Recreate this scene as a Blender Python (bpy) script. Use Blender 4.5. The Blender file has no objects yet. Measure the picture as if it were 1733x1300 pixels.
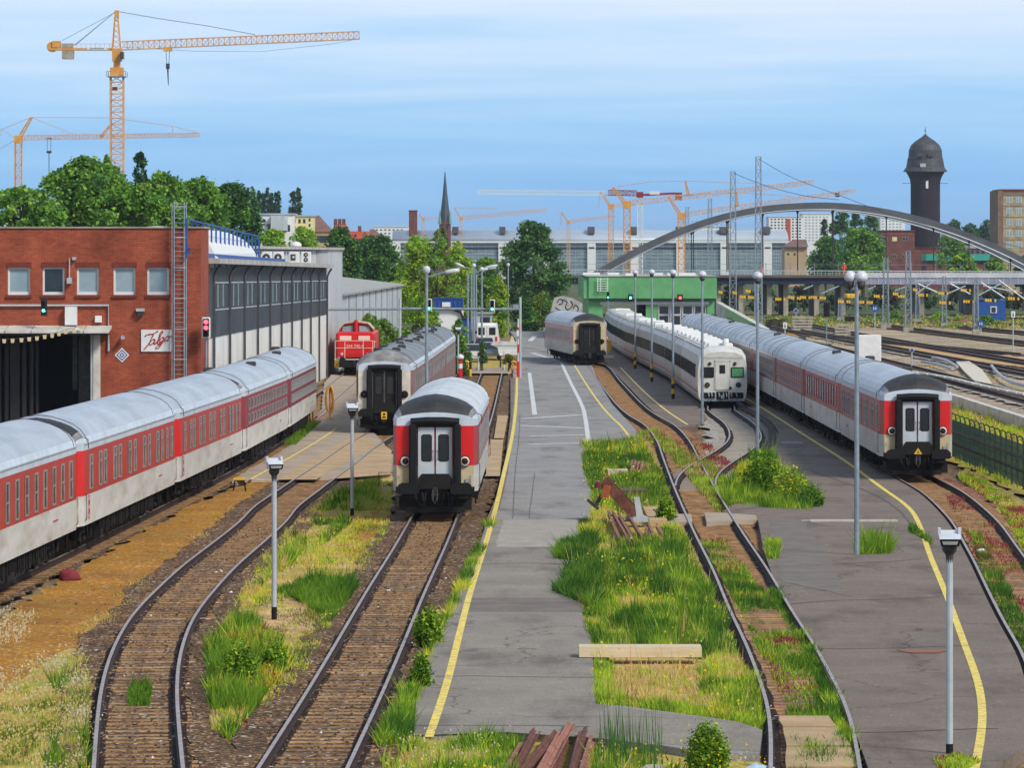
import bpy, math, random
from mathutils import Vector, Matrix, noise
R = math.radians
random.seed(11)
scn = bpy.context.scene
COL = scn.collection
# ---- survey of the place: pinhole 8.7 m above the rails, looking along +Y -------------
F, HOR, H, CX = 7700.0, 430.0, 8.7, 866.5
def G(x, y, z=0.0):
    s = (y-HOR)/(H-z); return Vector(((x-CX)/s, F/s, z))
def P(x, y, Z):
    s = F/Z; return Vector(((x-CX)/s, Z, H-(y-HOR)/s))
def rnd(a, b): return random.uniform(a, b)

class MB:
    """collects faces; build() links them as one mesh object"""
    def __init__(s): s.v=[]; s.f=[]; s.mi=[]; s.m=0; s.sm=[]; s.smooth=False; s.T=None
    def add(s, vs, fs):
        b=len(s.v)
        for p in vs:
            p=Vector(p); s.v.append(s.T@p if s.T else p)
        for f in fs:
            s.f.append(tuple(b+i for i in f)); s.mi.append(s.m); s.sm.append(s.smooth)
    def bx(s, x0,x1,y0,y1,z0,z1):
        s.add([(x0,y0,z0),(x1,y0,z0),(x1,y1,z0),(x0,y1,z0),(x0,y0,z1),(x1,y0,z1),(x1,y1,z1),(x0,y1,z1)],
              [(3,2,1,0),(4,5,6,7),(0,1,5,4),(1,2,6,5),(2,3,7,6),(3,0,4,7)])
    def box(s, c, d): s.bx(c[0]-d[0]/2,c[0]+d[0]/2,c[1]-d[1]/2,c[1]+d[1]/2,c[2]-d[2]/2,c[2]+d[2]/2)
    def bev(s, x0,x1,y0,y1,z0,z1,b):
        """box with chamfered vertical and top edges"""
        p=[(x0+b,y0),(x1-b,y0),(x1,y0+b),(x1,y1-b),(x1-b,y1),(x0+b,y1),(x0,y1-b),(x0,y0+b)]
        cx,cy=(x0+x1)/2,(y0+y1)/2
        q=[(cx+(x-cx)*(1-2*b/max(x1-x0,1e-3)),cy+(y-cy)*(1-2*b/max(y1-y0,1e-3))) for x,y in p]
        v=[(x,y,z0) for x,y in p]+[(x,y,z1-b) for x,y in p]+[(x,y,z1) for x,y in q]
        f=[tuple(range(7,-1,-1)),tuple(range(16,24))]
        for k in (0,8):
            for i in range(8): f.append((k+i,k+(i+1)%8,k+8+(i+1)%8,k+8+i))
        s.add(v,f)
    def quad(s,a,b,c,d): s.add([a,b,c,d],[(0,1,2,3)])
    def poly(s,pts): s.add(pts,[tuple(range(len(pts)))])
    def prism(s,pts,z0,z1):
        n=len(pts)
        s.add([(p[0],p[1],z0) for p in pts]+[(p[0],p[1],z1) for p in pts],
              [tuple(range(n-1,-1,-1)),tuple(range(n,2*n))]+[(i,(i+1)%n,n+(i+1)%n,n+i) for i in range(n)])
    def extr(s,pts,a,b,axis='y'):
        """extrude a closed 2-D outline (u,z) along y or x"""
        n=len(pts)
        f=lambda p,t:(p[0],t,p[1]) if axis=='y' else (t,p[0],p[1])
        s.add([f(p,a) for p in pts]+[f(p,b) for p in pts],
              [tuple(range(n)),tuple(range(2*n-1,n-1,-1))]+[(i,n+i,n+(i+1)%n,(i+1)%n) for i in range(n)])
    def tube(s,pts,r,n=6,cap=True):
        pts=[Vector(p) for p in pts]; rs=r if isinstance(r,(list,tuple)) else [r]*len(pts)
        vs=[];fs=[];up=None
        for i,p in enumerate(pts):
            d=(pts[min(i+1,len(pts)-1)]-pts[max(i-1,0)])
            if d.length<1e-9: d=Vector((0,0,1))
            d.normalize()
            if up is None:
                up=Vector((0,0,1)) if abs(d.z)<.9 else Vector((1,0,0))
            a=d.cross(up)
            if a.length<1e-6: a=d.cross(Vector((0,1,0)))
            a.normalize(); b=a.cross(d)
            for k in range(n):
                t=2*math.pi*k/n; vs.append(p+(a*math.cos(t)+b*math.sin(t))*rs[i])
        for i in range(len(pts)-1):
            for k in range(n): fs.append((i*n+k,i*n+(k+1)%n,(i+1)*n+(k+1)%n,(i+1)*n+k))
        if cap: fs+= [tuple(range(n-1,-1,-1)),tuple(range((len(pts)-1)*n,len(pts)*n))]
        s.add(vs,fs)
    def bar(s,a,b,w,h=None):
        a=Vector(a);b=Vector(b);h=h or w;d=(b-a)
        if d.length<1e-6: return
        d.normalize(); up=Vector((0,0,1)) if abs(d.z)<.95 else Vector((0,1,0))
        x=d.cross(up).normalized()*w/2; y=x.cross(d).normalized()*h/2
        vs=[q+i*x+j*y for q in (a,b) for i,j in ((-1,-1),(1,-1),(1,1),(-1,1))]
        s.add(vs,[(3,2,1,0),(4,5,6,7),(0,1,5,4),(1,2,6,5),(2,3,7,6),(3,0,4,7)])
    def lathe(s,prof,c=(0,0,0),n=16,M=None):
        vs=[];fs=[]
        for r,z in prof:
            for k in range(n):
                t=2*math.pi*k/n; p=Vector((r*math.cos(t),r*math.sin(t),z))
                vs.append((M@p if M else p)+Vector(c))
        for i in range(len(prof)-1):
            for k in range(n): fs.append((i*n+k,i*n+(k+1)%n,(i+1)*n+(k+1)%n,(i+1)*n+k))
        fs+=[tuple(range(n-1,-1,-1)),tuple(range((len(prof)-1)*n,len(prof)*n))]
        s.add(vs,fs)
    def lattice(s,a,b,w0,w1,n,c=.14,d=.08,side=None):
        """four-chord braced mast or jib between a and b"""
        a=Vector(a);b=Vector(b);ax=(b-a).normalized()
        if side is None: side=Vector((0,1,0)) if abs(ax.y)<.9 else Vector((1,0,0))
        u=ax.cross(side).normalized(); v=ax.cross(u).normalized()
        R_=[]
        for i in range(n+1):
            t=i/n;w=(w0+(w1-w0)*t)/2;p=a.lerp(b,t)
            R_.append([p+u*w*i_+v*w*j_ for i_,j_ in ((-1,-1),(1,-1),(1,1),(-1,1))])
        for k in range(4): s.bar(R_[0][k],R_[n][k],c)
        for i in range(n):
            for k in range(4):
                k2=(k+1)%4
                s.bar(R_[i][k],R_[i+1][k2],d) if i%2 else s.bar(R_[i][k2],R_[i+1][k],d)
                s.bar(R_[i+1][k],R_[i+1][k2],d)
    def mesh(s,name,mats,off=None):
        me=bpy.data.meshes.new(name)
        vs=[tuple(v-off) if off else tuple(v) for v in s.v]
        me.from_pydata(vs,[],s.f)
        for m in (mats if isinstance(mats,(list,tuple)) else [mats]): me.materials.append(m)
        me.polygons.foreach_set('material_index',s.mi); me.polygons.foreach_set('use_smooth',s.sm)
        me.update(); return me
    def build(s,name,mats,parent=None,world=True,origin=True):
        off=None
        if parent is not None:
            if world:
                q=parent; off=Vector((0,0,0))
                while q is not None: off=off+q.location; q=q.parent
        elif origin and s.v:
            xs=[v.x for v in s.v];ys=[v.y for v in s.v]
            off=Vector(((min(xs)+max(xs))/2,(min(ys)+max(ys))/2,min(v.z for v in s.v)))
        o=bpy.data.objects.new(name,s.mesh(name,mats,off)); COL.objects.link(o)
        if parent is not None: o.parent=parent
        elif off is not None: o.location=off
        return o

def tag(o,label=None,cat=None,group=None,kind=None):
    if label: o['label']=label
    if cat: o['category']=cat
    if group: o['group']=group
    if kind: o['kind']=kind
    return o
def thing(name,label,cat,loc=(0,0,0),rz=0.,group=None):
    o=bpy.data.objects.new(name,None); COL.objects.link(o); o.location=Vector(loc); o.rotation_euler=(0,0,rz)
    o.empty_display_size=.3
    return tag(o,label,cat,group)
def inst(me,name,parent=None,loc=(0,0,0),rot=(0,0,0)):
    o=bpy.data.objects.new(name,me); COL.objects.link(o); o.location=loc; o.rotation_euler=rot
    if parent is not None: o.parent=parent
    return o
def dup(root,loc,rz=None,label=None,scale=None):
    def cp(o,par):
        c=o.copy(); COL.objects.link(c); c.parent=par
        for ch in kids.get(o.name,[]): cp(ch,c)
        return c
    kids={}
    for o in list(COL.objects):
        if o.parent is not None: kids.setdefault(o.parent.name,[]).append(o)
    r=cp(root,None); r.location=Vector(loc)
    if rz is not None: r.rotation_euler=(0,0,rz)
    if label: r['label']=label
    if scale: r.scale=scale
    return r

# ---- materials ------------------------------------------------------------------------
def L(r,g,b):
    f=lambda c:(c/255/12.92) if c<=10.3 else ((c/255+.055)/1.055)**2.4
    return (f(r),f(g),f(b),1)
def mat(name,c1,c2=None,scale=3.,rough=.6,metal=0.,bump=0.,bscale=None,detail=6.,dirt=None,dscale=.5,damt=.5,stretch=(1,1,1),world=False,emit=None,spec=.5,contrast=(.35,.65)):
    m=bpy.data.materials.new(name); m.use_nodes=True; nt=m.node_tree; N=nt.nodes; K=nt.links
    b=N['Principled BSDF']; b.inputs['Roughness'].default_value=rough; b.inputs['Metallic'].default_value=metal
    b.inputs['Specular IOR Level'].default_value=spec
    if emit:
        b.inputs['Emission Color'].default_value=emit[0]; b.inputs['Emission Strength'].default_value=emit[1]
    tc=N.new('ShaderNodeTexCoord'); mp=N.new('ShaderNodeMapping'); mp.inputs['Scale'].default_value=stretch
    if world:
        ge=N.new('ShaderNodeNewGeometry'); K.new(ge.outputs['Position'],mp.inputs['Vector'])
    else: K.new(tc.outputs['Object'],mp.inputs['Vector'])
    c2=c2 or tuple(x*.78 for x in c1[:3])+(1,)
    n=N.new('ShaderNodeTexNoise'); n.inputs['Scale'].default_value=scale; n.inputs['Detail'].default_value=detail; n.inputs['Roughness'].default_value=.65
    K.new(mp.outputs[0],n.inputs['Vector'])
    r=N.new('ShaderNodeValToRGB'); e=r.color_ramp.elements
    e[0].position,e[1].position=contrast; e[0].color=c1; e[1].color=c2
    K.new(n.outputs['Fac'],r.inputs['Fac']); out=r.outputs['Color']
    if dirt:
        n2=N.new('ShaderNodeTexNoise'); n2.inputs['Scale'].default_value=dscale; n2.inputs['Detail'].default_value=8; n2.inputs['Roughness'].default_value=.7
        K.new(mp.outputs[0],n2.inputs['Vector'])
        r2=N.new('ShaderNodeMapRange'); r2.inputs['From Min'].default_value=.45; r2.inputs['From Max'].default_value=.7; r2.inputs['To Max'].default_value=damt
        K.new(n2.outputs['Fac'],r2.inputs['Value'])
        mx=N.new('ShaderNodeMix'); mx.data_type='RGBA'; mx.inputs['B'].default_value=dirt
        K.new(r2.outputs['Result'],mx.inputs['Factor']); K.new(out,mx.inputs['A']); out=mx.outputs['Result']
    K.new(out,b.inputs['Base Color'])
    if bump:
        nb=N.new('ShaderNodeTexNoise'); nb.inputs['Scale'].default_value=bscale or scale*3; nb.inputs['Detail'].default_value=4
        K.new(mp.outputs[0],nb.inputs['Vector'])
        bp=N.new('ShaderNodeBump'); bp.inputs['Strength'].default_value=bump; bp.inputs['Distance'].default_value=.05
        K.new(nb.outputs['Fac'],bp.inputs['Height']); K.new(bp.outputs['Normal'],b.inputs['Normal'])
    return m

def gravel(name,cols,cell=16.,patch=None,pscale=.12,pamt=.8,bump=.7,white=.04,plo=.5,phi=.62):
    """stones of several colours, with larger soft patches"""
    m=bpy.data.materials.new(name); m.use_nodes=True; nt=m.node_tree; N=nt.nodes; K=nt.links
    b=N['Principled BSDF']; b.inputs['Roughness'].default_value=.9; b.inputs['Specular IOR Level'].default_value=.2
    ge=N.new('ShaderNodeNewGeometry')
    v=N.new('ShaderNodeTexVoronoi'); v.inputs['Scale'].default_value=cell; K.new(ge.outputs['Position'],v.inputs['Vector'])
    sp=N.new('ShaderNodeSeparateColor'); K.new(v.outputs['Color'],sp.inputs['Color'])
    r=N.new('ShaderNodeValToRGB'); r.color_ramp.interpolation='CONSTANT'; e=r.color_ramp.elements
    k=len(cols); e[0].position=0; e[0].color=cols[0]; e[1].position=1-white; e[1].color=L(205,195,180)
    for i in range(1,k):
        q=e.new(i/k*(1-white)); q.color=cols[i]
    K.new(sp.outputs['Red'],r.inputs['Fac']); out=r.outputs['Color']
    # large tone variation
    n0=N.new('ShaderNodeTexNoise'); n0.inputs['Scale'].default_value=.6; n0.inputs['Detail'].default_value=6; K.new(ge.outputs['Position'],n0.inputs['Vector'])
    m0=N.new('ShaderNodeMapRange'); m0.inputs['From Min'].default_value=.3; m0.inputs['From Max'].default_value=.7; m0.inputs['To Min'].default_value=.72; m0.inputs['To Max'].default_value=1.22
    K.new(n0.outputs['Fac'],m0.inputs['Value'])
    x0=N.new('ShaderNodeVectorMath'); x0.operation='SCALE'; K.new(out,x0.inputs[0]); K.new(m0.outputs['Result'],x0.inputs['Scale']); out=x0.outputs['Vector']
    for j,pc in enumerate(patch or []):
        n2=N.new('ShaderNodeTexNoise'); n2.inputs['Scale'].default_value=pscale*(1+.7*j); n2.inputs['Detail'].default_value=9; n2.inputs['Roughness'].default_value=.72
        mp=N.new('ShaderNodeMapping'); mp.inputs['Location'].default_value=(j*37.3,j*11.1,0); K.new(ge.outputs['Position'],mp.inputs['Vector']); K.new(mp.outputs[0],n2.inputs['Vector'])
        r2=N.new('ShaderNodeMapRange'); r2.inputs['From Min'].default_value=plo; r2.inputs['From Max'].default_value=phi; r2.inputs['To Max'].default_value=pamt
        K.new(n2.outputs['Fac'],r2.inputs['Value'])
        mx=N.new('ShaderNodeMix'); mx.data_type='RGBA'; mx.inputs['B'].default_value=pc
        K.new(r2.outputs['Result'],mx.inputs['Factor']); K.new(out,mx.inputs['A']); out=mx.outputs['Result']
    K.new(out,b.inputs['Base Color'])
    bp=N.new('ShaderNodeBump'); bp.inputs['Strength'].default_value=bump; bp.inputs['Distance'].default_value=.04
    K.new(v.outputs['Distance'],bp.inputs['Height']); K.new(bp.outputs['Normal'],b.inputs['Normal'])
    return m

def asphalt(name,base,alt,seam=True):
    m=bpy.data.materials.new(name); m.use_nodes=True; nt=m.node_tree; N=nt.nodes; K=nt.links
    b=N['Principled BSDF']; b.inputs['Roughness'].default_value=.85; b.inputs['Specular IOR Level'].default_value=.3
    ge=N.new('ShaderNodeNewGeometry')
    def noi(sc,det,ro=.65,st=(1,1,1)):
        mp=N.new('ShaderNodeMapping'); mp.inputs['Scale'].default_value=st; K.new(ge.outputs['Position'],mp.inputs['Vector'])
        n=N.new('ShaderNodeTexNoise'); n.inputs['Scale'].default_value=sc; n.inputs['Detail'].default_value=det; n.inputs['Roughness'].default_value=ro
        K.new(mp.outputs[0],n.inputs['Vector']); return n.outputs['Fac']
    r=N.new('ShaderNodeValToRGB'); e=r.color_ramp.elements; e[0].position=.3; e[1].position=.7; e[0].color=base; e[1].color=alt
    K.new(noi(.35,9,.7),r.inputs['Fac'])
    g=N.new('ShaderNodeMapRange'); g.inputs['From Min'].default_value=.3; g.inputs['From Max'].default_value=.7; g.inputs['To Min'].default_value=.66; g.inputs['To Max'].default_value=1.34
    K.new(noi(22,3,.7),g.inputs['Value'])
    x=N.new('ShaderNodeVectorMath'); x.operation='SCALE'; K.new(r.outputs['Color'],x.inputs[0]); K.new(g.outputs['Result'],x.inputs['Scale'])
    # streaky stains across the lane
    g2=N.new('ShaderNodeMapRange'); g2.inputs['From Min'].default_value=.52; g2.inputs['From Max'].default_value=.68; g2.inputs['To Min'].default_value=1; g2.inputs['To Max'].default_value=.6
    K.new(noi(1.,7,.6,(.5,.16,1)),g2.inputs['Value'])
    x2=N.new('ShaderNodeVectorMath'); x2.operation='SCALE'; K.new(x.outputs[0],x2.inputs[0]); K.new(g2.outputs['Result'],x2.inputs['Scale'])
    out=x2.outputs[0]
    # cracks
    v=N.new('ShaderNodeTexVoronoi'); v.feature='DISTANCE_TO_EDGE'; v.inputs['Scale'].default_value=.11
    wn=N.new('ShaderNodeTexNoise'); wn.inputs['Scale'].default_value=.8; wn.inputs['Detail'].default_value=5; K.new(ge.outputs['Position'],wn.inputs['Vector'])
    mxv=N.new('ShaderNodeMix'); mxv.data_type='RGBA'; mxv.inputs['Factor'].default_value=.12; K.new(ge.outputs['Position'],mxv.inputs['A'])
    ws=N.new('ShaderNodeVectorMath'); ws.operation='SCALE'; ws.inputs['Scale'].default_value=2.; K.new(wn.outputs['Color'],ws.inputs[0])
    wa=N.new('ShaderNodeVectorMath'); wa.operation='ADD'; K.new(ge.outputs['Position'],wa.inputs[0]); K.new(ws.outputs[0],wa.inputs[1]); K.new(wa.outputs[0],v.inputs['Vector'])
    cr=N.new('ShaderNodeMapRange'); cr.inputs['From Min'].default_value=0; cr.inputs['From Max'].default_value=.006; cr.inputs['To Min'].default_value=.45; cr.inputs['To Max'].default_value=1
    K.new(v.outputs['Distance'],cr.inputs['Value'])
    x3=N.new('ShaderNodeVectorMath'); x3.operation='SCALE'; K.new(out,x3.inputs[0]); K.new(cr.outputs['Result'],x3.inputs['Scale'])
    # white specks of litter and chalk
    vs=N.new('ShaderNodeTexVoronoi'); vs.inputs['Scale'].default_value=1.6; K.new(ge.outputs['Position'],vs.inputs['Vector'])
    sk=N.new('ShaderNodeMapRange'); sk.inputs['From Min'].default_value=.03; sk.inputs['From Max'].default_value=.07; sk.inputs['To Min'].default_value=.6; sk.inputs['To Max'].default_value=0
    K.new(vs.outputs['Distance'],sk.inputs['Value'])
    mx=N.new('ShaderNodeMix'); mx.data_type='RGBA'; mx.inputs['B'].default_value=L(190,185,180); K.new(sk.outputs['Result'],mx.inputs['Factor']); K.new(x3.outputs[0],mx.inputs['A'])
    K.new(mx.outputs['Result'],b.inputs['Base Color'])
    bp=N.new('ShaderNodeBump'); bp.inputs['Strength'].default_value=.3; bp.inputs['Distance'].default_value=.02
    K.new(noi(30,2),bp.inputs['Height']); K.new(bp.outputs['Normal'],b.inputs['Normal'])
    return m

def brick(name,c1,c2,mortar,sx=1.,scale=1.,swap=False):
    m=bpy.data.materials.new(name); m.use_nodes=True; nt=m.node_tree; N=nt.nodes; K=nt.links
    b=N['Principled BSDF']; b.inputs['Roughness'].default_value=.85; b.inputs['Specular IOR Level'].default_value=.25
    ge=N.new('ShaderNodeNewGeometry'); sp=N.new('ShaderNodeSeparateXYZ'); K.new(ge.outputs['Position'],sp.inputs[0])
    ad=N.new('ShaderNodeMath'); ad.operation='ADD'; K.new(sp.outputs['X'],ad.inputs[0]); K.new(sp.outputs['Y'],ad.inputs[1])
    cb=N.new('ShaderNodeCombineXYZ'); K.new(ad.outputs[0],cb.inputs['X']); K.new(sp.outputs['Z'],cb.inputs['Y'])
    t=N.new('ShaderNodeTexBrick'); t.inputs['Color1'].default_value=c1; t.inputs['Color2'].default_value=c2; t.inputs['Mortar'].default_value=mortar
    t.inputs['Scale'].default_value=scale; t.inputs['Brick Width'].default_value=.25; t.inputs['Row Height'].default_value=.083; t.inputs['Mortar Size'].default_value=.008; t.inputs['Bias'].default_value=-.1
    K.new(cb.outputs[0],t.inputs['Vector'])
    n=N.new('ShaderNodeTexNoise'); n.inputs['Scale'].default_value=.5; n.inputs['Detail'].default_value=9; n.inputs['Roughness'].default_value=.7; K.new(ge.outputs['Position'],n.inputs['Vector'])
    g=N.new('ShaderNodeMapRange'); g.inputs['From Min'].default_value=.3; g.inputs['From Max'].default_value=.7; g.inputs['To Min'].default_value=.55; g.inputs['To Max'].default_value=1.38; K.new(n.outputs['Fac'],g.inputs['Value'])
    x=N.new('ShaderNodeVectorMath'); x.operation='SCALE'; K.new(t.outputs['Color'],x.inputs[0]); K.new(g.outputs['Result'],x.inputs['Scale'])
    K.new(x.outputs[0],b.inputs['Base Color'])
    return m

def glow(name,c,s): return mat(name,c,c,emit=(c,s),rough=.4)
M={}
def mm(k,*a,**kw): M[k]=mat(k,*a,**kw); return M[k]
mm('rail_side',L(62,38,30),L(36,22,18),6,.8,.2)
mm('rail_top',L(178,164,156),L(140,124,116),3,.42,.25)
mm('rail_rust',L(150,104,84),L(110,70,55),3,.5,.5)
mm('sleeper',L(182,142,92),L(136,100,62),2.5,.9,0,.4,14,dirt=L(74,54,38),dscale=2.2,damt=.8)
mm('sleeper_dark',L(92,72,56),L(60,45,35),2.5,.9,0,.4,14)
mm('lower_white',L(214,212,206),L(197,195,188),1.5,.42,0,dirt=L(138,120,96),dscale=.9,damt=.55,stretch=(1,.5,1.6))
mm('lower_grey',L(196,194,192),L(180,178,177),1.5,.42,0,dirt=L(136,122,104),dscale=.9,damt=.55,stretch=(1,.5,1.6))
mm('band_red',L(190,52,34),L(176,45,32),1.2,.38,0,dirt=L(150,62,48),dscale=.7,damt=.4)
mm('band_crimson',L(150,36,44),L(132,30,38),1.2,.38)
mm('band_dull',L(166,58,66),L(150,50,58),1.2,.35,0,dirt=L(178,100,104),dscale=.6,damt=.4)
mm('band_wine',L(128,38,48),L(112,32,42),1.2,.35)
mm('band_brown',L(142,104,94),L(120,86,76),1.2,.4)
mm('band_pink',L(206,150,154),L(182,112,120),1.,.4)
mm('end_red',L(224,24,16),L(210,20,16),1.2,.42,0,dirt=L(190,16,20),dscale=1.,damt=.5)
mm('end_beige',L(206,192,152),L(186,172,132),2,.6,0,dirt=L(110,90,60),dscale=1.6,damt=.5)
mm('end_cream',L(226,220,205),L(210,203,186),2,.55,0,dirt=L(120,105,80),dscale=1.2,damt=.4)
mm('upper_pale',L(206,216,226),L(188,200,212),1.5,.4,0,dirt=L(160,165,170),dscale=.8,damt=.5)
mm('roof_silver',L(182,190,198),L(160,170,180),.9,.36,.1,dirt=L(120,126,132),dscale=.7,damt=.5,stretch=(1,.4,1))
mm('roof_dirty',L(140,146,148),L(110,114,116),.9,.5,.2,dirt=L(70,72,74),dscale=.6,damt=.7,stretch=(1,.4,1))
mm('roof_light',L(206,210,211),L(188,193,195),.9,.5,.1,dirt=L(150,152,152),dscale=.6,damt=.6,stretch=(1,.4,1))
mm('dome_soot',L(46,45,44),L(30,30,30),1.5,.6,0,dirt=L(78,78,78),dscale=1.2,damt=.4)
mm('dome_mid',L(150,148,144),L(92,90,88),1.6,.55)
mm('rubber',L(17,17,19),L(11,11,13),3,.6,spec=.3)
mm('iron',L(22,20,19),L(12,11,11),4,.75,0,dirt=L(50,40,33),dscale=2,damt=.5,spec=.3)
mm('iron_grey',L(70,68,66),L(46,44,43),4,.6,.2)
mm('glass_dark',L(44,46,46),L(30,32,32),1.,.12,0,spec=.8)
mm('glass_brown',L(92,82,66),L(70,62,52),1.2,.15,0,spec=.8)
mm('glass_grey',L(150,168,174),L(128,148,155),.8,.2,0,spec=.7)
mm('glass_green',L(96,160,110),L(70,130,88),3,.15,0,spec=.8)
mm('frame_alu',L(186,186,186),L(160,160,160),3,.35,.5)
mm('door_grey',L(190,198,204),L(176,184,190),2,.45)
mm('lens_dark',L(60,16,18),L(40,12,14),3,.15)
mm('white',L(225,225,222),L(212,212,208),2,.5)
mm('white_dirty',L(216,214,206),L(196,192,182),1.2,.6,0,dirt=L(150,140,125),dscale=.6,damt=.5)
mm('letter_red',L(180,52,50),L(160,46,44),3,.5)
mm('letter_black',L(28,28,30),L(20,20,22),3,.5)
mm('yellow',L(236,186,40),L(214,160,30),3,.5)
mm('orange_steel',L(224,162,74),L(204,138,54),1,.5)
mm('peach_steel',L(222,178,136),L(200,150,108),1,.5)
mm('galv',L(150,162,170),L(126,138,148),2.5,.45,.35)
mm('galv_light',L(186,192,196),L(165,172,176),2.5,.5,.2)
mm('lamp_head',L(205,208,212),L(186,190,195),2,.4)
mm('lamp_glass',L(168,174,170),L(140,148,146),3,.15,0,spec=.8)
mm('concrete',L(176,168,154),L(150,142,128),1.2,.85,0,.2,8,dirt=L(110,100,88),dscale=.8,damt=.5)
mm('steel_blue',L(20,32,66),L(14,22,50),1.2,.5)
mm('blue',L(28,84,158),L(22,66,134),2,.5)
mm('timber',L(214,196,160),L(196,176,140),2,.7,stretch=(.4,4,4))
mm('timber_dark',L(104,74,52),L(76,54,38),2,.8)
mm('rust',L(110,62,44),L(72,40,30),3,.8,.1,.3,10,dirt=L(150,96,70),dscale=2,damt=.6)
mm('rust_pale',L(170,116,92),L(128,78,60),3,.75,.1,.3,10)
mm('bark',L(86,70,54),L(54,44,34),3,.9,0,.5,8)
mm('black',L(16,16,17),L(10,10,11),2,.7)
GREEN_ON=glow('signal_green',L(80,255,200),6.); RED_ON=glow('signal_red',L(255,60,70),6.)

# ---- world, sun, camera ---------------------------------------------------------------
SUN_EL, SUN_AZ = 41, 134      # behind the viewer, a little to the right
w=bpy.data.worlds.new('World'); scn.world=w; w.use_nodes=True; nt=w.node_tree; N=nt.nodes; K=nt.links
bg=N['Background']; out=N['World Output']
sky=N.new('ShaderNodeTexSky'); sky.sky_type='NISHITA'; sky.sun_disc=False; sky.sun_elevation=R(SUN_EL); sky.sun_rotation=R(SUN_AZ); sky.air_density=1.2; sky.dust_density=1.5
bg.inputs['Strength'].default_value=.07; K.new(sky.outputs[0],bg.inputs['Color'])
tc=N.new('ShaderNodeTexCoord'); sx=N.new('ShaderNodeSeparateXYZ'); K.new(tc.outputs['Generated'],sx.inputs[0])
mp=N.new('ShaderNodeMapping'); mp.inputs['Scale'].default_value=(7,7,130); K.new(tc.outputs['Generated'],mp.inputs['Vector'])
cn=N.new('ShaderNodeTexNoise'); cn.inputs['Scale'].default_value=1.; cn.inputs['Detail'].default_value=7; cn.inputs['Roughness'].default_value=.55; cn.inputs['Distortion'].default_value=.4; K.new(mp.outputs[0],cn.inputs['Vector'])
ma=N.new('ShaderNodeMath'); ma.operation='MULTIPLY_ADD'; ma.inputs[1].default_value=.05; ma.inputs[2].default_value=-.023; K.new(cn.outputs['Fac'],ma.inputs[0])
mb=N.new('ShaderNodeMath'); mb.operation='ADD'; K.new(sx.outputs['Z'],mb.inputs[0]); K.new(ma.outputs[0],mb.inputs[1])
rp=N.new('ShaderNodeValToRGB'); K.new(mb.outputs[0],rp.inputs['Fac']); e=rp.color_ramp.elements
e[0].position=0; e[0].color=L(128,182,232); e[1].position=1; e[1].color=L(128,150,182)
for p_,c_ in ((.008,L(126,180,232)),(.022,L(138,190,236)),(.036,L(160,202,239)),(.05,L(190,215,242)),(.062,L(206,222,245)),(.12,L(200,212,232)),(.4,L(158,174,200))):
    q=e.new(p_); q.color=c_
bg2=N.new('ShaderNodeBackground'); bg2.inputs['Strength'].default_value=1.13; K.new(rp.outputs[0],bg2.inputs['Color'])
ms=N.new('ShaderNodeMixShader'); ms.inputs[0].default_value=.88; K.new(bg.outputs[0],ms.inputs[1]); K.new(bg2.outputs[0],ms.inputs[2]); K.new(ms.outputs[0],out.inputs['Surface'])
sl=bpy.data.lights.new('sun','SUN'); sl.energy=3.1; sl.angle=R(14); sl.color=(1,.95,.86)
so=bpy.data.objects.new('sun',sl); COL.objects.link(so)
d=Vector((math.sin(R(SUN_AZ))*math.cos(R(SUN_EL)),math.cos(R(SUN_AZ))*math.cos(R(SUN_EL)),math.sin(R(SUN_EL))))
so.rotation_euler=d.to_track_quat('Z','Y').to_euler(); so.location=(20,-40,60)
cd=bpy.data.cameras.new('camera'); cd.sensor_width=36; cd.lens=F/1733*36; cd.shift_y=-(650-HOR)/1733; cd.clip_start=1; cd.clip_end=30000
co=bpy.data.objects.new('camera',cd); COL.objects.link(co); co.location=(0,0,H); co.rotation_euler=(R(90),0,0); scn.camera=co
vs=scn.view_settings; scn.display_settings.display_device='sRGB'; vs.view_transform='Standard'; vs.look='None'; vs.exposure=0.18; vs.gamma=1
# ---- ground, paving, tracks -------------------------------------------------------------
GRAVEL=[L(122,92,60),L(98,72,46),L(78,56,37),L(58,42,29),L(146,114,78)]
M['stain_shade']=gravel('stain_shade_ballast',[L(50,34,26),L(36,24,19),L(64,45,34),L(28,19,16)],15.,[L(36,25,20)],.4,.5,.5,.015)  # grease-stained stones, with the rail web's shade put into the dark colour
M['ground']=gravel('ground_mix',[L(128,104,80),L(106,84,64),L(90,72,56),L(146,122,94)],9.,[L(120,118,56),L(168,138,88)],.05,.75,.4)
M['yard_ground']=gravel('yard_ground',[L(168,148,126),L(146,126,106),L(126,106,90),L(186,168,146)],7.,[L(206,178,134),L(134,130,84)],.06,.8,.4,.05,.5,.62)
M['ballast']=gravel('ballast_brown',GRAVEL,15.,[L(74,56,44)],.2,.5)
M['ballast_grey']=gravel('ballast_grey',[L(170,162,150),L(140,132,122),L(196,190,178),L(118,110,100)],13.,[L(120,116,96)],.3,.4,.6,.08)
M['ochre']=gravel('ochre_sand',[L(176,122,40),L(160,108,34),L(140,94,32),L(190,138,54)],14.,[L(112,78,36),L(150,122,50)],.3,.75,.4,.02,.5,.66)
M['sand']=gravel('dry_sand',[L(204,164,116),L(190,150,104),L(176,138,92),L(214,180,132)],12.,[L(170,146,74),L(150,104,78)],.4,.7,.4,.02)
M['drygrass']=gravel('dry_grass_soil',[L(184,158,70),L(170,146,58),L(146,134,48),L(196,166,96)],12.,[L(136,148,44),L(206,168,112)],.35,.8,.4,.01,.5,.62)
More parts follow.
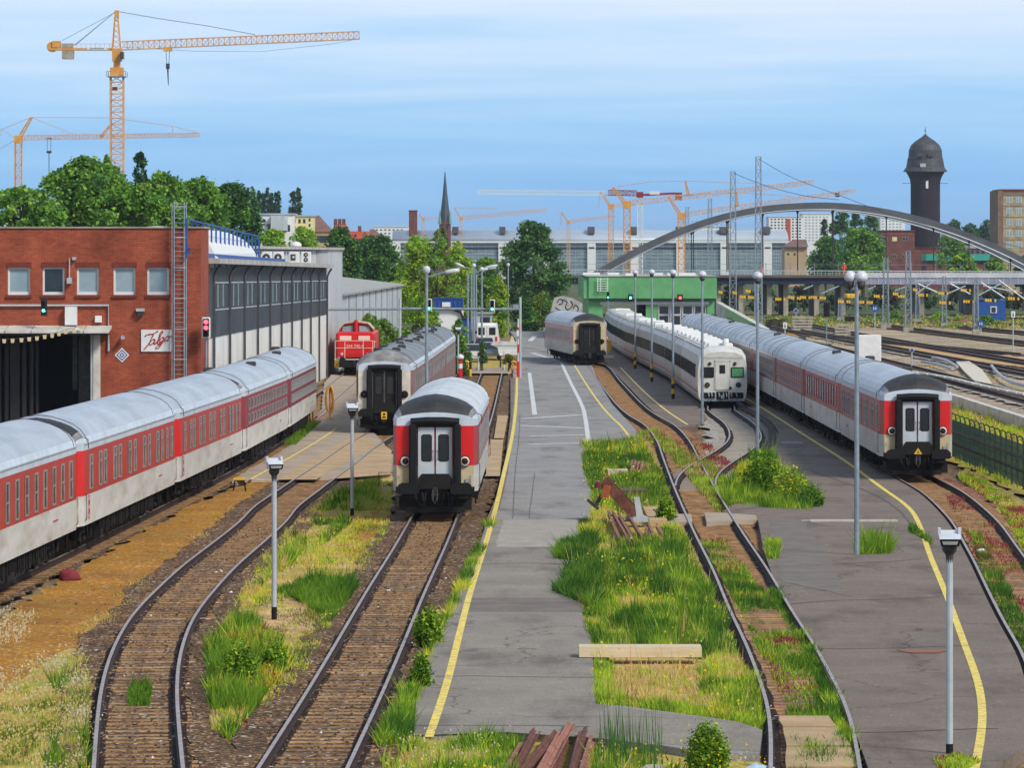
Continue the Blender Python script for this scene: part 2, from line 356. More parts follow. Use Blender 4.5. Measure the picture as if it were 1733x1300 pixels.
M['redsoil']=gravel('red_soil',[L(130,84,70),L(150,100,78),L(112,70,56),L(140,76,74)],13.,[L(150,62,70),L(120,112,52)],.5,.75,.4,.03)
M['asphalt']=asphalt('asphalt_grey',L(148,139,126),L(123,115,104))
M['asphalt_road']=asphalt('asphalt_road',L(152,149,144),L(130,127,123))
M['asphalt_brown']=asphalt('asphalt_brown',L(132,117,103),L(106,94,83))
S_far=1
mm('slab',L(176,158,136),L(158,142,122),.8,.85,0,.25,10,dirt=L(122,106,86),dscale=.5,damt=.7,world=True)
mm('slab_tan',L(190,160,118),L(168,140,100),.8,.85,0,.25,10,dirt=L(130,108,78),dscale=.6,damt=.6,world=True)
mm('line_yellow',L(246,216,80),L(234,202,74),5,.6,0,dirt=L(150,142,112),dscale=5,damt=1.,world=True)
mm('line_white',L(226,226,224),L(206,206,204),5,.6,0,dirt=L(146,143,138),dscale=5,damt=1.,world=True)
mm('plank_pale',L(214,204,184),L(196,186,166),2,.8,world=True)

def S(o): o['kind']='structure'; return o
def sheet(name,px,m,z,jit=0.,th=0.,seg=14,world=None):
    """flat area given by its corners in the survey picture; the outline is roughened by jit metres"""
    pts=[G(x,y,z) for x,y in px] if world is None else [Vector((x,y,z)) for x,y in world]
    q=[]
    for i,a in enumerate(pts):
        b=pts[(i+1)%len(pts)]; n=max(1,min(80,int((b-a).length/max(.8,a.y/160)))) if jit else 1
        for k in range(n):
            p=a.lerp(b,k/n)
            if jit:
                h=p*0.9+Vector((7,3,z*50)); p=p+Vector((noise.noise(h)*jit,noise.noise(h+Vector((9,9,9)))*jit*1.5,0))
            q.append(p)
    mb=MB()
    if th: mb.prism([(p.x,p.y) for p in q],z-th,z) if area(q)>0 else mb.prism([(p.x,p.y) for p in reversed(q)],z-th,z)
    else: mb.poly(q if area(q)>0 else list(reversed(q)))
    return S(mb.build(name,m))
def area(q): return sum(q[i].x*q[(i+1)%len(q)].y-q[(i+1)%len(q)].x*q[i].y for i in range(len(q)))
def crom(p,n=8):
    out=[]
    for i in range(len(p)-1):
        a=p[max(i-1,0)];b=p[i];c=p[i+1];d=p[min(i+2,len(p)-1)]
        for k in range(n):
            t=k/n; out.append(.5*((2*b)+(c-a)*t+(2*a-5*b+4*c-d)*t*t+(3*b-a-3*c+d)*t**3))
    out.append(p[-1]); return out
def resample(p,st):
    out=[p[0]];acc=0
    for i in range(len(p)-1):
        a,b=p[i],p[i+1];l=(b-a).length;t=st-acc
        while t<=l and l>0: out.append(a.lerp(b,t/l)); t+=st
        acc=(acc+l)%st if l<st-acc else l-(t-st)
    if (out[-1]-p[-1]).length>.05: out.append(p[-1])
    return out
def normals(p):
    r=[]
    for i in range(len(p)):
        d=p[min(i+1,len(p)-1)]-p[max(i-1,0)]; d.z=0; d.normalize(); r.append(Vector((d.y,-d.x,0)))
    return r
def ribbon(p,w,z,mb=None,off=0.,jit=0.):
    mb=mb or MB(); n=normals(p); J=lambda q,k:jit*noise.noise(Vector((q.x*.9,q.y*.5,k*17.)))
    for i in range(len(p)-1):
        b=p[i+1]; a=[p[i]+n[i]*(off-w/2+J(p[i],1)),p[i]+n[i]*(off+w/2+J(p[i],2)),b+n[i+1]*(off+w/2+J(b,2)),b+n[i+1]*(off-w/2+J(b,1))]
        for q in a: q.z=z
        mb.quad(*a)
    return mb
def line(name,px,m,w=.13,z=-.012):
    p=resample(crom([G(x,y,z) for x,y in px]),1.5)
    return S(ribbon(p,w,z).build(name,m))

S_=lambda x0,x1,y0,y1:[(x0,y0),(x1,y0),(x1,y1),(x0,y1)]
sheet('ground',None,M['ground'],-.30,world=S_(-2500,2500,20,9000))
M['far_grass']=gravel('far_grass',[L(84,96,52),L(72,86,46),L(96,100,60),L(66,76,44)],.8,[L(110,104,70),L(60,80,40)],.02,.7,.3,.0)
sheet('far_grass',None,M['far_grass'],-.292,world=S_(-2480,2480,575,8990))
sheet('yard_ground',None,M['yard_ground'],-.295,world=S_(19,170,150,640))

RAILP=[(-.07,-.16),(.07,-.16),(.07,-.145),(.012,-.12),(.012,-.05),(.036,-.035),(.036,0),(-.036,0),(-.036,-.035),(-.012,-.05),(-.012,-.12),(-.07,-.145)]
def rail_mesh(p,off,scale=1.,z=0.):
    mb=MB(); n=normals(p); k=len(RAILP); vs=[]
    for i,q in enumerate(p):
        for u,v in RAILP: vs.append(Vector((q.x,q.y,z))+n[i]*(off+u*scale)+Vector((0,0,v)))
    for i in range(len(p)-1):
        for j in range(k):
            mb.m=1 if j in (6,) else 0
            a=[vs[i*k+j],vs[i*k+(j+1)%k],vs[(i+1)*k+(j+1)%k],vs[(i+1)*k+j]]
            mb.add(a,[(3,2,1,0)])
    mb.m=0; mb.add(vs[:k],[tuple(range(k))]); mb.add(vs[-k:],[tuple(range(k-1,-1,-1))])
    return mb
def sleeper_mesh(m='sleeper'):
    mb=MB(); mb.bev(-1.25,1.25,-.13,.13,-.30,-.158,.03)
    return mb.mesh('sleeper',M[m])
mm('sleeper_worn',L(150,122,88),L(112,88,62),3.5,.9,0,.5,16,dirt=L(70,54,40),dscale=3,damt=.8); mm('sleeper_pale',L(196,160,112),L(150,116,76),2.,.9,0,.4,14,dirt=L(86,62,42),dscale=2.6,damt=.8)
SLEEPER=[sleeper_mesh(m) for m in ('sleeper','sleeper','sleeper_worn','sleeper_pale')]
def smooth(p,n=2):
    for _ in range(n): p=[p[0]]+[(p[i-1]+p[i]*2+p[i+1])/4 for i in range(1,len(p)-1)]+[p[-1]]
    return p
_bz=[0]
def track(label,pts,sleep=(0,90),bed='ballast',bedw=3.6,bedz=-.172,top='rail_top',far=True,smatm='sleeper',z=0.,railscale=1.,group='railway tracks of the depot',stain_shade=True):
    p=smooth(resample(crom(pts),2.0),4)
    t=thing('railway_track',label,'railway track',(p[0].x,p[0].y,-.3),0,group)
    for o_ in (-.7535,.7535): rail_mesh(p,o_,railscale,z).build('rail',[M['rail_side'],M[top]],t)
    sl=resample(p,.65); n=normals(sl); stuff=MB(); cnt=0
    for i,q in enumerate(sl):
        if not sleep[0]<=q.y: continue
        rz=math.atan2(-n[i].x,n[i].y)+math.pi/2
        if q.y<sleep[1] and cnt<98:
            o=inst(random.choice(SLEEPER),'sleeper',t,(q.x-p[0].x+rnd(-.04,.04),q.y-p[0].y+rnd(-.04,.04),.3+z+rnd(-.012,.008)),(rnd(-.03,.03),rnd(-.006,.006),rz+rnd(-.03,.03))); cnt+=1
        else:
            stuff.T=Matrix.Translation((q.x,q.y,z))@Matrix.Rotation(rz,4,'Z'); stuff.bx(-1.25,1.25,-.13,.13,-.30,-.158)
    if stuff.f: stuff.build('sleepers',M[smatm],t)['kind']='stuff'
    if stain_shade:  # dark strip along each rail: ballast stain and painted rail shade together
        for o_ in (-.7535,.7535): S(ribbon(resample(p,1.2),.36,-.150-.0005*(_bz[0]+1),None,o_,.06).build('stained_shaded_ballast',M['stain_shade']))
    if stain_shade and bed=='ballast':
        for o_ in (-1.28,1.28): S(ribbon(resample(p,.9),.66,-.1465-.0003*(_bz[0]+1),None,o_,.3).build('ballast_shoulder',M['ballast']))
    if bed:
        _bz[0]+=1; bedz-=.0007*_bz[0]
        b=ribbon(resample(p,.9),bedw,bedz,jit=.7); S(b.build('track_bed',M[bed]))
    return p
pxl=lambda *a:[G(x,y) for x,y in a]
# coordinates of the two passenger trains' centre lines in metres
CL=[(-16.1,60),(-15.1,90),(-14.4,115),(-13.75,130.5),(-12.85,156.2),(-12.05,180.3),(-11.5,206),(-11.3,231),(-11.35,280),(-11.5,332),(-11.6,380)]
CLv=[Vector((x,y,0)) for x,y in CL]
tA=track('curved empty track sweeping past the ochre sand towards the brown coaches',
  pxl((236,1420),(234,1300),(233.3,1250),(233.5,1191),(236,1157),(242,1122),(250.5,1094),(273,1046),(309,1003),(356,956),(386,932),(446,882),(464,859),(498,835),(531,811),(573,782),(609,755),(640,737),(650,731))+[Vector((-5.85,245,0)),Vector((-5.5,270,0)),Vector((-5.1,303,0)),Vector((-4.7,330,0))],(0,147))
tB=track('straight track carrying the single red ended coach beside the yellow line',
  pxl((440,1430),(512.4,1300),(594.7,1150),(670.3,1000),(703.4,939),(727,892),(763,815),(797,735),(814,690),(828.5,643),(832,632)),(0,152))
tC=track('track under the long red and white train on the left',CLv,(0,60),bedw=3.0,stain_shade=False)
tE=track('weedy track beside the right platform running up to the small dark ended coach',
  pxl((1384,1400),(1380,1300),(1370,1208),(1347,1148),(1321,1092),(1286,1030),(1253,964),(1218,905),(1186,846),(1171,816),(1154,779),(1138,744),(1116,719),(1088,703),(1063,682),(1032,646),(1008.5,617))+[Vector((5.0,366,0)),Vector((4.2,379,0)),Vector((2.6,400,0)),Vector((.5,425,0))],(0,118),top='rail_top',bed='redsoil',bedw=2.9,bedz=-.178)
tD=track('short curved track leading from the weeds to the white train',
  pxl((1177,822),(1178,810),(1190,795),(1214,779),(1245,760),(1260,745),(1261,732),(1251,716),(1231,702),(1217,690))+[Vector((12.05,261,0)),Vector((12.0,290,0)),Vector((11.7,332,0)),Vector((10.6,385,0)),Vector((10.4,430,0)),Vector((10.9,480,0)),Vector((12,540,0))],(0,0),smatm='concrete',bed='ballast_grey',bedw=3.6,bedz=-.175)
tR=track('track under the long red and white train on the right with red weeds beside it',
  pxl((1840,1250),(1797,1120),(1758,1060),(1722,1000),(1695,952),(1672,916),(1648,880),(1603,838),(1577,822),(1556,811))+[Vector((15.72,190,0)),Vector((15.75,223,0)),Vector((15.75,271,0)),Vector((15.6,320,0)),Vector((15.2,370,0)),Vector((14.6,430,0)),Vector((14,480,0))],(0,165),bed='redsoil',bedw=3.2)

# paved areas: each a slab, its top 20 mm under the rail heads
off=lambda p,d:[q+n*d for q,n in zip(p,normals(p))]
xy=lambda p:[(q.x,q.y) for q in p]
cut=lambda p,a,b:[q for q in p if a<=q.y<=b]
# right platform between the weedy track and the right hand train
lE=off(tE,.86); lR=off(tR,-.88)
ri=[(x,y) for x,y in xy(cut(lR,60,372))]
le=[(G(1452,1252).x,G(1452,1252).y)]
mb=MB()
left_px=[(1492,1420),(1470,1300),(1450,1245),(1380,1098),(1332,1018),(1308,975),(1292,930),(1284,884),(1280,870)]
right_plat=[(G(x,y).x,G(x,y).y) for x,y in left_px]+[(G(x,y).x,G(x,y).y) for x,y in ((1220,866),(1245,852),(1290,850),(1330,820),(1325,800),(1285,792),(1292,770),(1312,752),(1318,730),(1306,712),(1276,694),(1262,686))]+[(13.75,258),(13.6,300),(13.2,345),(12.6,372)]
pl=right_plat+list(reversed(ri))
sheet('platform',None,M['asphalt_brown'],-.02,th=.26,world=pl)
# centre road
rl=off(tB,2.6)
cen=[(700,1245),(706,1165),(733,1095),(754,1057),(775,1010),(795,955),(812,920),(828,893),(846,835),(860,775),(868,700),(868,655),(868,632),(880,600),(872,572),(860,556),(895,545),(960,544),(1005,556),(1012,590)]
cen2=[(1002,618),(1012,645),(1036,684),(1060,710),(1078,730),(1084,752),(1072,756),(1020,750),(990,752),(985,790),(1000,830),(998,876),(972,880),(978,930),(975,1010),(1000,1080),(1006,1147),(1008,1192),(1060,1196),(1150,1208),(1250,1222),(1290,1236),(1285,1275),(1200,1275),(1120,1262),(1010,1250),(860,1240)]
sheet('road',cen+cen2,M['asphalt_road'],-.02,.0,th=.26)
sheet('road_patch',[(700,1245),(706,1165),(733,1095),(754,1057),(775,1010),(795,955),(812,920),(826,880),(979,880),(978,930),(975,1010),(1000,1080),(1006,1147),(1008,1192),(1250,1222),(1288,1236),(1285,1273),(1010,1250),(860,1240)],M['asphalt'],-.016)
sheet('road_patch',[(864,640),(872,640),(868,700),(860,800),(846,860),(828,878),(824,878),(842,836),(856,776),(864,704)],M['asphalt_brown'],-.0158)
# strip between the weedy track and the white train
sheet('platform',[(1024,612),(1050,641),(1090,682),(1118,708),(1150,724),(1176,722),(1196,706),(1180,688),(1150,664),(1110,636),(1066,604),(1040,588),(1026,590)],M['asphalt_brown'],-.02,th=.26)
# concrete apron left of the brown coaches
sheet('apron',[(392,812),(662,803),(664,770),(640,740),(612,715),(612,690),(625,650),(600,638),(560,634),(548,650),(545,690),(520,735),(470,768),(430,790)],M['slab'],-.03,.12,th=.24)
sheet('apron_slab',[(470,812),(536,812),(640,752),(612,732),(585,745)],M['slab_tan'],-.026,.1)
sheet('apron_slab',[(560,811),(662,803),(662,760),(645,752)],M['slab_tan'],-.026,.1)
sheet('apron_slab',[(818,806),(846,806),(852,744),(830,744)],M['slab_tan'],-.026)
sheet('apron_slab',[(836,742),(853,742),(860,703),(842,703)],M['slab_tan'],-.026)
sheet('crossing',[(1170,870),(1128,870),(1127,884),(1172,884)],M['slab'],-.03,.0,th=.24)
sheet('crossing',[(1192,868),(1280,868),(1286,880),(1196,884)],M['slab'],-.03,.0,th=.24)
for a in ([(1325,1232),(1420,1232),(1440,1262),(1330,1262)],[(1330,1265),(1441,1265),(1452,1298),(1330,1298)],[(1318,1212),(1402,1212),(1416,1229),(1324,1229)]): sheet('crossing_slab',a,M['slab_tan'],-.06,.03,th=.1)
# soils
sheet('sand',[(-60,1085),(30,1030),(104,980),(312,862),(432,812),(466,816),(404,854),(334,918),(242,998),(176,1075),(140,1130),(80,1190),(-60,1250)],M['ochre'],-.166,.4)
sheet('soil',[(-60,1420),(-20,1190),(60,1130),(140,1090),(160,1150),(150,1250),(140,1420)],M['drygrass'],-.161,.3)
sheet('soil',[(545,835),(600,812),(664,806),(664,880),(640,930),(600,985),(560,1050),(520,1130),(430,1205),(385,1245),(358,1225),(350,1100),(390,1020),(430,950),(490,885)],M['drygrass'],-.162,.45)
sheet('sand',[(420,1060),(440,1015),(500,1000),(560,1010),(545,1060),(480,1075)],M['sand'],-.158,.5)
sheet('sand',[(580,935),(600,880),(640,862),(640,905),(610,955)],M['ochre'],-.1575,.5)
sheet('soil',[(985,748),(1090,735),(1128,800),(1165,905),(1200,975),(1250,1085),(1290,1160),(1300,1235),(1010,1190),(1003,1130),(1000,1080),(972,1000),(968,930),(975,880),(1000,830)],M['drygrass'],-.1625,.15)
sheet('sand',[(1020,1120),(1180,1118),(1190,1180),(1110,1190),(1020,1170)],M['sand'],-.1585,.4)
sheet('soil',[(600,1420),(640,1250),(690,1160),(735,1085),(770,1000),(800,930),(828,880),(838,880),(815,940),(780,1010),(745,1100),(712,1180),(690,1250),(860,1250),(1010,1250),(1310,1272),(1320,1420)],M['drygrass'],-.163,.15)
sheet('soil',[(1618,800),(1640,792),(1733,850),(1800,900),(1800,1010),(1733,930),(1680,850)],M['drygrass'],-.1635,.3)
sheet('grass_verge',None,M['drygrass'],-.186,.5,world=[(18.6,140),(25.6,140),(25.6,290),(19.2,290)])
sheet('sand',[(1470,568),(1560,580),(1640,592),(1733,605),(1800,618),(1800,632),(1733,622),(1600,604),(1500,592),(1450,580)],M['sand'],-.18,.6)
# painted markings
line('yellow_line',[(726,1248),(757,1154),(785,1043),(799,992),(820,926),(839,860),(853,800),(866,742),(872,700),(874.6,660),(874.6,634)],M['line_yellow'],.16)
line('yellow_line',[(971.6,617),(992,650),(1015,683),(1034,705),(1050,720),(1064,738),(1071,752)],M['line_yellow'],.13)
line('yellow_line',[(1050,622),(1075,648),(1097.7,670),(1129.5,696),(1164,719)],M['line_yellow'],.12)
line('yellow_line',[(1262,674),(1286,688),(1330,716),(1368,740.6),(1410,767),(1444,790),(1490,824),(1534,856),(1554,884),(1574,940),(1602,1008),(1630,1084),(1654,1152),(1662,1200),(1660,1244),(1650,1300),(1640,1340)],M['line_yellow'],.16)
line('yellow_line',[(425,811),(450,797),(500,769),(545,742),(568,726)],M['line_yellow'],.11,-.018)
line('white_line',[(397,811),(430,811.5),(470,812)],M['line_white'],.3,-.02)
line('white_line',[(950,614),(966,648),(983.5,683),(990,705),(997,755)],M['line_white'],.22)
line('white_line',[(896,631),(905,702)],M['line_white'],.26)
for a,b in (((880,709),(984,702)),((880,720),(990,725)),((895,738),(990,736)),((894,752),(992,750)),((1322,749),(1358,749)),((1356,881),(1520,881)),((900,597),(950,612)),((897,577),(905,569))): line('white_line',[a,b],M['line_white'],.5 if a[1]<760 else .3,-.0115)
line('drain',[(1252,688),(1290,708),(1305,726),(1306,744),(1296,760),(1284,775)],M['rail_side'],.34,-.0105)

# seams, patches and tyre marks in the paving
mm('seam',L(84,78,74),L(100,92,87),3,.9,world=True)
mm('patch_pale',L(166,158,144),L(146,138,125),1.5,.85,0,.2,12,dirt=L(136,126,118),dscale=.8,damt=.6,world=True)
mm('patch_dark',L(118,107,95),L(100,90,80),1.5,.85,0,.2,12,dirt=L(128,118,110),dscale=.8,damt=.6,world=True)
sheet('paving_patch',[(838,926),(972,926),(976,880),(852,880)],M['patch_pale'],-.0135,.08)
sheet('paving_patch',[(778,1036),(990,1036),(984,1012),(788,1012)],M['patch_dark'],-.0135,.1)
sheet('paving_patch',[(1300,880),(1360,880),(1440,1010),(1322,985)],M['patch_dark'],-.0135,.15)
sheet('paving_patch',[(1372,884),(1520,884),(1516,879),(1370,879)],M['slab'],-.013,.03)
def seam(px,w=.05):
    p=resample(crom([G(x,y) for x,y in px]),.8); p=[q+Vector((noise.noise(q*1.3)*.05,noise.noise(q*.7)*.5,0)) for q in p]
    S(ribbon(p,w,-.0108).build('paving_seam',M['seam']))
for a in ([(736,1145),(860,1146),(1008,1146)],[(800,955),(900,952),(974,955)],[(786,1020),(880,1022),(985,1018)],[(700,1228),(800,1226),(1000,1228)],[(880,700),(878,740),(872,800),(868,878)],[(1310,958),(1400,955),(1500,950),(1560,946)],[(1330,1020),(1420,1016),(1590,1010)],[(1350,790),(1400,806),(1470,832),(1520,862),(1556,905)],[(1376,1098),(1500,1096),(1640,1092)],[(1445,1240),(1560,1236),(1690,1232)],[(1220,866),(1330,850),(1400,830)],[(905,800),(900,840),(895,878)]): seam(a,.07 if a[0][0] not in (880,905) else .025)

# ---- rolling stock ----------------------------------------------------------------------
_wm={}
def window_mesh(w,h,kind,glass='glass_brown',frame='frame_alu'):
    """window in a side wall facing +X; local origin at its centre"""
    k=(round(w,2),round(h,2),kind,glass,frame)
    if k in _wm: return _wm[k]
    mb=MB(); t=.045
    mb.m=0; mb.bx(-.01,.012,-w/2,w/2,-h/2,h/2)
    mb.m=1
    mb.bx(-.01,.03,-w/2,-w/2+t,-h/2,h/2); mb.bx(-.01,.03,w/2-t,w/2,-h/2,h/2)
    mb.bx(-.01,.03,-w/2+t,w/2-t,h/2-t,h/2); mb.bx(-.01,.03,-w/2+t,w/2-t,-h/2,-h/2+t)
    if kind=='hopper': mb.bx(-.01,.028,-w/2+t,w/2-t,h*.2,h*.2+.05)
    if kind=='half': mb.bx(-.01,.028,-w/2+t,w/2-t,-.02,.03)
    if kind=='blind':
        mb.m=2; mb.bx(-.01,.02,-w/2+t,w/2-t,-.1*h,h/2-t)
    me=mb.mesh('window',[M[glass],M[frame],M['white_dirty']]); _wm[k]=me; return me
HALF=[(1.405,0),(1.36,.17),(1.22,.36),(1.0,.52),(.72,.64),(.38,.74),(0,.79)]
def roof_profile(k,hw):
    h=[(x*hw/1.405,3.24+z*k) for x,z in HALF]
    return h+[(-x,z) for x,z in reversed(h[:-1])]
def wheel_mesh():
    mb=MB(); mb.smooth=False
    Mx=Matrix.Rotation(math.pi/2,4,'Y')
    mb.lathe([(.46,-.07),(.49,-.05),(.46,.03),(.40,.045),(.38,.02),(.14,.02),(.12,.07),(0.02,.07)],n=20,M=Mx)
    return mb.mesh('wheel',M['iron'])
WHEEL=wheel_mesh()
def bogie(t,y,side,wheels=True):
    mb=MB(); mb.bx(-1.02,-.92,y-1.7,y+1.7,.48,.72); mb.bx(.92,1.02,y-1.7,y+1.7,.48,.72)
    mb.bx(-.95,.95,y-.25,y+.25,.45,.75)
    for s in (-1,1):
        for dy in (-1.25,1.25):
            mb.bx(s*.97-.12,s*.97+.12,y+dy-.18,y+dy+.18,.33,.62)
            mb.lathe([(.09,.6),(.09,.86)],(s*1.08,y+dy-.28,0),8); mb.lathe([(.09,.6),(.09,.86)],(s*1.08,y+dy+.28,0),8)
        mb.bx(s*1.04-.05,s*1.04+.05,y-.5,y+.5,.30,.42)
        mb.tube([(s*1.12,y-.5,.95),(s*1.14,y-.2,.4)],.035,6)
    b=mb.build('bogie',M['iron'],t,world=False)
    if wheels:
        for s in (-1,1):
            for dy in (-1.25,1.25): inst(WHEEL,'wheel',b,(s*.77,y+dy,.49),(0,0,0 if s>0 else math.pi))
    return b
def ring_lamp(t,x,z,y=-.02,ring='lower_white',lens='lens_dark',r=.16):
    mb=MB(); Mx=Matrix.Rotation(math.pi/2,4,'X')
    mb.m=0; mb.lathe([(r,0),(r,.07),(r*.68,.09),(r*.66,.02)],(x,y,z),18,M=Mx)
    mb.m=1; mb.lathe([(r*.66,.0),(r*.66,.04),(r*.3,.06),(.001,.065)],(x,y,z),18,M=Mx)
    mb.m=2; mb.lathe([(r*1.16,0),(r*1.16,.03)],(x,y,z),18,M=Mx)
    return mb.build('tail_lamp',[M[ring],M[lens],M['rubber']],t,world=False)
def coach_end(t,st,yv=0.,flip=False):
    """the furnished near end: gangway, doors, lamps, buffers, hoses"""
    mb=MB()
    mb.bev(-.86,-.60,-.30,.02,.95,3.10,.06); mb.bev(.60,.86,-.30,.02,.95,3.10,.06)
    mb.tube([(-.80,-.13,3.16),(-.3,-.15,3.2),(.3,-.15,3.2),(.80,-.13,3.16)],.13,10)
    mb.bx(-.62,.62,-.02,.02,2.98,3.15)
    mb.build('gangway',M['rubber'],t,world=False)
    dg=M[st.get('door','door_grey')]
    for s in (-1,1):
        d=MB(); a,b=(s*.03,s*.56); x0,x1=min(a,b),max(a,b); d.bx(x0,x1,-.05,.0,.98,2.98)
        d.m=1; d.bx(-.015 if s>0 else -.0,.015 if s<0 else 0,-.055,-.04,.98,2.98) if s>0 else None
        do=d.build('end_door',[dg,M['rubber']],t,world=False)
        q=MB(); cx=s*.28; w,h=.15,.42; q.m=0
        pts=[(cx-w+.05,2.3-h),(cx+w-.05,2.3-h),(cx+w,2.3-h+.05),(cx+w,2.3+h-.05),(cx+w-.05,2.3+h),(cx-w+.05,2.3+h),(cx-w,2.3+h-.05),(cx-w,2.3-h+.05)]
        q.extr(pts,-.066,-.05)
        q.m=1; q.extr([(cx+(x-cx)*1.18,2.3+(z-2.3)*1.07) for x,z in pts],-.06,-.0505)
        q.build('pane',[M['glass_dark'],M['rubber']],do,world=False)
        hb=MB(); hb.tube([(s*.07,-.07,1.9),(s*.07,-.11,1.92),(s*.07,-.11,2.2),(s*.07,-.07,2.22)],.012,6); hb.build('handle',M['iron_grey'],do,world=False)
    f=MB(); f.extr([(-.56,.95),(.56,.95),(.56,1.28),(.44,1.45),(-.44,1.45),(-.56,1.28)],-.16,-.08); f.build('fall_plate',M['iron'],t,world=False)
    ring_lamp(t,-.98,1.86,ring=st.get('ring','lower_white')); ring_lamp(t,.98,1.86,ring=st.get('ring','lower_white'))
    # headstock, buffers, coupling, hoses
    h=MB(); h.bx(-1.3,1.3,-.05,.25,.82,1.02); h.bx(-1.1,1.1,.05,.3,.62,.84)
    h.build('headstock',M['iron'],t,world=False)
    for s in (-1,1):
        b=MB(); b.lathe([(.16,0),(.13,.25),(.1,.46)],(s*.875,-.02,.98),14,M=Matrix.Rotation(math.pi/2,4,'X'))
        b.extr([(s*.875-.34,.80),(s*.875+.34,.80),(s*.875+.36,.90),(s*.875+.33,1.10),(s*.875+.22,1.17),(s*.875-.22,1.17),(s*.875-.33,1.10),(s*.875-.36,.90)],-.54,-.47)
        b.build('buffer',M['rubber'],t,world=False)
    c=MB(); c.bar((0,-.05,.95),(0,-.32,.9),.1,.14); c.tube([(-.07,-.3,.95),(-.07,-.36,.6),(0,-.38,.48),(.07,-.36,.6),(.07,-.3,.95)],.028,8); c.bar((-.12,-.3,.78),(.12,-.3,.78),.06,.06)
    c.build('coupling',M['iron_grey'],t,world=False)
    g=MB()
    for x,z0,z1,b in ((-.42,.82,.3,.12),(-.3,.82,.35,-.1),(.42,.82,.28,.1),(.3,.82,.33,-.12),(-.66,.8,.4,.2),(.66,.8,.4,-.2),(.55,.7,.15,0)):
        g.tube([(x,-.06,z0),(x+b*.3,-.2,(z0+z1)/2),(x+b,-.12,z1)],.028,6)
    g.tube([(-1.28,-.02,.62),(-1.33,-.12,.42),(-1.22,-.1,.28),(-1.02,0,.30)],.02,6)
    g.build('brake_hose',M['rubber'],t,world=False)
    k=MB(); k.bx(-1.2,1.2,.30,.5,.22,.66); k.bx(-.95,.95,.1,.3,.16,.32); k.bx(-.7,.7,.35,.6,.1,.6)
    k.build('rail_guard',M['iron'],t,world=False)
    for s in (-1,1):
        r=MB(); r.tube([(s*1.18,-.02,1.05),(s*1.18,-.09,1.1),(s*1.18,-.09,1.36),(s*1.18,-.02,1.4)],.014,6)
        if s>0: r.bx(s*1.0,s*1.17,-.05,.0,1.16,1.28)
        r.build('grab_rail',M['frame_alu'],t,world=False)
    if st.get('plate'):
        y_=MB(); y_.extr([(-.16,.98),(.16,.98),(0,1.22)] if st['plate']=='tri' else [(-.14,.66),(.14,.66),(.14,1.02),(-.14,1.02)],-.40,-.385)
        y_.m=1
        if st['plate']=='tri': y_.extr([(-.04,1.02),(.04,1.02),(0,1.12)],-.405,-.4005)
        else:
            y_.extr([(-.08,.72),(.08,.72),(.08,.80),(-.08,.80)],-.405,-.4005); y_.extr([(-.05,.84),(.05,.84),(.05,.96),(-.05,.96)],-.405,-.4005)
        y_.build('warning_plate',[M['yellow'],M['letter_black']],t,world=False)
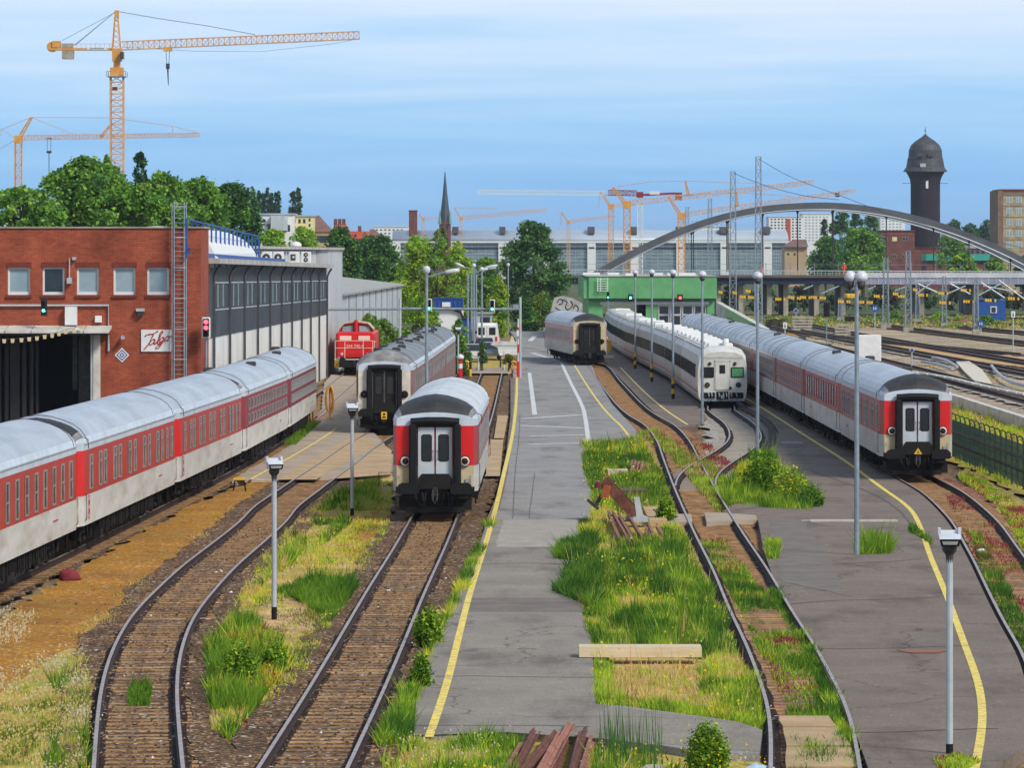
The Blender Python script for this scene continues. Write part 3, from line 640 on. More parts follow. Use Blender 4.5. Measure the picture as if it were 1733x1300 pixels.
def coach(label,p0,p1,st,group,end=False,gap=.45,wheels=True,z=0.):
    p0=Vector((p0[0],p0[1],0));p1=Vector((p1[0],p1[1],0)); d=(p1-p0); Ln=d.length-gap; d.normalize()
    t=thing('passenger_coach',label,'railway coach',(p0.x+d.x*gap/2,p0.y+d.y*gap/2,z),math.atan2(-d.x,d.y),group)
    sd=st['side']; y0,y1=(.0,Ln)
    # body: four bands of colour, tapered at the ends
    ys=[0,.7,Ln-.7,Ln]; hw=[1.27,1.405,1.405,1.27]
    zs=[(.62,.93,0) if st.get('skirt') else (.86,.93,0),(.93,1.72,0),(1.72,3.03,1),(3.03,3.245,2)]
    mb=MB()
    for s in (-1,1):
        for i in range(3):
            for a,b,m in zs:
                mb.m=3 if (m==1 and i in (0,2) and st.get('endside')) else m
                q=[(s*hw[i],ys[i],a),(s*hw[i+1],ys[i+1],a),(s*hw[i+1],ys[i+1],b),(s*hw[i],ys[i],b)]
                mb.quad(*(q if s>0 else q[::-1]))
    k0=.30
    for yy,fl in ((0,False),(Ln,True)):
        for a,b,m in ((.86,1.72,4),(1.72,3.03,3),(3.03,3.245,5)):
            mb.m=m; q=[(-1.27,yy,a),(1.27,yy,a),(1.27,yy,b),(-1.27,yy,b)]
            mb.quad(*(q[::-1] if fl else q))
        mb.m=5; rp=roof_profile(k0,1.27); pp=[(x,yy,z_) for x,z_ in rp]
        mb.poly(pp if not fl else pp[::-1])
    mb.m=6; mb.quad((-1.3,.3,.86),(-1.3,Ln-.3,.86),(1.3,Ln-.3,.86),(1.3,.3,.86))
    ms=[M[st['lower']],M[st['band']],M[st.get('upper','upper_pale')],M[st.get('endband',st['band'])],M[st.get('endlow','end_beige')],M[st.get('endtop','upper_pale')],M['iron']]
    mb.build('body',ms,t,world=False)
    # roof with rounded ends
    r=MB(); r.smooth=True
    st_y=[(0,k0),(.06,.5),(.2,.68),(.45,.83),(.8,.94),(1.2,1)]
    sec=[(y,k) for y,k in st_y]+[(Ln*j/6,1) for j in range(1,6)]+[(Ln-y,k) for y,k in reversed(st_y)]
    prof=[]
    for y,k in sec:
        e=min(y,Ln-y); w_=1.27+(1.405-1.27)*min(1,e/.7); prof.append([(x,y,z_) for x,z_ in roof_profile(k,w_)])
    for i in range(len(sec)-1):
        for j in range(12):
            dm=st.get('dome',True) and max(sec[i][0],sec[i+1][0])<=st.get('domel',1.21)
            r.m=(1 if 2<=j<=9 else (3 if 1<=j<=10 else 2)) if dm else (2 if j in (0,11) else 0)
            r.quad(prof[i][j],prof[i][j+1],prof[i+1][j+1],prof[i+1][j])
    me=r.build('roof',[M[st.get('roof','roof_silver')],M[st.get('domem','dome_soot')],M[st.get('upper','upper_pale')],M['dome_mid']],t,world=False)
    for s_ in (-1,1):
        gt=MB(); gt.bx(s_*1.405-.012,s_*1.405+.03,.7,Ln-.7,3.2,3.235); gt.build('gutter',M['galv_light'],t,world=False)
    for yy in st.get('seams',(1.22,Ln-1.22)):
        seam=MB(); pr=roof_profile(1,1.405)
        seam.tube([(x,yy,z_+.006) for x,z_ in pr],.014,4,False)
        seam.build('roof_seam',M['iron_grey'],t,world=False)
    for yy,xx in st.get('vents',()):
        v=MB(); zt=4.03-.79*(abs(xx)/1.405)**2.6*1.0
        v.bev(xx-.2,xx+.2,yy-.3,yy+.3,zt-.15,zt+.1,.04); v.build('roof_vent',M['iron_grey'],t,world=False)
    # windows on the side that faces the viewer
    for (yw,zc,w_,h_,kd,gl) in st['windows'](Ln):
        inst(window_mesh(w_,h_,kd,gl,st.get('frame','frame_alu')),'window',t,(sd*1.405,yw,zc),(0,0,0 if sd>0 else math.pi))
    # doors near both ends, hand rails, writing
    for yw in st.get('doors',()):
        yw=yw if yw>0 else Ln+yw
        d_=MB(); d_.bx(-.01,.022,-.42,.42,-1.02,1.0); d_.m=1; d_.bx(.0221,.03,-.22,.22,.15,.85)
        o=d_.build('side_door',[M[st.get('doorside',st['band'])],M['glass_dark']],t,world=False); o.location=(sd*1.385,yw,1.98); o.rotation_euler=(0,0,0 if sd>0 else math.pi)
    if end or st.get('rails',True):
        for yw in (.75,Ln-.75): hr=MB(); hr.tube([(sd*1.41,yw,1.0),(sd*1.46,yw,1.05),(sd*1.46,yw,1.75),(sd*1.41,yw,1.8)],.016,6); hr.build('hand_rail',M['iron_grey'],t,world=False)
        hr=MB(); hr.tube([(sd*1.40,.55,3.42),(sd*1.52,.55,3.36),(sd*1.54,.55,3.1)],.014,5)
        hr.build('hand_rail',M['iron_grey'],t,world=False)
    for (s_,yw,zc,hh,ml) in st.get('text',lambda L_:())(Ln):
        o=text_obj(s_,hh,M[ml],'lettering',t); o.location=(sd*1.415,yw,zc); o.rotation_euler=(math.pi/2,0,math.pi/2 if sd>0 else -math.pi/2)
    if st.get('emblem'):
        e_=MB(); yb=st['emblem'] if st['emblem']>0 else Ln+st['emblem']; x_=sd*1.409
        for a,b,c_,d2 in ((-.17,.17,.30,.34),(-.17,.17,-.34,-.30),(-.17,-.13,-.3,.3),(.13,.17,-.3,.3),(-.07,.07,.06,.2),(-.07,.07,-.2,-.06)): e_.bx(x_-.004,x_+.004,yb+a,yb+b,1.35+c_,1.35+d2)
        e_.build('emblem',M['letter_red'],t,world=False)
    # underframe, bogies
    u=MB(); random.seed(int(Ln*100+p0.y)); u.bx(-1.1,1.1,.4,Ln-.4,.72,.88)
    yy=5.6
    while yy<Ln-6.5:
        l_=rnd(.6,1.7); u.bx(-1.25,1.25,yy,yy+l_,rnd(.22,.5),.75)
        for q in range(int(l_/.35)): u.tube([(sd*1.28,yy+.2+q*.33,.78),(sd*1.28,yy+.2+q*.33,rnd(.3,.5))],.03,5)
        yy+=l_+rnd(.15,.6)
    for yw in (2.0,Ln-2.0,4.9,Ln-4.9): u.tube([(sd*1.3,yw,.9),(sd*1.3,yw+.1,.35)],.03,5)
    u.build('underframe',M['iron'],t,world=False)
    bogie(t,3.4,sd,wheels); bogie(t,Ln-3.4,sd,wheels)
    # folded gangway bellows between coaches
    if not end:
        g=MB(); g.bev(-.82,-.58,-.22,.02,.95,3.1,.05); g.bev(.58,.82,-.22,.02,.95,3.1,.05); g.bx(-.8,.8,-.2,.02,3.05,3.3); g.bx(-.55,.55,-.05,.0,.95,3.05)
        g.bx(-.9,-.75,-.24,.1,.85,1.05); g.bx(.75,.9,-.24,.1,.85,1.05)
        g.build('gangway',M['rubber'],t,world=False)
    else: coach_end(t,st)
    g=MB(); g.bev(-.82,-.58,Ln-.02,Ln+.22,.95,3.1,.05); g.bev(.58,.82,Ln-.02,Ln+.22,.95,3.1,.05); g.bx(-.8,.8,Ln-.02,Ln+.2,3.05,3.3); g.build('gangway',M['rubber'],t,world=False)
    return t
def text_obj(s,h,m,name,parent=None,align='CENTER',depth=.004):
    cu=bpy.data.curves.new(name,'FONT'); cu.body=s; cu.size=h*1.4; cu.align_x=align; cu.align_y='CENTER'; cu.extrude=depth
    tmp=bpy.data.objects.new('tmp',cu); COL.objects.link(tmp); bpy.context.view_layer.update()
    me=bpy.data.meshes.new_from_object(tmp.evaluated_get(bpy.context.evaluated_depsgraph_get()))
    bpy.data.objects.remove(tmp); bpy.data.curves.remove(cu); me.materials.clear(); me.materials.append(m); me.name=name
    o=bpy.data.objects.new(name,me); COL.objects.link(o)
    if parent is not None: o.parent=parent
    return o
# window layouts, along the length Ln
def lay_pairs(g='glass_brown',zc=2.36):
    def f(Ln):
        out=[]; a=2.0
        for fr,w in ((.085,.62),(.17,.62),(.215,.62),(.31,.66),(.36,.66),(.46,.74),(.515,.6),(.615,.78),(.67,.6),(.765,.74),(.815,.55),(.875,.55),(.93,.55)):
            out.append((fr*Ln,zc,w,1.02,'hopper',g))
        return out
    return f
def lay_even(n,g='glass_brown',w=.62,h=1.06,zc=2.34,kind='half'):
    return lambda Ln:[(Ln*(.06+.90*(i+.5)/n),zc,w,h,kind,g) for i in range(n)]
def lay_double(n,w=.7):
    def f(Ln):
        o=[]
        for i in range(n):
            y=Ln*(.07+.9*(i+.5)/n)
            o.append((y,2.66,w,.46,'blind' if i%5 in (1,2,3) and n<12 else 'plain','glass_dark')); o.append((y,2.08,w,.40,'plain','glass_dark'))
        return o
    return f
txt=lambda L_:((('abenteuer bahn',L_*.76,1.38,.14,'letter_red')),)
txt=lambda L_:(('•••• •••••• ••••',L_*.80,1.36,.13,'letter_red'),)
# long train on the left
stA=dict(side=1,dome=False,lower='lower_white',band='band_red',endside=True,endband='end_red',endlow='end_beige',windows=lay_pairs(),emblem=1.7,text=txt,roof='roof_silver')
stA1=dict(stA,windows=lay_even(13),emblem=4.2)
stB=dict(stA,band='band_crimson',endside=False,windows=lay_double(14,.9),emblem=None,roof='roof_silver',text=txt)
grpL='coaches of the long left hand train'
def seg(z0,z1):
    f=lambda z_: next(a[0]+(b[0]-a[0])*(z_-a[1])/(b[1]-a[1]) for a,b in zip(CL,CL[1:]) if a[1]<=z_<=b[1])
    return (f(z0),z0),(f(z1),z1)
coach('nearest coach of the left train, cut by the photo edge, evenly spaced windows',*seg(104.7,130.3),stA1,grpL)
coach('second coach of the left train, red band with paired windows, beside the ochre sand',*seg(130.3,155.9),dict(stA,dome=True,domel=.81),grpL)
coach('third coach of the left train, standing in front of the lettered brick wall',*seg(155.9,180.4),dict(stA,vents=((16,-.9),)),grpL)
coach('dark red coach with two rows of small windows, fourth in the left train',*seg(180.4,205.8),dict(stB,dome=True,domel=.46,vents=((8,-.7),(15,.5))),grpL)
coach('last coach of the left train, wine red with many small windows',*seg(205.8,231),dict(stB,band='band_wine',windows=lay_double(18,.8),endband='end_red',vents=((9,.3),(20,-.4))),grpL)
# single coach in the middle
stC=dict(side=1,lower='lower_grey',band='band_dull',endband='end_red',windows=lay_pairs('glass_dark'),roof='roof_light',text=txt,doors=(-1.2,))
grpN=None
coach('single coach with red end panels and grey doors in the middle of the yard',((736-CX)/51.4,149.9),((763-CX)/44.2+.06,174.4),stC,None,end=True)
# brown coaches behind it
stD=dict(side=1,lower='end_cream',band='band_brown',endband='end_cream',endlow='end_cream',endtop='upper_pale',door='iron',ring='iron',windows=lay_even(10,'glass_dark',1.0,.8,2.4,'plain'),roof='roof_dirty',plate='box',rails=False,
         upper='upper_pale',domem='dome_mid',vents=((3.0,-.45),(3.0,.45),(9.5,-.45),(9.5,.45),(16,.1),(22.5,.3)),skirt=True)
grpB='brown and cream coaches in line'
coach('cream ended brown coach with a yellow plate below its dark gangway',(-6.22,221.5),(-5.78,247.5),stD,grpB,end=True)
stD2=dict(stD,dome=False,lower='band_brown',plate=None)
coach('brown coach in the middle of the three coach row beside the white wall',(-5.78,247.5),(-5.42,273.5),stD2,grpB)
coach('farthest brown coach of the row, its roof end beside the slim birch',(-5.42,273.5),(-5.1,299.5),stD2,grpB)
# small coach by the green hall
stS=dict(side=-1,lower='lower_grey',band='band_pink',endband='end_beige',endlow='end_beige',endtop='end_beige',door='iron',ring='iron',windows=lay_even(12,'glass_dark',.9,.85,2.3,'plain'),roof='roof_silver',rails=False)
coach('short looking pale pink coach with a black end near the green hall',((998-CX)/21.6,356),(4.1,381.5),stS,None,end=True)
# long train on the right
grpR='coaches of the long right hand train'
stR=dict(side=-1,lower='lower_grey',band='band_dull',endband='end_red',endlow='end_beige',windows=lay_pairs('glass_dark'),roof='roof_silver',text=txt,plate='tri',emblem=None)
RX=lambda z_: 15.66 if z_<190 else (15.75 if z_<272 else 15.75-(z_-272)*.008)
names=['front coach of the right train with red end panels and a yellow triangle','second coach of the right train with grey streaked windows','third coach of the right train with a row of white marks below its windows','fourth coach of the right train, next to the white cab','fifth coach of the right train, behind the roof of the white train','sixth coach of the right train, dull red, partly behind the white train','seventh coach of the right train, mostly its pale roof in view','last coach of the right train, standing before the green hall doors']
zz=[175.6,199.3,223.5,247.5,271.5,296,320,344,367]
for i,nm in enumerate(names):
    st=dict(stR)
    if i: st['dome']=False
    if i==1: st.update(windows=lay_even(13,'glass_grey',1.1,.95,2.4,'plain'),frame='band_dull',lower='lower_white')
    if i==2: st.update(band='band_crimson',windows=lay_double(12,.75))
    if i in (3,4): st.update(band='band_wine',windows=lay_double(15,.8))
    if i>4: st.update(band='band_wine',windows=lay_even(10,'glass_dark',.7,.7,2.3,'plain'),text=lambda L_:(),rails=False)
    st['vents']=((7,.5),(17,-.3)) if i%2 else ((12,.6),)
    if i>=3: st['seams']=(1.22,6.5,12.5,18,22)
    coach(nm,(RX(zz[i]),zz[i]),(RX(zz[i+1]),zz[i+1]),st,grpR,end=(i==0),wheels=i<4)

# ---- white articulated train ------------------------------------------------------------
mm('talgo_white',L(214,213,206),L(198,197,189),1.5,.4,0,dirt=L(168,164,150),dscale=.8,damt=.5)
mm('talgo_silver',L(172,173,172),L(150,151,152),1.2,.35,.25,dirt=L(140,138,132),dscale=.7,damt=.5)
mm('talgo_red',L(196,70,60),L(176,60,52),2,.45)
TAL=[(1.28,.28),(1.40,.55),(1.46,1.2),(1.46,1.75),(1.43,2.35),(1.36,2.9),(1.16,3.2),(.75,3.36),(0,3.42)]
def talgo_shell(mb,ys,ks,mats):
    pr=TAL+[(-x,z) for x,z in reversed(TAL[:-1])]; n=len(pr)
    rows=[[(x*kx,y,.28+(z-.28)*kz) for x,z in pr] for y,(kx,kz) in zip(ys,ks)]
    for i in range(len(rows)-1):
        for j in range(n-1):
            mb.m=mats(j if j<8 else 15-j)
            mb.quad(rows[i][j],rows[i][j+1],rows[i+1][j+1],rows[i+1][j])
    return rows
tal=[(12.05,260.5),(12.05,285.5),(11.95,312),(11.6,335),(10.75,372),(10.4,410),(10.5,445),(11.0,480)]
grpT='cars of the white articulated train'
def tal_car(label,a,b,first=False,boxes=3):
    a=Vector((a[0],a[1],0));b=Vector((b[0],b[1],0));d=b-a;Ln=d.length-.35;d.normalize()
    t=thing('train_car',label,'railway car',(a.x+d.x*.17,a.y+d.y*.17,0),math.atan2(-d.x,d.y),grpT)
    mb=MB(); mb.smooth=False
    ys=[0,.25,Ln-.25,Ln] if not first else [0,.12,.7,1.6,Ln]
    ks=[(.95,.97),(1,1),(1,1),(.95,.97)] if not first else [(.965,.90),(.99,.93),(1,.99),(1,1),(1,1)]
    rows=talgo_shell(mb,ys,ks,lambda j:(1 if j>=6 else 0))
    mb.m=2 if first else 0
    mb.poly(rows[0]); mb.poly(rows[-1][::-1])
    body=mb.build('body',[M['talgo_white' if first else 'talgo_silver'],M['talgo_white'],M['talgo_white']],t,world=False)
    s=MB(); s.bx(-1.475,-1.46,.3,Ln-.3,.78,.88); s.build('red_stripe',M['talgo_red'],t,world=False)
    n=int(Ln/1.55)
    for i in range(n):
        y=.9+i*(Ln-1.6)/max(1,n-1)
        if first and y<2.2: continue
        inst(window_mesh(1.05,.78,'plain','glass_dark','iron_grey'),'window',t,(-1.45,y,1.95),(0,R(-3),math.pi))
    g=MB(); g.extr([(x*.94,.3+(z-.28)*.93) for x,z in TAL]+[(-x*.94,.3+(z-.28)*.93) for x,z in reversed(TAL[:-1])],Ln-.05,Ln+.35); g.build('gangway',M['rubber'],t,world=False)
    for i in range(1,int(Ln/12.5)):
        q=MB(); y=i*Ln/int(Ln/12.5); q.extr([(x*1.004,.28+(z-.28)*1.004) for x,z in TAL]+[(-x*1.004,.28+(z-.28)*1.004) for x,z in reversed(TAL[:-1])],y-.12,y+.12); q.build('joint_bellows',M['rubber'],t,world=False)
    for i in range(boxes):
        y=(i+.6)*Ln/boxes; q=MB(); q.bev(-.72,.72,y-.62,y+.62,3.3,3.54,.05); q.build('roof_unit',M['white'],t,world=False)
    q=MB(); q.bx(-1.2,-1.12,.4,Ln-.4,3.25,3.34); q.bx(-1.02,-.96,.4,Ln-.4,3.32,3.4); q.build('roof_duct',M['talgo_white'],t,world=False)
    w=MB()
    for y in ([1.6] if first else [])+[.2]:
        for s_ in (-1,1): w.lathe([(.38,-.06),(.42,.0),(.38,.06),(.1,.06)],(s_*.75,y+.6,.42),16,M=Matrix.Rotation(math.pi/2,4,'Y'))
    w.bx(-1.1,1.1,.3,Ln-.3,.2,.4); w.build('running_gear',M['iron'],t,world=False)
    return t
T0=tal_car('white end car with a green and a dark cab window facing the viewer',tal[0],tal[1],True,5)
tal_car('silver car with dark windows coupled behind the white end car',tal[1],tal[2],boxes=4)
tal_car('middle silver car of the white train with a dark doorway',tal[2],tal[3],boxes=3)
tal_car('silver cars of the white train curving to the green hall door',tal[3],tal[4],boxes=3)
tal_car('car of the white train just outside the green hall opening',tal[4],tal[5],boxes=1)
tal_car('rear car of the white train inside the green hall',tal[5],tal[6],boxes=1)
mb=MB(); mb.extr([(-1.2,2.72),(1.2,2.72),(1.1,2.83),(-1.1,2.83)],-.02,.05); mb.build('brow_line',M['lower_grey'],T0,world=False)
for x,gl in ((-.86,'glass_dark'),(.86,'glass_green')):
    mb=MB(); mb.m=1; mb.extr([(x-.34,1.62),(x+.34,1.62),(x+.37,1.66),(x+.37,2.18),(x+.34,2.22),(x-.34,2.22),(x-.37,2.18),(x-.37,1.66)],-.035,.03); mb.m=0; mb.extr([(x-.31,1.68),(x+.31,1.68),(x+.31,2.16),(x-.31,2.16)],-.045,-.0355); mb.build('cab_window',[M[gl],M['rubber']],T0,world=False)
mb=MB(); mb.extr([(-.36,.92),(.36,.92),(.40,.97),(.40,2.52),(-.40,2.52),(-.40,.97)],-.05,.02); dr=mb.build('end_door',M['talgo_white'],T0,world=False)
mb=MB(); mb.extr([(-.16,1.86),(.16,1.86),(.16,2.34),(-.16,2.34)],-.07,-.051); mb.build('pane',M['glass_dark'],dr,world=False)
mb=MB(); mb.bx(-.46,-.41,-.03,.01,.92,2.6); mb.bx(.41,.46,-.03,.01,.92,2.6); mb.bx(-.46,.46,-.03,.01,2.535,2.6); mb.build('door_frame',M['lower_grey'],T0,world=False)
for x,z,r_ in ((-.86,1.2,.15),(.92,1.2,.15),(-.72,2.42,.1),(.72,2.42,.1),(.46,1.02,.09)):
    mb=MB(); mb.m=1; mb.lathe([(r_,0),(r_,.06),(r_*.7,.08)],(x,-.0,z),16,M=Matrix.Rotation(math.pi/2,4,'X')); mb.m=0; mb.lathe([(r_*.7,0),(r_*.7,.081),(.001,.09)],(x,-.0,z),16,M=Matrix.Rotation(math.pi/2,4,'X')); mb.build('headlamp',[M['iron_grey'],M['rubber']],T0,world=False)
mb=MB(); mb.extr([(-1.2,.42),(-.42,.42),(-.42,.76),(-1.2,.76)],-.05,.02); mb.extr([(.42,.42),(1.2,.42),(1.2,.76),(.42,.76)],-.05,.02); mb.extr([(-.34,.35),(.34,.35),(.34,.82),(-.34,.82)],-.04,.02); mb.build('coupler_pocket',M['iron'],T0,world=False)
mb=MB()
for x in (-.8,-.62,-.2,.05,.22,.5,.8): mb.tube([(x,-.02,.75),(x+.03,-.2,.55),(x,-.12,.3)],.04,6)
mb.bx(-.1,.1,-.35,0,.42,.62); mb.bx(-1.15,1.15,-.1,.1,.26,.36); mb.build('coupler',M['galv'],T0,world=False)
mb=MB(); mb.tube([(-1.45,.6,1.),(-1.5,.4,1.1),(-1.5,.4,2.2),(-1.45,.6,2.3)],.02,6); mb.lathe([(.18,0),(.2,.2),(.16,.42)],(.3,2.2,3.4),12); mb.build('roof_horn',M['white'],T0,world=False)

# ---- red shunting locomotive --------------------------------------------------------------
mm('loco_red',L(214,26,24),L(196,22,22),1.5,.38,0,dirt=L(170,40,36),dscale=.9,damt=.4)
mm('pale_pink',L(240,205,196),L(228,190,180),3,.5)
t=thing('shunting_locomotive','red shunting locomotive with white rails standing beside the pale hall','locomotive',(-11.45,331,0),0.)
mb=MB(); mb.bev(-1.38,1.38,.6,13,1.18,3.0,.12); mb.build('bonnet',M['loco_red'],t,world=False)
mb=MB(); cab=[(-1.42,1.25),(1.42,1.25),(1.42,2.6),(1.22,3.25),(.85,3.62),(0,3.74),(-.85,3.62),(-1.22,3.25),(-1.42,2.6)]
mb.extr(cab,3.5,6.4); cb=mb.build('cab',M['loco_red'],t,world=False)
mb=MB(); mb.extr([(1.30,3.2),(.88,3.64),(0,3.78),(-.88,3.64),(-1.30,3.2),(-1.22,3.2),(-.85,3.58),(0,3.70),(.85,3.58),(1.22,3.2)],3.3,6.6); mb.build('roof',M['end_beige'],cb,world=False)
for s in (-1,1):
    q=[(s*.22,3.0),(s*1.06,2.96),(s*.98,3.36),(s*.22,3.46)]
    mb=MB(); mb.m=0; mb.extr(q if s<0 else q,3.47,3.499); mb.m=1; mb.extr([(s*.15,2.93),(s*1.18,2.88),(s*1.03,3.42),(s*.15,3.54)],3.48,3.4995); mb.build('cab_window',[M['glass_grey'],M['letter_black']],cb,world=False)
mb=MB(); mb.tube([(0,3.3,2.9),(0,3.3,3.86)],.15,12); mb.build('exhaust_stack',M['loco_red'],t,world=False)
for s in (-1,1):
    mb=MB(); mb.bx(s*.68-.42,s*.68+.42,.56,.599,2.42,2.74); mb.build('radiator_grille',M['pale_pink'],t,world=False)
mb=MB()
for z in (2.38,1.86): mb.tube([(-1.42,.15,z),(1.42,.15,z)],.022,6)
for x in (-1.42,-.72,.62,1.3,1.42): mb.tube([(x,.15,1.05),(x,.15,2.38)],.024,6)
mb.bx(-1.45,1.45,.05,.25,1.0,1.06); mb.tube([(1.46,.2,1.0),(1.46,3.4,1.0)],.02,6); mb.tube([(1.46,.2,2.3),(1.46,3.4,2.3)],.02,6); mb.build('front_railing',M['pale_pink'],t,world=False)
mb=MB(); mb.bx(-1.35,1.35,.1,.4,.45,1.0); mb.bx(-1.1,1.1,.3,12.8,.5,1.15); mb.build('buffer_beam',M['rubber'],t,world=False)
mb=MB(); mb.bx(-1.46,-1.12,.02,.095,.42,1.0); mb.m=1
for i in range(4): mb.extr([(-1.46,.44+i*.15),(-1.12,.56+i*.15),(-1.12,.63+i*.15),(-1.46,.51+i*.15)],.01,.0195)
mb.build('hazard_panel',[M['yellow'],M['letter_black']],t,world=False)
for s in (-1,1):
    mb=MB(); mb.lathe([(.13,0),(.11,.3),(.24,.34),(.24,.4)],(s*.87,.1,.95),14,M=Matrix.Rotation(math.pi/2,4,'X')); mb.build('buffer',M['rubber'],t,world=False)
mb=MB(); mb.bar((0,.1,.95),(0,-.15,.92),.1); mb.tube([(-.06,-.15,.9),(0,-.2,.5),(.06,-.15,.9)],.03,6); mb.build('coupling',M['iron_grey'],t,world=False)
for s in (-1,1):
    mb=MB(); mb.lathe([(.11,0),(.09,.05)],(s*.95,.6,1.4),12,M=Matrix.Rotation(math.pi/2,4,'X')); mb.build('headlamp',M['lamp_head'],t,world=False)
for y in (2,5,8,11):
    for s in (-1,1): inst(WHEEL,'wheel',t,(s*.75,y,.49))
o=text_obj('294 740-4',.22,M['pale_pink'],'lettering',t); o.location=(0,.585,1.98); o.rotation_euler=(math.pi/2,0,0)
# ---- buildings --------------------------------------------------------------------------
M['brick']=brick('brick_red',L(160,72,46),L(132,54,36),L(146,102,80))
M['brick_dark']=brick('brick_dark',L(118,66,58),L(98,54,48),L(116,86,78))
M['brick_tower']=brick('brick_tower',L(46,34,42),L(34,26,34),L(44,36,42))
M['brick_tan']=brick('brick_tan',L(172,154,124),L(154,138,110),L(172,158,134))
mm('brick_edge',L(120,52,36),L(98,42,30),4,.85)
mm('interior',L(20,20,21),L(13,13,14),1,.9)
mm('strip',L(38,37,37),L(27,27,27),1,.6)
mm('clad_dark',L(106,114,122),L(84,92,100),.8,.6,.1,dirt=L(70,74,78),dscale=.4,damt=.7,stretch=(1,1,.3))
mm('clad_white',L(232,231,225),L(220,218,211),.8,.6,0,dirt=L(166,156,140),dscale=.5,damt=.5,stretch=(1,1,.35))
M['brick_brown']=brick('brick_brown',L(138,110,92),L(120,94,78),L(140,120,104))
mm('clad_grey',L(196,202,204),L(178,184,186),.8,.55,.1,dirt=L(150,154,154),dscale=.4,damt=.5,stretch=(1,1,.3))
mm('column',L(70,72,76),L(54,56,60),2,.6)
mm('eave',L(190,188,182),L(164,160,154),1,.8,0,dirt=L(120,116,110),dscale=.6,damt=.7)
mm('felt',L(172,172,166),L(150,150,146),.8,.9,0,dirt=L(124,122,116),dscale=.3,damt=.6)
mm('green_wall',L(100,168,108),L(88,152,96),.6,.5,0,dirt=L(70,130,76),dscale=.3,damt=.5)
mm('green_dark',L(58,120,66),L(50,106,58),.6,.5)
mm('hall_roof',L(176,186,194),L(160,170,180),.1,.4,.1)
mm('hall_glass',L(118,140,146),L(92,114,122),.2,.25,.1,dirt=L(150,168,170),dscale=.15,damt=.8,stretch=(1,1,4))
mm('tile_red',L(190,78,56),L(168,66,48),.4,.8)
mm('tile_brown',L(126,96,86),L(108,82,74),.4,.8)
mm('render_white',L(228,228,226),L(214,214,212),.3,.8)
mm('render_cream',L(224,212,156),L(208,196,142),.3,.8)
mm('render_tan',L(186,158,122),L(168,142,110),.3,.8)
mm('slate',L(56,56,60),L(40,40,45),.5,.6,0,dirt=L(96,94,94),dscale=.35,damt=.5,stretch=(1,1,3))
mm('copper',L(120,160,140),L(96,136,120),.5,.7)
mm('spire',L(62,70,84),L(50,58,72),.5,.6)
mm('arch_steel',L(96,98,102),L(80,82,86),.3,.5,.2)
mm('tarp_white',L(206,206,210),L(180,180,188),.3,.8,0,dirt=L(150,150,160),dscale=.2,damt=.6)
mm('tarp_violet',L(150,152,172),L(132,134,156),.3,.8)
def wall(mb,x0,x1,z0,z1,y,holes,dep=.25,m=0,mr=0):
    """wall facing -Y with rectangular openings and their reveals"""
    xs=sorted({x0,x1,*[h[0] for h in holes],*[h[1] for h in holes]}); zs=sorted({z0,z1,*[h[2] for h in holes],*[h[3] for h in holes]})
    mb.m=m
    for a,b in zip(xs,xs[1:]):
        for c,d in zip(zs,zs[1:]):
            if any(h[0]<=a and b<=h[1] and h[2]<=c and d<=h[3] for h in holes): continue
            mb.quad((a,y,c),(b,y,c),(b,y,d),(a,y,d))
    mb.m=mr
    for a,b,c,d in holes:
        mb.quad((a,y,c),(a,y+dep,c),(b,y+dep,c),(b,y,c)); mb.quad((a,y,d),(b,y,d),(b,y+dep,d),(a,y+dep,d))
        mb.quad((a,y,c),(a,y,d),(a,y+dep,d),(a,y+dep,c)); mb.quad((b,y,c),(b,y+dep,c),(b,y+dep,d),(b,y,d))
# red brick workshop with the vehicle door
ZB=216.; sB=F/ZB; bx=lambda x:(x-CX)/sB; bz=lambda y:H-(y-HOR)/sB
t=thing('brick_workshop','red brick workshop with five white windows over a wide dark train door','workshop',(bx(200),ZB,-.3))
W5=[(13,51),(72,109),(130,167),(192,229),(249,286)]
holes=[(bx(a),bx(b),bz(499),bz(453)) for a,b in W5]+[(bx(-240),bx(160),-.3,bz(556))]
mb=MB(); x1=bx(340)
wall(mb,bx(-420),x1,-.3,bz(386),ZB,holes,.3)
mb.quad((x1,ZB,-.3),(x1,221.5,-.3),(x1,221.5,bz(386)),(x1,ZB,bz(386)))
mb.quad((x1,221.5,-.3),(bx(300),221.5,-.3),(bx(300),221.5,bz(386)),(x1,221.5,bz(386)))
mb.quad((bx(-420),ZB+.3,bz(388)),(x1,ZB+.3,bz(388)),(x1-.05,221.5,bz(388)),(bx(-420),221.5,bz(388)))
mb.bx(bx(-420),bx(240),221.7,245,5.6,bz(400))
mb.build('wall',M['brick'],t)
mb=MB(); mb.bx(bx(-420),x1+.06,ZB-.08,ZB+.35,bz(386),bz(383.6)); mb.bx(x1-.25,x1+.06,ZB+.36,221.6,bz(386),bz(383.6)); mb.build('coping',M['concrete'],t)
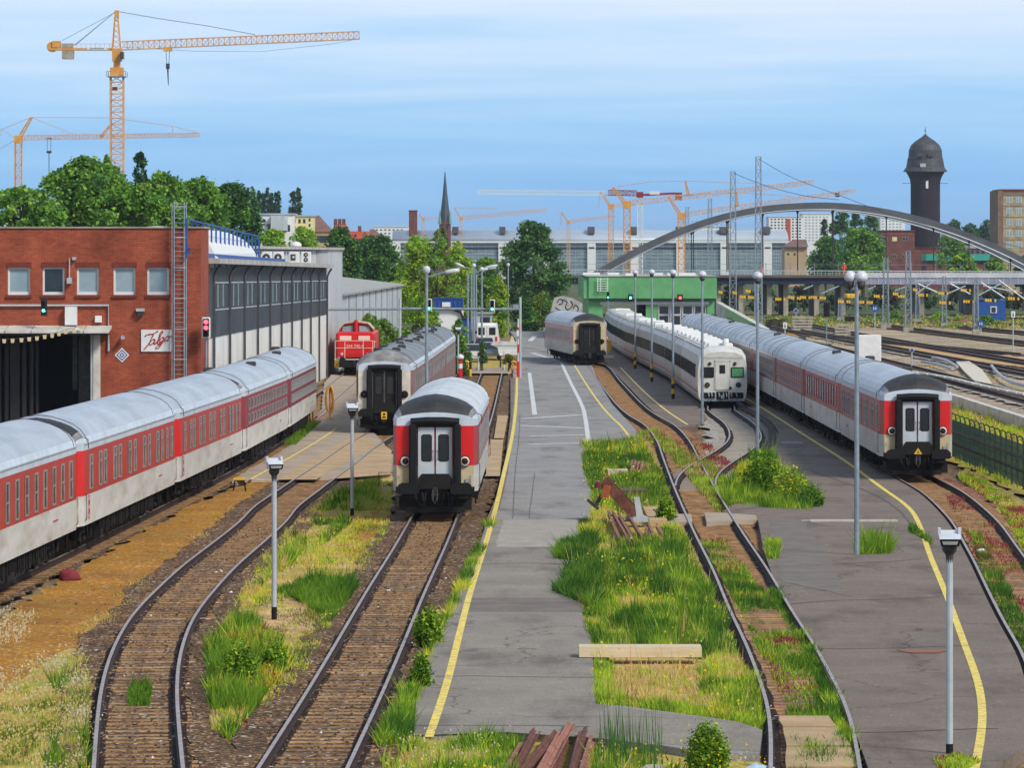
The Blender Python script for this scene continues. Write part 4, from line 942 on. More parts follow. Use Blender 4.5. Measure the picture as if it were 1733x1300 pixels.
for i,(a,b) in enumerate(W5):
    mb=MB(); a_,b_,c_,d_=bx(a),bx(b),bz(499),bz(453); f=.09
    mb.bx(a_,a_+f,ZB+.1,ZB+.2,c_,d_); mb.bx(b_-f,b_,ZB+.1,ZB+.2,c_,d_); mb.bx(a_+f,b_-f,ZB+.1,ZB+.2,d_-.06,d_); mb.bx(a_+f,b_-f,ZB+.1,ZB+.2,c_,c_+.14)
    w_=mb.build('window',M['white'],t)
    g=MB(); g.bx(a_+f,b_-f,ZB+.15,ZB+.18,c_+.14,d_-.06); g.build('pane',M['glass_dark'] if i==1 else M['glass_grey'],w_)
    g=MB(); g.bx(a_-.06,b_+.06,ZB-.1,ZB+.095,c_-.14,c_-.004); g.build('sill',M['brick_edge'],t)
    g=MB(); g.bx(a_-.06,b_+.06,ZB-.025,ZB+.0,d_+.003,d_+.26); g.build('window_head',M['brick_edge'],t)
mb=MB(); x0=bx(-240); x2=bx(160); zt=bz(556)
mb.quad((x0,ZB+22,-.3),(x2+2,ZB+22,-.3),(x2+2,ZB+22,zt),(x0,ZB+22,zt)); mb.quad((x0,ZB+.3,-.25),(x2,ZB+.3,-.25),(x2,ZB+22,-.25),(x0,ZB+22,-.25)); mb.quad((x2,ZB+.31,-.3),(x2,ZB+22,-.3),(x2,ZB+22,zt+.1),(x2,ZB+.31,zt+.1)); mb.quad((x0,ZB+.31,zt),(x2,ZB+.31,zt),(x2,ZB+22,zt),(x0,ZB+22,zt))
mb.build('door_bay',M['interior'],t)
for a,b in ((-30,-4),(2,9),(12,28),(33,40),(46,52),(56,60),(118,126),(128,150)):
    mb=MB(); mb.bx(bx(a),bx(b),ZB+1.2+rnd(0,.4),ZB+1.35+rnd(.4,.5),-.2 if a not in (118,) else 2.2,zt-.05); mb.build('door_strip',M['strip'] if a<100 else M['iron_grey'],t)
mb=MB(); mb.bx(bx(158),bx(170),ZB-.12,ZB+.12,-.3,zt); mb.build('door_jamb',M['white_dirty'],t)
mb=MB(); mb.bx(bx(154),bx(157),ZB-.2,ZB-.02,-.3,zt); mb.build('door_post',M['galv_light'],t)
mb=MB()
for k in range(9):
    a=bx(-205+k*44); b=bx(-205+(k+1)*44-1.5) if k<8 else bx(189)
    mb.extr([(ZB-1.6,bz(563)),(ZB-1.6,bz(559)),(ZB-.0,bz(551)),(ZB-.0,bz(556))],a,b,'x')
cn=mb.build('canopy',M['white_dirty'],t)
mb=MB(); mb.bx(bx(-205),bx(186),ZB-1.5,ZB-.1,bz(566),bz(563.2)); mb.build('canopy_beam',M['iron_grey'],t)
# things fixed on the brick wall
mb=MB(); mb.tube([(bx(-40),ZB-.1,bz(517)),(bx(184),ZB-.1,bz(517)),(bx(184),ZB-.1,bz(594))],.055,8); tag(mb.build('conduit_pipe',M['galv_light']),'thin grey pipe along the brick wall turning down beside the door','pipe')
mb=MB(); mb.bx(bx(111),bx(131),ZB-.35,ZB-.02,bz(550),bz(519)); tag(mb.build('junction_box',M['white']),'tall white cabinet box standing on the canopy over the train door','box')
mb=MB(); mb.bev(bx(161),bx(172.5),ZB-.2,ZB-.01,bz(545.5),bz(534.5),.02); tag(mb.build('wall_box',M['white']),'small square white box beside the downpipe end over the canopy','box')
mb=MB(); mb.bx(bx(123),bx(129),ZB-.2,ZB-.01,bz(440),bz(435)); mb.tube([(bx(118),ZB-.12,bz(437)),(bx(118),ZB-.12,bz(472))],.03,6); mb.bx(bx(114),bx(122),ZB-.3,ZB-.02,bz(480),bz(470)); tag(mb.build('antenna',M['galv_light']),'small aerial with a hanging box between two upper windows','antenna')
t2=thing('wall_lamp','small hooded lamp on the brick wall above the lettered sign','lamp',(bx(238),ZB,bz(535)))
mb=MB(); mb.bx(bx(231),bx(245),ZB-.3,ZB-.01,bz(527),bz(522)); mb.build('hood',M['galv_light'],t2); mb=MB(); mb.bx(bx(234),bx(242),ZB-.25,ZB-.05,bz(535),bz(527)); mb.build('lens',M['iron_grey'],t2)
mb=MB(); mb.tube([(bx(207),ZB-.02,bz(568)),(bx(208),ZB-.3,bz(571))],.03,6); mb.bx(bx(206),bx(212),ZB-.5,ZB-.2,bz(574),bz(569)); tag(mb.build('camera_box',M['galv_light']),'tiny camera box on the brick wall right of the door jamb','camera')
t2=thing('name_sign','white sign with slanted dark red handwritten lettering on the brick wall','sign',(bx(265),ZB-.06,bz(595)))
mb=MB(); mb.bx(bx(239),bx(291),ZB-.07,ZB-.01,bz(595),bz(558)); mb.build('board',M['white'],t2)
TG=[[(888,900),(894,891),(912,886),(938,882),(968,866)],[(942,882),(928,908),(907,948),(880,978)],[(952,920),(940,915),(926,924),(916,938),(918,948),(930,945),(945,930),(951,920),(943,940),(946,946),(960,934)],[(960,934),(980,902),(996,872),(992,866),(982,880),(970,918),(966,942),(974,942),(986,928)],[(1006,908),(996,903),(982,914),(977,928),(985,932),(998,918),(1005,906),(992,938),(974,964),(960,972),(956,964),(975,948),(1000,932),(1012,916)],[(1034,898),(1022,900),(1011,914),(1012,926),(1024,924),(1034,910),(1033,898),(1040,903),(1050,894)]]
for st_ in TG:
    pts=[Vector((bx(239+(a-863)/189*52),ZB-.085,bz(558+(b-858)/132*37))) for a,b in st_]; pts=crom(pts,5)
    mb=MB(); mb.tube(pts,[.012+.02*abs(math.sin(i*.35+.6)) for i in range(len(pts))],6); mb.build('letter_stroke',M['letter_red'],t2)
t2=thing('diamond_sign','white diamond sign with nested blue squares on the brick wall','sign',(bx(206.5),ZB-.03,bz(614)))
cx_,cz_=bx(206.5),bz(601)
for r_,m_,d_ in ((.35,'white',.03),(.27,'blue',.036),(.2,'white',.042),(.13,'blue',.048),(.06,'white',.054)):
    mb=MB(); mb.extr([(cx_-r_,cz_),(cx_,cz_-r_),(cx_+r_,cz_),(cx_,cz_+r_)],ZB-d_,ZB-.01); mb.build('diamond',M[m_],t2)
t2=thing('roof_ladder','tall galvanised ladder running up the brick wall beside the lettered sign','ladder',(bx(303),ZB-.4,bz(641)))
mb=MB()
for x,d_,yt in ((291.5,.2,346),(296,.5,341),(313,.5,341),(315.5,.2,346)): mb.tube([(bx(x),ZB-d_,bz(645)),(bx(x),ZB-d_,bz(yt))],.035,6)
mb.build('stringer',M['galv'],t2)
for k in range(38):
    mb=MB(); y=345+k*8; mb.bar((bx(296),ZB-.5,bz(y)),(bx(313),ZB-.5,bz(y)),.03); mb.build('rung',M['galv'],t2)
for y in (350,402,453,505,557,608):
    mb=MB(); mb.tube([(bx(291),ZB-.2,bz(y)),(bx(296),ZB-.52,bz(y)),(bx(313),ZB-.52,bz(y)),(bx(316),ZB-.2,bz(y))],.025,6); mb.build('bracket',M['galv_light'],t2)
def signal(label,x,y0,y1,Z,lit,post=None,white=True,n=3,wpx=None):
    """light signal head; lit = list of (index from the top, material)"""
    s=F/Z; z0=H-(y1-HOR)/s; z1=H-(y0-HOR)/s; X=(x-CX)/s; h=z1-z0; w=wpx/s if wpx else h*.42
    t=thing('traffic_signal',label,'signal',(X,Z,z0 if post is None else H-(post-HOR)/s))
    mb=MB(); mb.bev(X-w/2,X+w/2,Z-.1,Z+.1,z0,z1,.03); mb.build('backboard',M['white'] if white else M['black'],t)
    mb=MB(); mb.bev(X-w*.36,X+w*.36,Z-.2,Z-.101,z0+h*.06,z1-h*.06,.03); mb.build('housing',M['black'],t)
    for k in range(n):
        zc=z1-h*(.08+.84*(k+.5)/n); m_=dict(lit).get(k); r_=min(w*.27,h*.84/n*.42)
        mb=MB(); mb.lathe([(r_,0),(r_*.8,.03),(.001,.05)],(X,Z-.2,zc),14,M=Matrix.Rotation(math.pi/2,4,'X')); mb.build('lamp',m_ or M['lens_dark'],t)
        mb=MB(); mb.extr([(X+math.cos(a)*r_*1.15,zc+math.sin(a)*r_*1.15) for a in [i*math.pi/6 for i in range(7)]]+[(X+math.cos(a)*r_*1.02,zc+math.sin(a)*r_*1.02) for a in [i*math.pi/6 for i in range(6,-1,-1)]],Z-.42,Z-.201); mb.build('visor',M['black'],t)
    if post:
        mb=MB(); mb.tube([(X,Z+.06,H-(post-HOR)/s),(X,Z+.06,z0+.1)],.05,8); mb.build('post',M['galv'],t)
    return t
signal('red double signal on a post at the corner of the brick workshop',349,537,572,215.4,[(0,RED_ON),(1,RED_ON)],760,True,3,14)
signal('green signal on the canopy above the dark train door',74.5,505,534,214.9,[(1,GREEN_ON)],None,False,2,10)
t2=thing('pennant_line','string of small cream pennants hanging across the train door','bunting',(bx(60),ZB-1.7,bz(578)))
pp=[(-60,566),(-40,572),(-20,576),(-1,577),(14,576),(28,575.5),(43,574.5),(56,573),(69,571.5),(82,569),(94.5,567),(106,564),(117,560.5),(130,557),(143,553)]
mb=MB(); mb.tube([(bx(a),ZB-1.72,bz(b)+.09) for a,b in pp],.012,4); mb.build('cord',M['timber_dark'],t2)
for a,b in pp[1:]:
    mb=MB(); w_=bx(a+3)-bx(a-3); mb.extr([(bx(a)-w_*.42,bz(b+3.6)),(bx(a)+w_*.42,bz(b+3.6)),(bx(a)+w_*.55,bz(b-3.2)),(bx(a)-w_*.55,bz(b-3.2))],ZB-1.74,ZB-1.725); mb.build('pennant',M['timber'],t2)
# long shed behind it
A=Vector((-14.78,221.6,0)); B=Vector((-13.55,332,0)); ZT=lambda q:8.24-.55*q
t=thing('long_shed','long shed with dark grey upper cladding, white lower wall and slim black columns','shed',(A.x,A.y,-.3))
lo=MB(); up=MB()
nb=20
for i in range(nb):
    p=A.lerp(B,i/nb); q=A.lerp(B,(i+1)/nb); z0,z1=4.57-.3*i/nb,4.57-.3*(i+1)/nb
    lo.quad((p.x,p.y,-.3),(q.x,q.y,-.3),(q.x,q.y,z0),(p.x,p.y,z0))
    for k in range(12):   # ribbed cladding
        a=p.lerp(q,k/12); b=p.lerp(q,(k+.5)/12); c=p.lerp(q,(k+1)/12); o1,o2=.03,.0
        z0,z1=4.57-.3*i/nb,ZT(i/nb)+.02
        up.quad((a.x+o1,a.y,z0),(b.x+o1,b.y,z0),(b.x+o1,b.y,z1),(a.x+o1,a.y,z1)); up.quad((b.x+o1,b.y,z0),(b.x+o2,b.y+.05,z0),(b.x+o2,b.y+.05,z1),(b.x+o1,b.y,z1)); up.quad((b.x+o2,b.y+.05,z0),(c.x+o2,c.y,z0),(c.x+o2,c.y,z1),(b.x+o2,b.y+.05,z1))
lo.quad((B.x,B.y,-.3),(B.x-14,B.y,-.3),(B.x-14,B.y,7.6),(B.x,B.y,7.6)); lo.quad((A.x,A.y,-.3),(A.x,A.y,8.1),(A.x-6,A.y,8.1),(A.x-6,A.y,-.3))
lo.build('lower_wall',M['clad_white'],t); up.build('upper_cladding',M['clad_dark'],t)
for i in range(11):
    p=A.lerp(B,min(.995,.02+i*.0975)); z=ZT(i/10)
    mb=MB(); mb.bar((p.x+.1,p.y,-.3),(p.x+.1,p.y,z-1.0),.13,.16)
    mb.tube([(p.x+.1,p.y,z-1.05),(p.x+.12,p.y,z-.6),(p.x+.24,p.y,z-.3),(p.x+.42,p.y,z-.05)],.075,6); mb.build('column',M['column'],t)
for i in range(10):
    for u in (.3,.62):
        p=A.lerp(B,.02+(i+u)*.0975); z=ZT(i/10)
        mb=MB(); mb.T=Matrix.Translation((p.x+.035,p.y,0)); mb.bx(0,.03,-.28,.28,z-2.2,z-1.05); mb.build('slot_window',M['glass_grey'],t)
for i in range(10):
    p,q=A.lerp(B,.025+i*.0975),A.lerp(B,.115+i*.0975)
    for zz_ in (2.3,.95): mb=MB(); mb.bar((p.x+.04,p.y,ZT(i/10)-zz_),(q.x+.04,q.y,ZT((i+1)/10)-zz_),.04,.07); mb.build('transom',M['galv_light'],t)
for i in range(0,10):
    p=A.lerp(B,.02+(i+.55)*.0975); mb=MB(); mb.bx(p.x+.0,p.x+.02,p.y-1.2,p.y+1.2,-.2,2.9 if i%2 else 3.2); mb.build('wall_panel',M['white'],t)
mb=MB()
for a,b in ((0,.5),(.5,1)):
    p,q=A.lerp(B,a),A.lerp(B,b)
    pr=lambda v,t_:[(v.x+.55,v.y,ZT(t_)),(v.x+.55,v.y,ZT(t_)+.26),(v.x-1.2,v.y,ZT(t_)+.30),(v.x-14,v.y,ZT(t_)+.2),(v.x-14,v.y,ZT(t_)-.2)]
    c1,c2=pr(p,a),pr(q,b); mb.add(c1+c2,[(i,(i+1)%5,5+(i+1)%5,5+i) for i in range(5)]+[(4,3,2,1,0),(5,6,7,8,9)])
mb.build('roof',M['eave'],t)
# blue walkway railing on its roof
t=thing('roof_walkway','blue steel walkway with tall railing along the shed roof edge','railing',(-15.1,221,8.5))
q0,q1=Vector((-15.3,214,0)),Vector((-14.9,268,0))
mb=MB(); mb.bar((q0.x,q0.y,10.35),(q1.x,q1.y,9.75),.07); mb.bar((q0.x,q0.y,9.0),(q1.x,q1.y,8.85),.06)
for i in range(18):
    a=q0.lerp(q1,i/17); mb.bar((a.x,a.y,8.5),(a.x,a.y,10.35-.6*i/17),.09)
    if i<17:
        b=q0.lerp(q1,(i+1)/17); mb.bar((a.x,a.y,8.55),(b.x,b.y,9.0),.05)
mb.build('railing',M['blue'],t)
mb=MB(); mb.bar((q0.x+.25,221.7,8.62),(-14.4,284,8.28),.5,.22); mb.build('deck',M['blue'],t)
for i in range(16):
    mb=MB(); y=222+i*4; mb.bx(-15.0+i*.014,-14.6+i*.014,y,y+.5,8.05,8.4); mb.build('support',M['galv_light'],t)
# barrel skylight
t=thing('barrel_skylight','white curved skylight hood on the shed roof behind the blue railing','skylight',(-16.8,226,8.3))
mb=MB(); mb.smooth=False
ar=[(-17.6+2.9*math.cos(a),8.35+1.75*math.sin(a)) for a in [i*math.pi/14 for i in range(15)]]
mb.extr(ar,226,262); mb.build('hood',M['white'],t)
mb=MB(); mb.smooth=True; mb.lathe([(.36,0),(.36,.3),(.26,.5),(.05,.6)],(-16.6,275,8.4),14); mb.build('vent',M['white'],t)
# taller pale hall with air conditioning units
t=thing('pale_hall','tall pale grey hall behind the shed with air conditioners on its parapet','hall',(-15,333,-.3))
mb=MB(); mb.prism([(-13.45,333.2),(-13.2,354),(-26,354),(-26,333.2)],-.3,9.0); mb.build('wall',M['clad_grey'],t)
mb=MB(); n=34
for i in range(n):
    y=268+i*(333-268)/n; x=-16.2+(y-268)*.03; mb.bx(x-.12,x,y,y+1.2,8.0,8.95); mb.bx(x-.12,x-.05,y+1.2,y+1.92,8.0,8.95)
mb.build('parapet',M['clad_grey'],t)
mb=MB(); mb.prism([(-16.0,266),(-14.0,333),(-13.3,333),(-13.05,354.3),(-26,354.3),(-26,266)],9.02,9.2); mb.build('roof',M['eave'],t)
for px_,y,kind in ((451,285,1),(471,292,1),(498,303,2),(518,312,3)):
    sc_=F/y; x=(px_-CX)/sc_; zb=8.12; hh=.74; wd=.34
    mb=MB(); mb.bev(x-wd,x+wd,y-.3,y+.1,zb,zb+hh,.03); ac=mb.build('air_conditioner',M['white'],t)
    for k in range(2 if kind==3 else 1):
        zc=zb+hh*(.5 if kind!=3 else .27+.46*k); r_=.24 if kind!=3 else .15; mb=MB(); mb.m=0
        if kind==2: mb.bx(x-.22,x+.1,y-.34,y-.301,zc-.2,zc+.2); mb.m=1; mb.bx(x-.1,x+.03,y-.36,y-.3405,zc-.05,zc+.08)
        else: mb.lathe([(r_,0),(r_,.03),(r_*.75,.03)],(x,y-.3,zc),16,M=Matrix.Rotation(math.pi/2,4,'X')); mb.m=1; mb.lathe([(r_*.3,.03),(r_*.25,.05)],(x,y-.3,zc),12,M=Matrix.Rotation(math.pi/2,4,'X'))
        mb.build('fan',[M['iron_grey'],M['white']],ac)
mb=MB(); mb.smooth=True; mb.lathe([(.38,0),(.38,.12),(.33,.22),(.2,.32),(.02,.36)],(-14.25,300,9.18),16); mb.build('roof_vent',M['white'],t)
# low hall
t=thing('low_hall','low pale hall with a broad flat pitched roof next to the bushes','hall',(-12.5,410,-.3))
a,b=(-13.35,354.5),(-11.35,468)
mb=MB(); mb.prism([a,b,(-25,468),(-25,354.5)],-.3,5.6); mb.build('wall',M['clad_grey'],t)
mb=MB(); mb.add([(a[0]+.3,354.4,5.6),(b[0]+.3,468.3,5.6),(-18.2,468.3,6.45),(-18.2,354.4,6.45),(-26,354.4,5.6),(-26,468.3,5.6),(a[0]+.3,354.4,5.45),(b[0]+.3,468.3,5.45),(-26,468.3,5.45),(-26,354.4,5.45)],[(0,1,2,3),(3,2,5,4),(6,7,1,0),(1,7,8,5,2),(0,3,4,9,6),(4,5,8,9)]); mb.build('roof',M['felt'],t)
for i in range(1,10):
    y=354.5+i*11.3; x=a[0]+(b[0]-a[0])*i/10; mb=MB(); mb.bx(x-.02,x+.09,y-.1,y+.1,-.3,5.4); mb.build('downpipe',M['galv'],t)
# white panel wall, blue skip, small cabins by the cars
t=thing('panel_wall','blank cream panel wall under the blue skip near the parked cars','wall',P(758,570,440))
mb=MB(); mb.bx(-7.5,-4.75,440,446,-.3,3.35); mb.build('panel',M['render_white'],t)
mb=MB(); mb.tube([(-5.2,439.8,-.3),(-4.8,439.8,-.3),(-4.75,439.8,2.6),(-5.0,439.8,3.1),(-5.6,439.8,3.3)],.12,8); mb.build('drain_pipe',M['black'],t)
t=thing('blue_skip','bright blue ribbed container with a white notice above the cream wall','container',(-6.1,440,3.36))
mb=MB(); mb.bx(-7.6,-4.75,439.6,445,3.36,4.45)
for i in range(8): x=-7.6+i*.4; mb.bx(x,x+.06,439.5,439.6,3.36,4.45)
mb.bx(-7.65,-4.7,439.5,439.62,4.36,4.5); mb.build('body',M['blue'],t)
mb=MB(); mb.bx(-6.75,-5.95,439.46,439.499,3.6,4.05); mb.build('notice',M['white'],t)
t=thing('blue_cabin','narrow dark blue cabin behind the lamp posts near the white van','cabin',(-4.3,425,-.3))
mb=MB(); mb.bx(-4.7,-3.85,425,426.2,-.3,2.6); mb.build('body',M['blue'],t); mb=MB(); mb.bx(-4.75,-3.8,424.9,426.3,2.6,2.72); mb.build('roof',M['steel_blue'],t)
mb=MB(); mb.bx(-4.32,-4.28,424.97,424.999,-.2,2.5); mb.build('door_edge',M['steel_blue'],t)
t=thing('grey_cabin','pale grey cabin with a dark window behind the white van','cabin',(-2.9,432,-.3))
mb=MB(); mb.bx(-3.75,-1.9,434,437,-.3,3.0); mb.build('body',M['clad_grey'],t); mb=MB(); mb.bx(-3.0,-2.1,433.95,433.999,1.5,2.7); mb.build('window',M['glass_dark'],t); mb=MB(); mb.bx(-3.85,-1.8,433.8,437.2,3.0,3.12); mb.build('roof',M['felt'],t)
# green washing hall
ZG=470.; sG=F/ZG; gx=lambda x:(x-CX)/sG; gz=lambda y:H-(y-HOR)/sG
t=thing('green_hall','green train hall with a flat fascia and two wide doorways','train hall',(gx(1100),ZG,-.3))
mb=MB(); mb.bx(gx(996),gx(1211),ZG-.8,ZG+.0,gz(505),gz(468)); mb.quad((gx(996),ZG-.8,gz(468)),(gx(996),ZG-.8,gz(505)),(gx(996),ZG+40,gz(505)),(gx(996),ZG+40,gz(468))); mb.bx(gx(996)-.5,gx(996),ZG-.6,ZG+40,gz(505),gz(470)); mb.bx(gx(1211),gx(1211)+.1,ZG-.7,ZG+40,gz(505),gz(468)); mb.build('fascia',M['green_wall'],t)
mb=MB(); holes=[(gx(1020),gx(1093),-.3,gz(511)),(gx(1113),gx(1196),-.3,gz(511))]
wall(mb,gx(996),gx(1209),-.3,gz(505),ZG,holes,.4); mb.quad((gx(996),ZG,-.3),(gx(996),ZG,gz(505)),(gx(996),ZG+40,gz(505)),(gx(996),ZG+40,-.3)); mb.quad((gx(1209),ZG,-.3),(gx(1209),ZG+40,-.3),(gx(1209),ZG+40,gz(505)),(gx(1209),ZG,gz(505))); mb.build('wall',M['green_wall'],t)
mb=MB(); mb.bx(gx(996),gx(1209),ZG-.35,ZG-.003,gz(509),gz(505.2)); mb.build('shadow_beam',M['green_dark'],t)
mb=MB(); mb.bx(gx(990),gx(1214),ZG-.9,ZG+40,gz(468),gz(466.6)); mb.build('roof',M['felt'],t)
mb=MB(); mb.bx(gx(1016),gx(1200),ZG-.2,ZG-.004,gz(515.5),gz(510.5)); mb.build('door_track',M['galv_light'],t)
for i,(a,b) in enumerate(((1114,1133),(1134.5,1153),(1154.5,1173),(1174.5,1195))):
    mb=MB(); f=.12; a_,b_=gx(a),gx(b); z0,z1=-.25,gz(516); zm=gz(533)
    for u in ((a_,a_+f,z0,z1),(b_-f,b_,z0,z1),(a_+f,b_-f,z0,z0+.5),(a_+f,b_-f,z1-.15,z1),(a_+f,b_-f,zm-.1,zm+.1)): mb.bx(u[0],u[1],ZG+.1,ZG+.25,u[2],u[3])
    dl=mb.build('folding_door',M['galv_light'],t); mb=MB(); mb.bx(a_+f,b_-f,ZG+.15,ZG+.2,z0+.5,z1-.15); mb.build('pane',M['glass_dark'],dl)
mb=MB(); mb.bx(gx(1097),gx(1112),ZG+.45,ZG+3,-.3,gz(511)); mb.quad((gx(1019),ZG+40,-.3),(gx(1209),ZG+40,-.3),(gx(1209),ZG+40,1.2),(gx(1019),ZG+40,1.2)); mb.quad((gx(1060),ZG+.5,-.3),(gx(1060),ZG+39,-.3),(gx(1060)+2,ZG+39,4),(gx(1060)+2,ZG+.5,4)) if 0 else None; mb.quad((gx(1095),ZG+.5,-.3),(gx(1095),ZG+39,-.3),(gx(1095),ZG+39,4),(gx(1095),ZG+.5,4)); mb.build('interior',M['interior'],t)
t2=thing('wall_ladder','white caged ladder on the green fascia left of the signals','ladder',(gx(1020),ZG-1,gz(493)))
mb=MB()
for x in (1011,1016,1028): mb.tube([(gx(x),ZG-1.1,gz(493)),(gx(x),ZG-1.1,gz(470))],.04,5)
for k in range(6): mb.bar((gx(1011),ZG-1.1,gz(472+k*4)),(gx(1028),ZG-1.1,gz(472+k*4)),.05)
mb.build('cage',M['white'],t2)
signal('green signal on the slim post left of the green hall doorway',1029,494,507,466,[(1,GREEN_ON)],600,False,2,5)
signal('green signal under the green fascia above the open doorway',1067,498,510,468.8,[(0,GREEN_ON)],None,False,1,8)
signal('red signal under the green fascia above the folding doors',1151,498,510,468.8,[(0,RED_ON)],None,False,1,9)
for x in (1000,1038,1070,1110,1142,1164): 
    mb=MB(); p=P(x,466,ZG+rnd(2,20)); mb.bev(p.x-rnd(.5,1.),p.x+rnd(.5,1.),p.y,p.y+1.5,gz(466.6),gz(466.6)+rnd(.15,.35),.05); tag(mb.build('roof_hatch',M['white']),'low white hatch on the flat roof of the green hall','hatch','white hatches on the green hall roof')
# graffiti wall
t=thing('graffiti_wall','pale retaining wall with big black graffiti outlines beside the green hall','wall',P(965,530,520))
s=F/520; gp=lambda x,y:((x-CX)/s,H-(y-HOR)/s)
mb=MB(); pr=[gp(930,534),gp(986,534),gp(986,514),gp(970,505),gp(952,501),(gp(938,504))]; mb.extr(pr,520,522); mb.build('face',M['eave'],t)
for st_ in ([(943,512),(947,506),(952,508),(951,514),(946,515)],[(953,507),(960,511),(957,519),(962,524),(969,516),(966,509)],[(970,522),(974,516),(979,521),(977,528)],[(940,520),(946,524),(955,527),(964,529)]):
    mb=MB(); mb.tube(crom([Vector((gp(a,b)[0],519.97,gp(a,b)[1])) for a,b in st_],4),.05,5); mb.build('paint_line',M['letter_black'],t)
# arch road bridge
ZA=660.; sA=F/ZA; ax=lambda x:(x-CX)/sA; az=lambda y:H-(y-HOR)/sA
t=thing('arch_bridge','grey steel arch bridge with hangers and a dark blue deck girder','bridge',(ax(1380),ZA,-.3))
AP=[(1000,465),(1030,447),(1060,430.5),(1100,410),(1150,388),(1200,369.5),(1250,356),(1300,347.5),(1350,343.5),(1400,342.5),(1450,346),(1500,353.5),(1550,364.5),(1600,379.5),(1650,398),(1700,420),(1750,446),(1775,460)]
for dz,y0 in ((0,ZA),(0,ZA+14)):
    pa=crom([Vector((ax(x),y0,az(y))) for x,y in AP],5); mb=MB()
    for i in range(len(pa)-1):
        a,b=pa[i],pa[i+1]; th=.95
        f=lambda p:[(p.x,y0-.6,p.z),(p.x,y0+.6,p.z),(p.x,y0+.6,p.z-th),(p.x,y0-.6,p.z-th)]
        v=f(a)+f(b); mb.m=0; mb.add(v,[(0,4,5,1),(1,5,6,2),(3,7,4,0)]); mb.m=1; mb.add(v,[(2,6,7,3)])
    mb.build('arch_rib',[M['arch_steel'],M['galv_light']],t)
    mb=MB(); mb.tube([p+Vector((0,-.75,-1.05)) for p in pa],.1,5); mb.build('arch_flange',M['galv_light'],t)
    for x in ((1172,1232,1288,1348,1414,1500,1580,1640,1706) if y0==ZA else (1180,1240,1296,1356,1424)):
        j=min(range(len(pa)),key=lambda i:abs(pa[i].x-ax(x))); mb=MB(); mb.tube([(pa[j].x,y0,pa[j].z-.8),(pa[j].x,y0,az(460))],.09,6); mb.lathe([(.1,0),(.28,.5)],(pa[j].x,y0,pa[j].z-1.5),8); mb.build('hanger',M['iron_grey'],t)
mb=MB(); mb.bx(ax(930),ax(1860),ZA-2,ZA+16,az(470),az(466)); mb.build('deck',mm('deck_brown',L(104,92,84),L(84,74,68),.6,.9),t)
mb=MB(); mb.bx(ax(930),ax(1460),ZA-1.6,ZA-1.1,az(481),az(466.5)); mb.bx(ax(930),ax(1460),ZA-1.75,ZA-1.601,az(473.4),az(472.4)); mb.build('girder',M['steel_blue'],t)
mb=MB(); mb.bx(ax(1440),ax(1860),ZA-2.6,ZA-1.8,az(481),az(470)); mb.m=1; mb.bx(ax(1440),ax(1860),ZA-2.7,ZA-1.6,az(470),az(461.5)); mb.m=1
for i in range(34): x=1446+i*12.4; mb.bx(ax(x),ax(x+1),ZA-2.66,ZA-2.6,az(481),az(470))
mb.build('protective_cover',[M['tarp_violet'],M['tarp_white']],t)
mb=MB(); mb.bar((ax(930),ZA-1.9,az(456.5)),(ax(1860),ZA-1.9,az(460)),.12); mb.bar((ax(930),ZA-1.9,az(461)),(ax(1860),ZA-1.9,az(464)),.06)
for i in range(150):
    x=930+i*6.2; mb.bar((ax(x),ZA-1.9,az(456.5+(x-930)*.0038)),(ax(x),ZA-1.9,az(467)),.06)
mb.build('railing',M['galv_light'],t)
for x in (1216,1254,1302,1330,1382,1427,1560,1650):
    mb=MB(); mb.bx(ax(x-4),ax(x+4),ZA,ZA+13,-.3,az(478)); mb.bx(ax(x-6),ax(x+6),ZA-.5,ZA+14,az(483),az(478.5)); mb.build('pier',M['concrete'],t)
for x in range(970,1740,42):
    if x in (1474,): continue
    mb=MB(); mb.tube([(ax(x),ZA+15,az(467)),(ax(x),ZA+15,az(445))],.05,5); mb.build('fence_post',M['galv'],t)
mb=MB(); mb.bar((ax(930),ZA+15,az(447)),(ax(1860),ZA+15,az(449)),.05); mb.build('fence_wire',M['galv'],t)
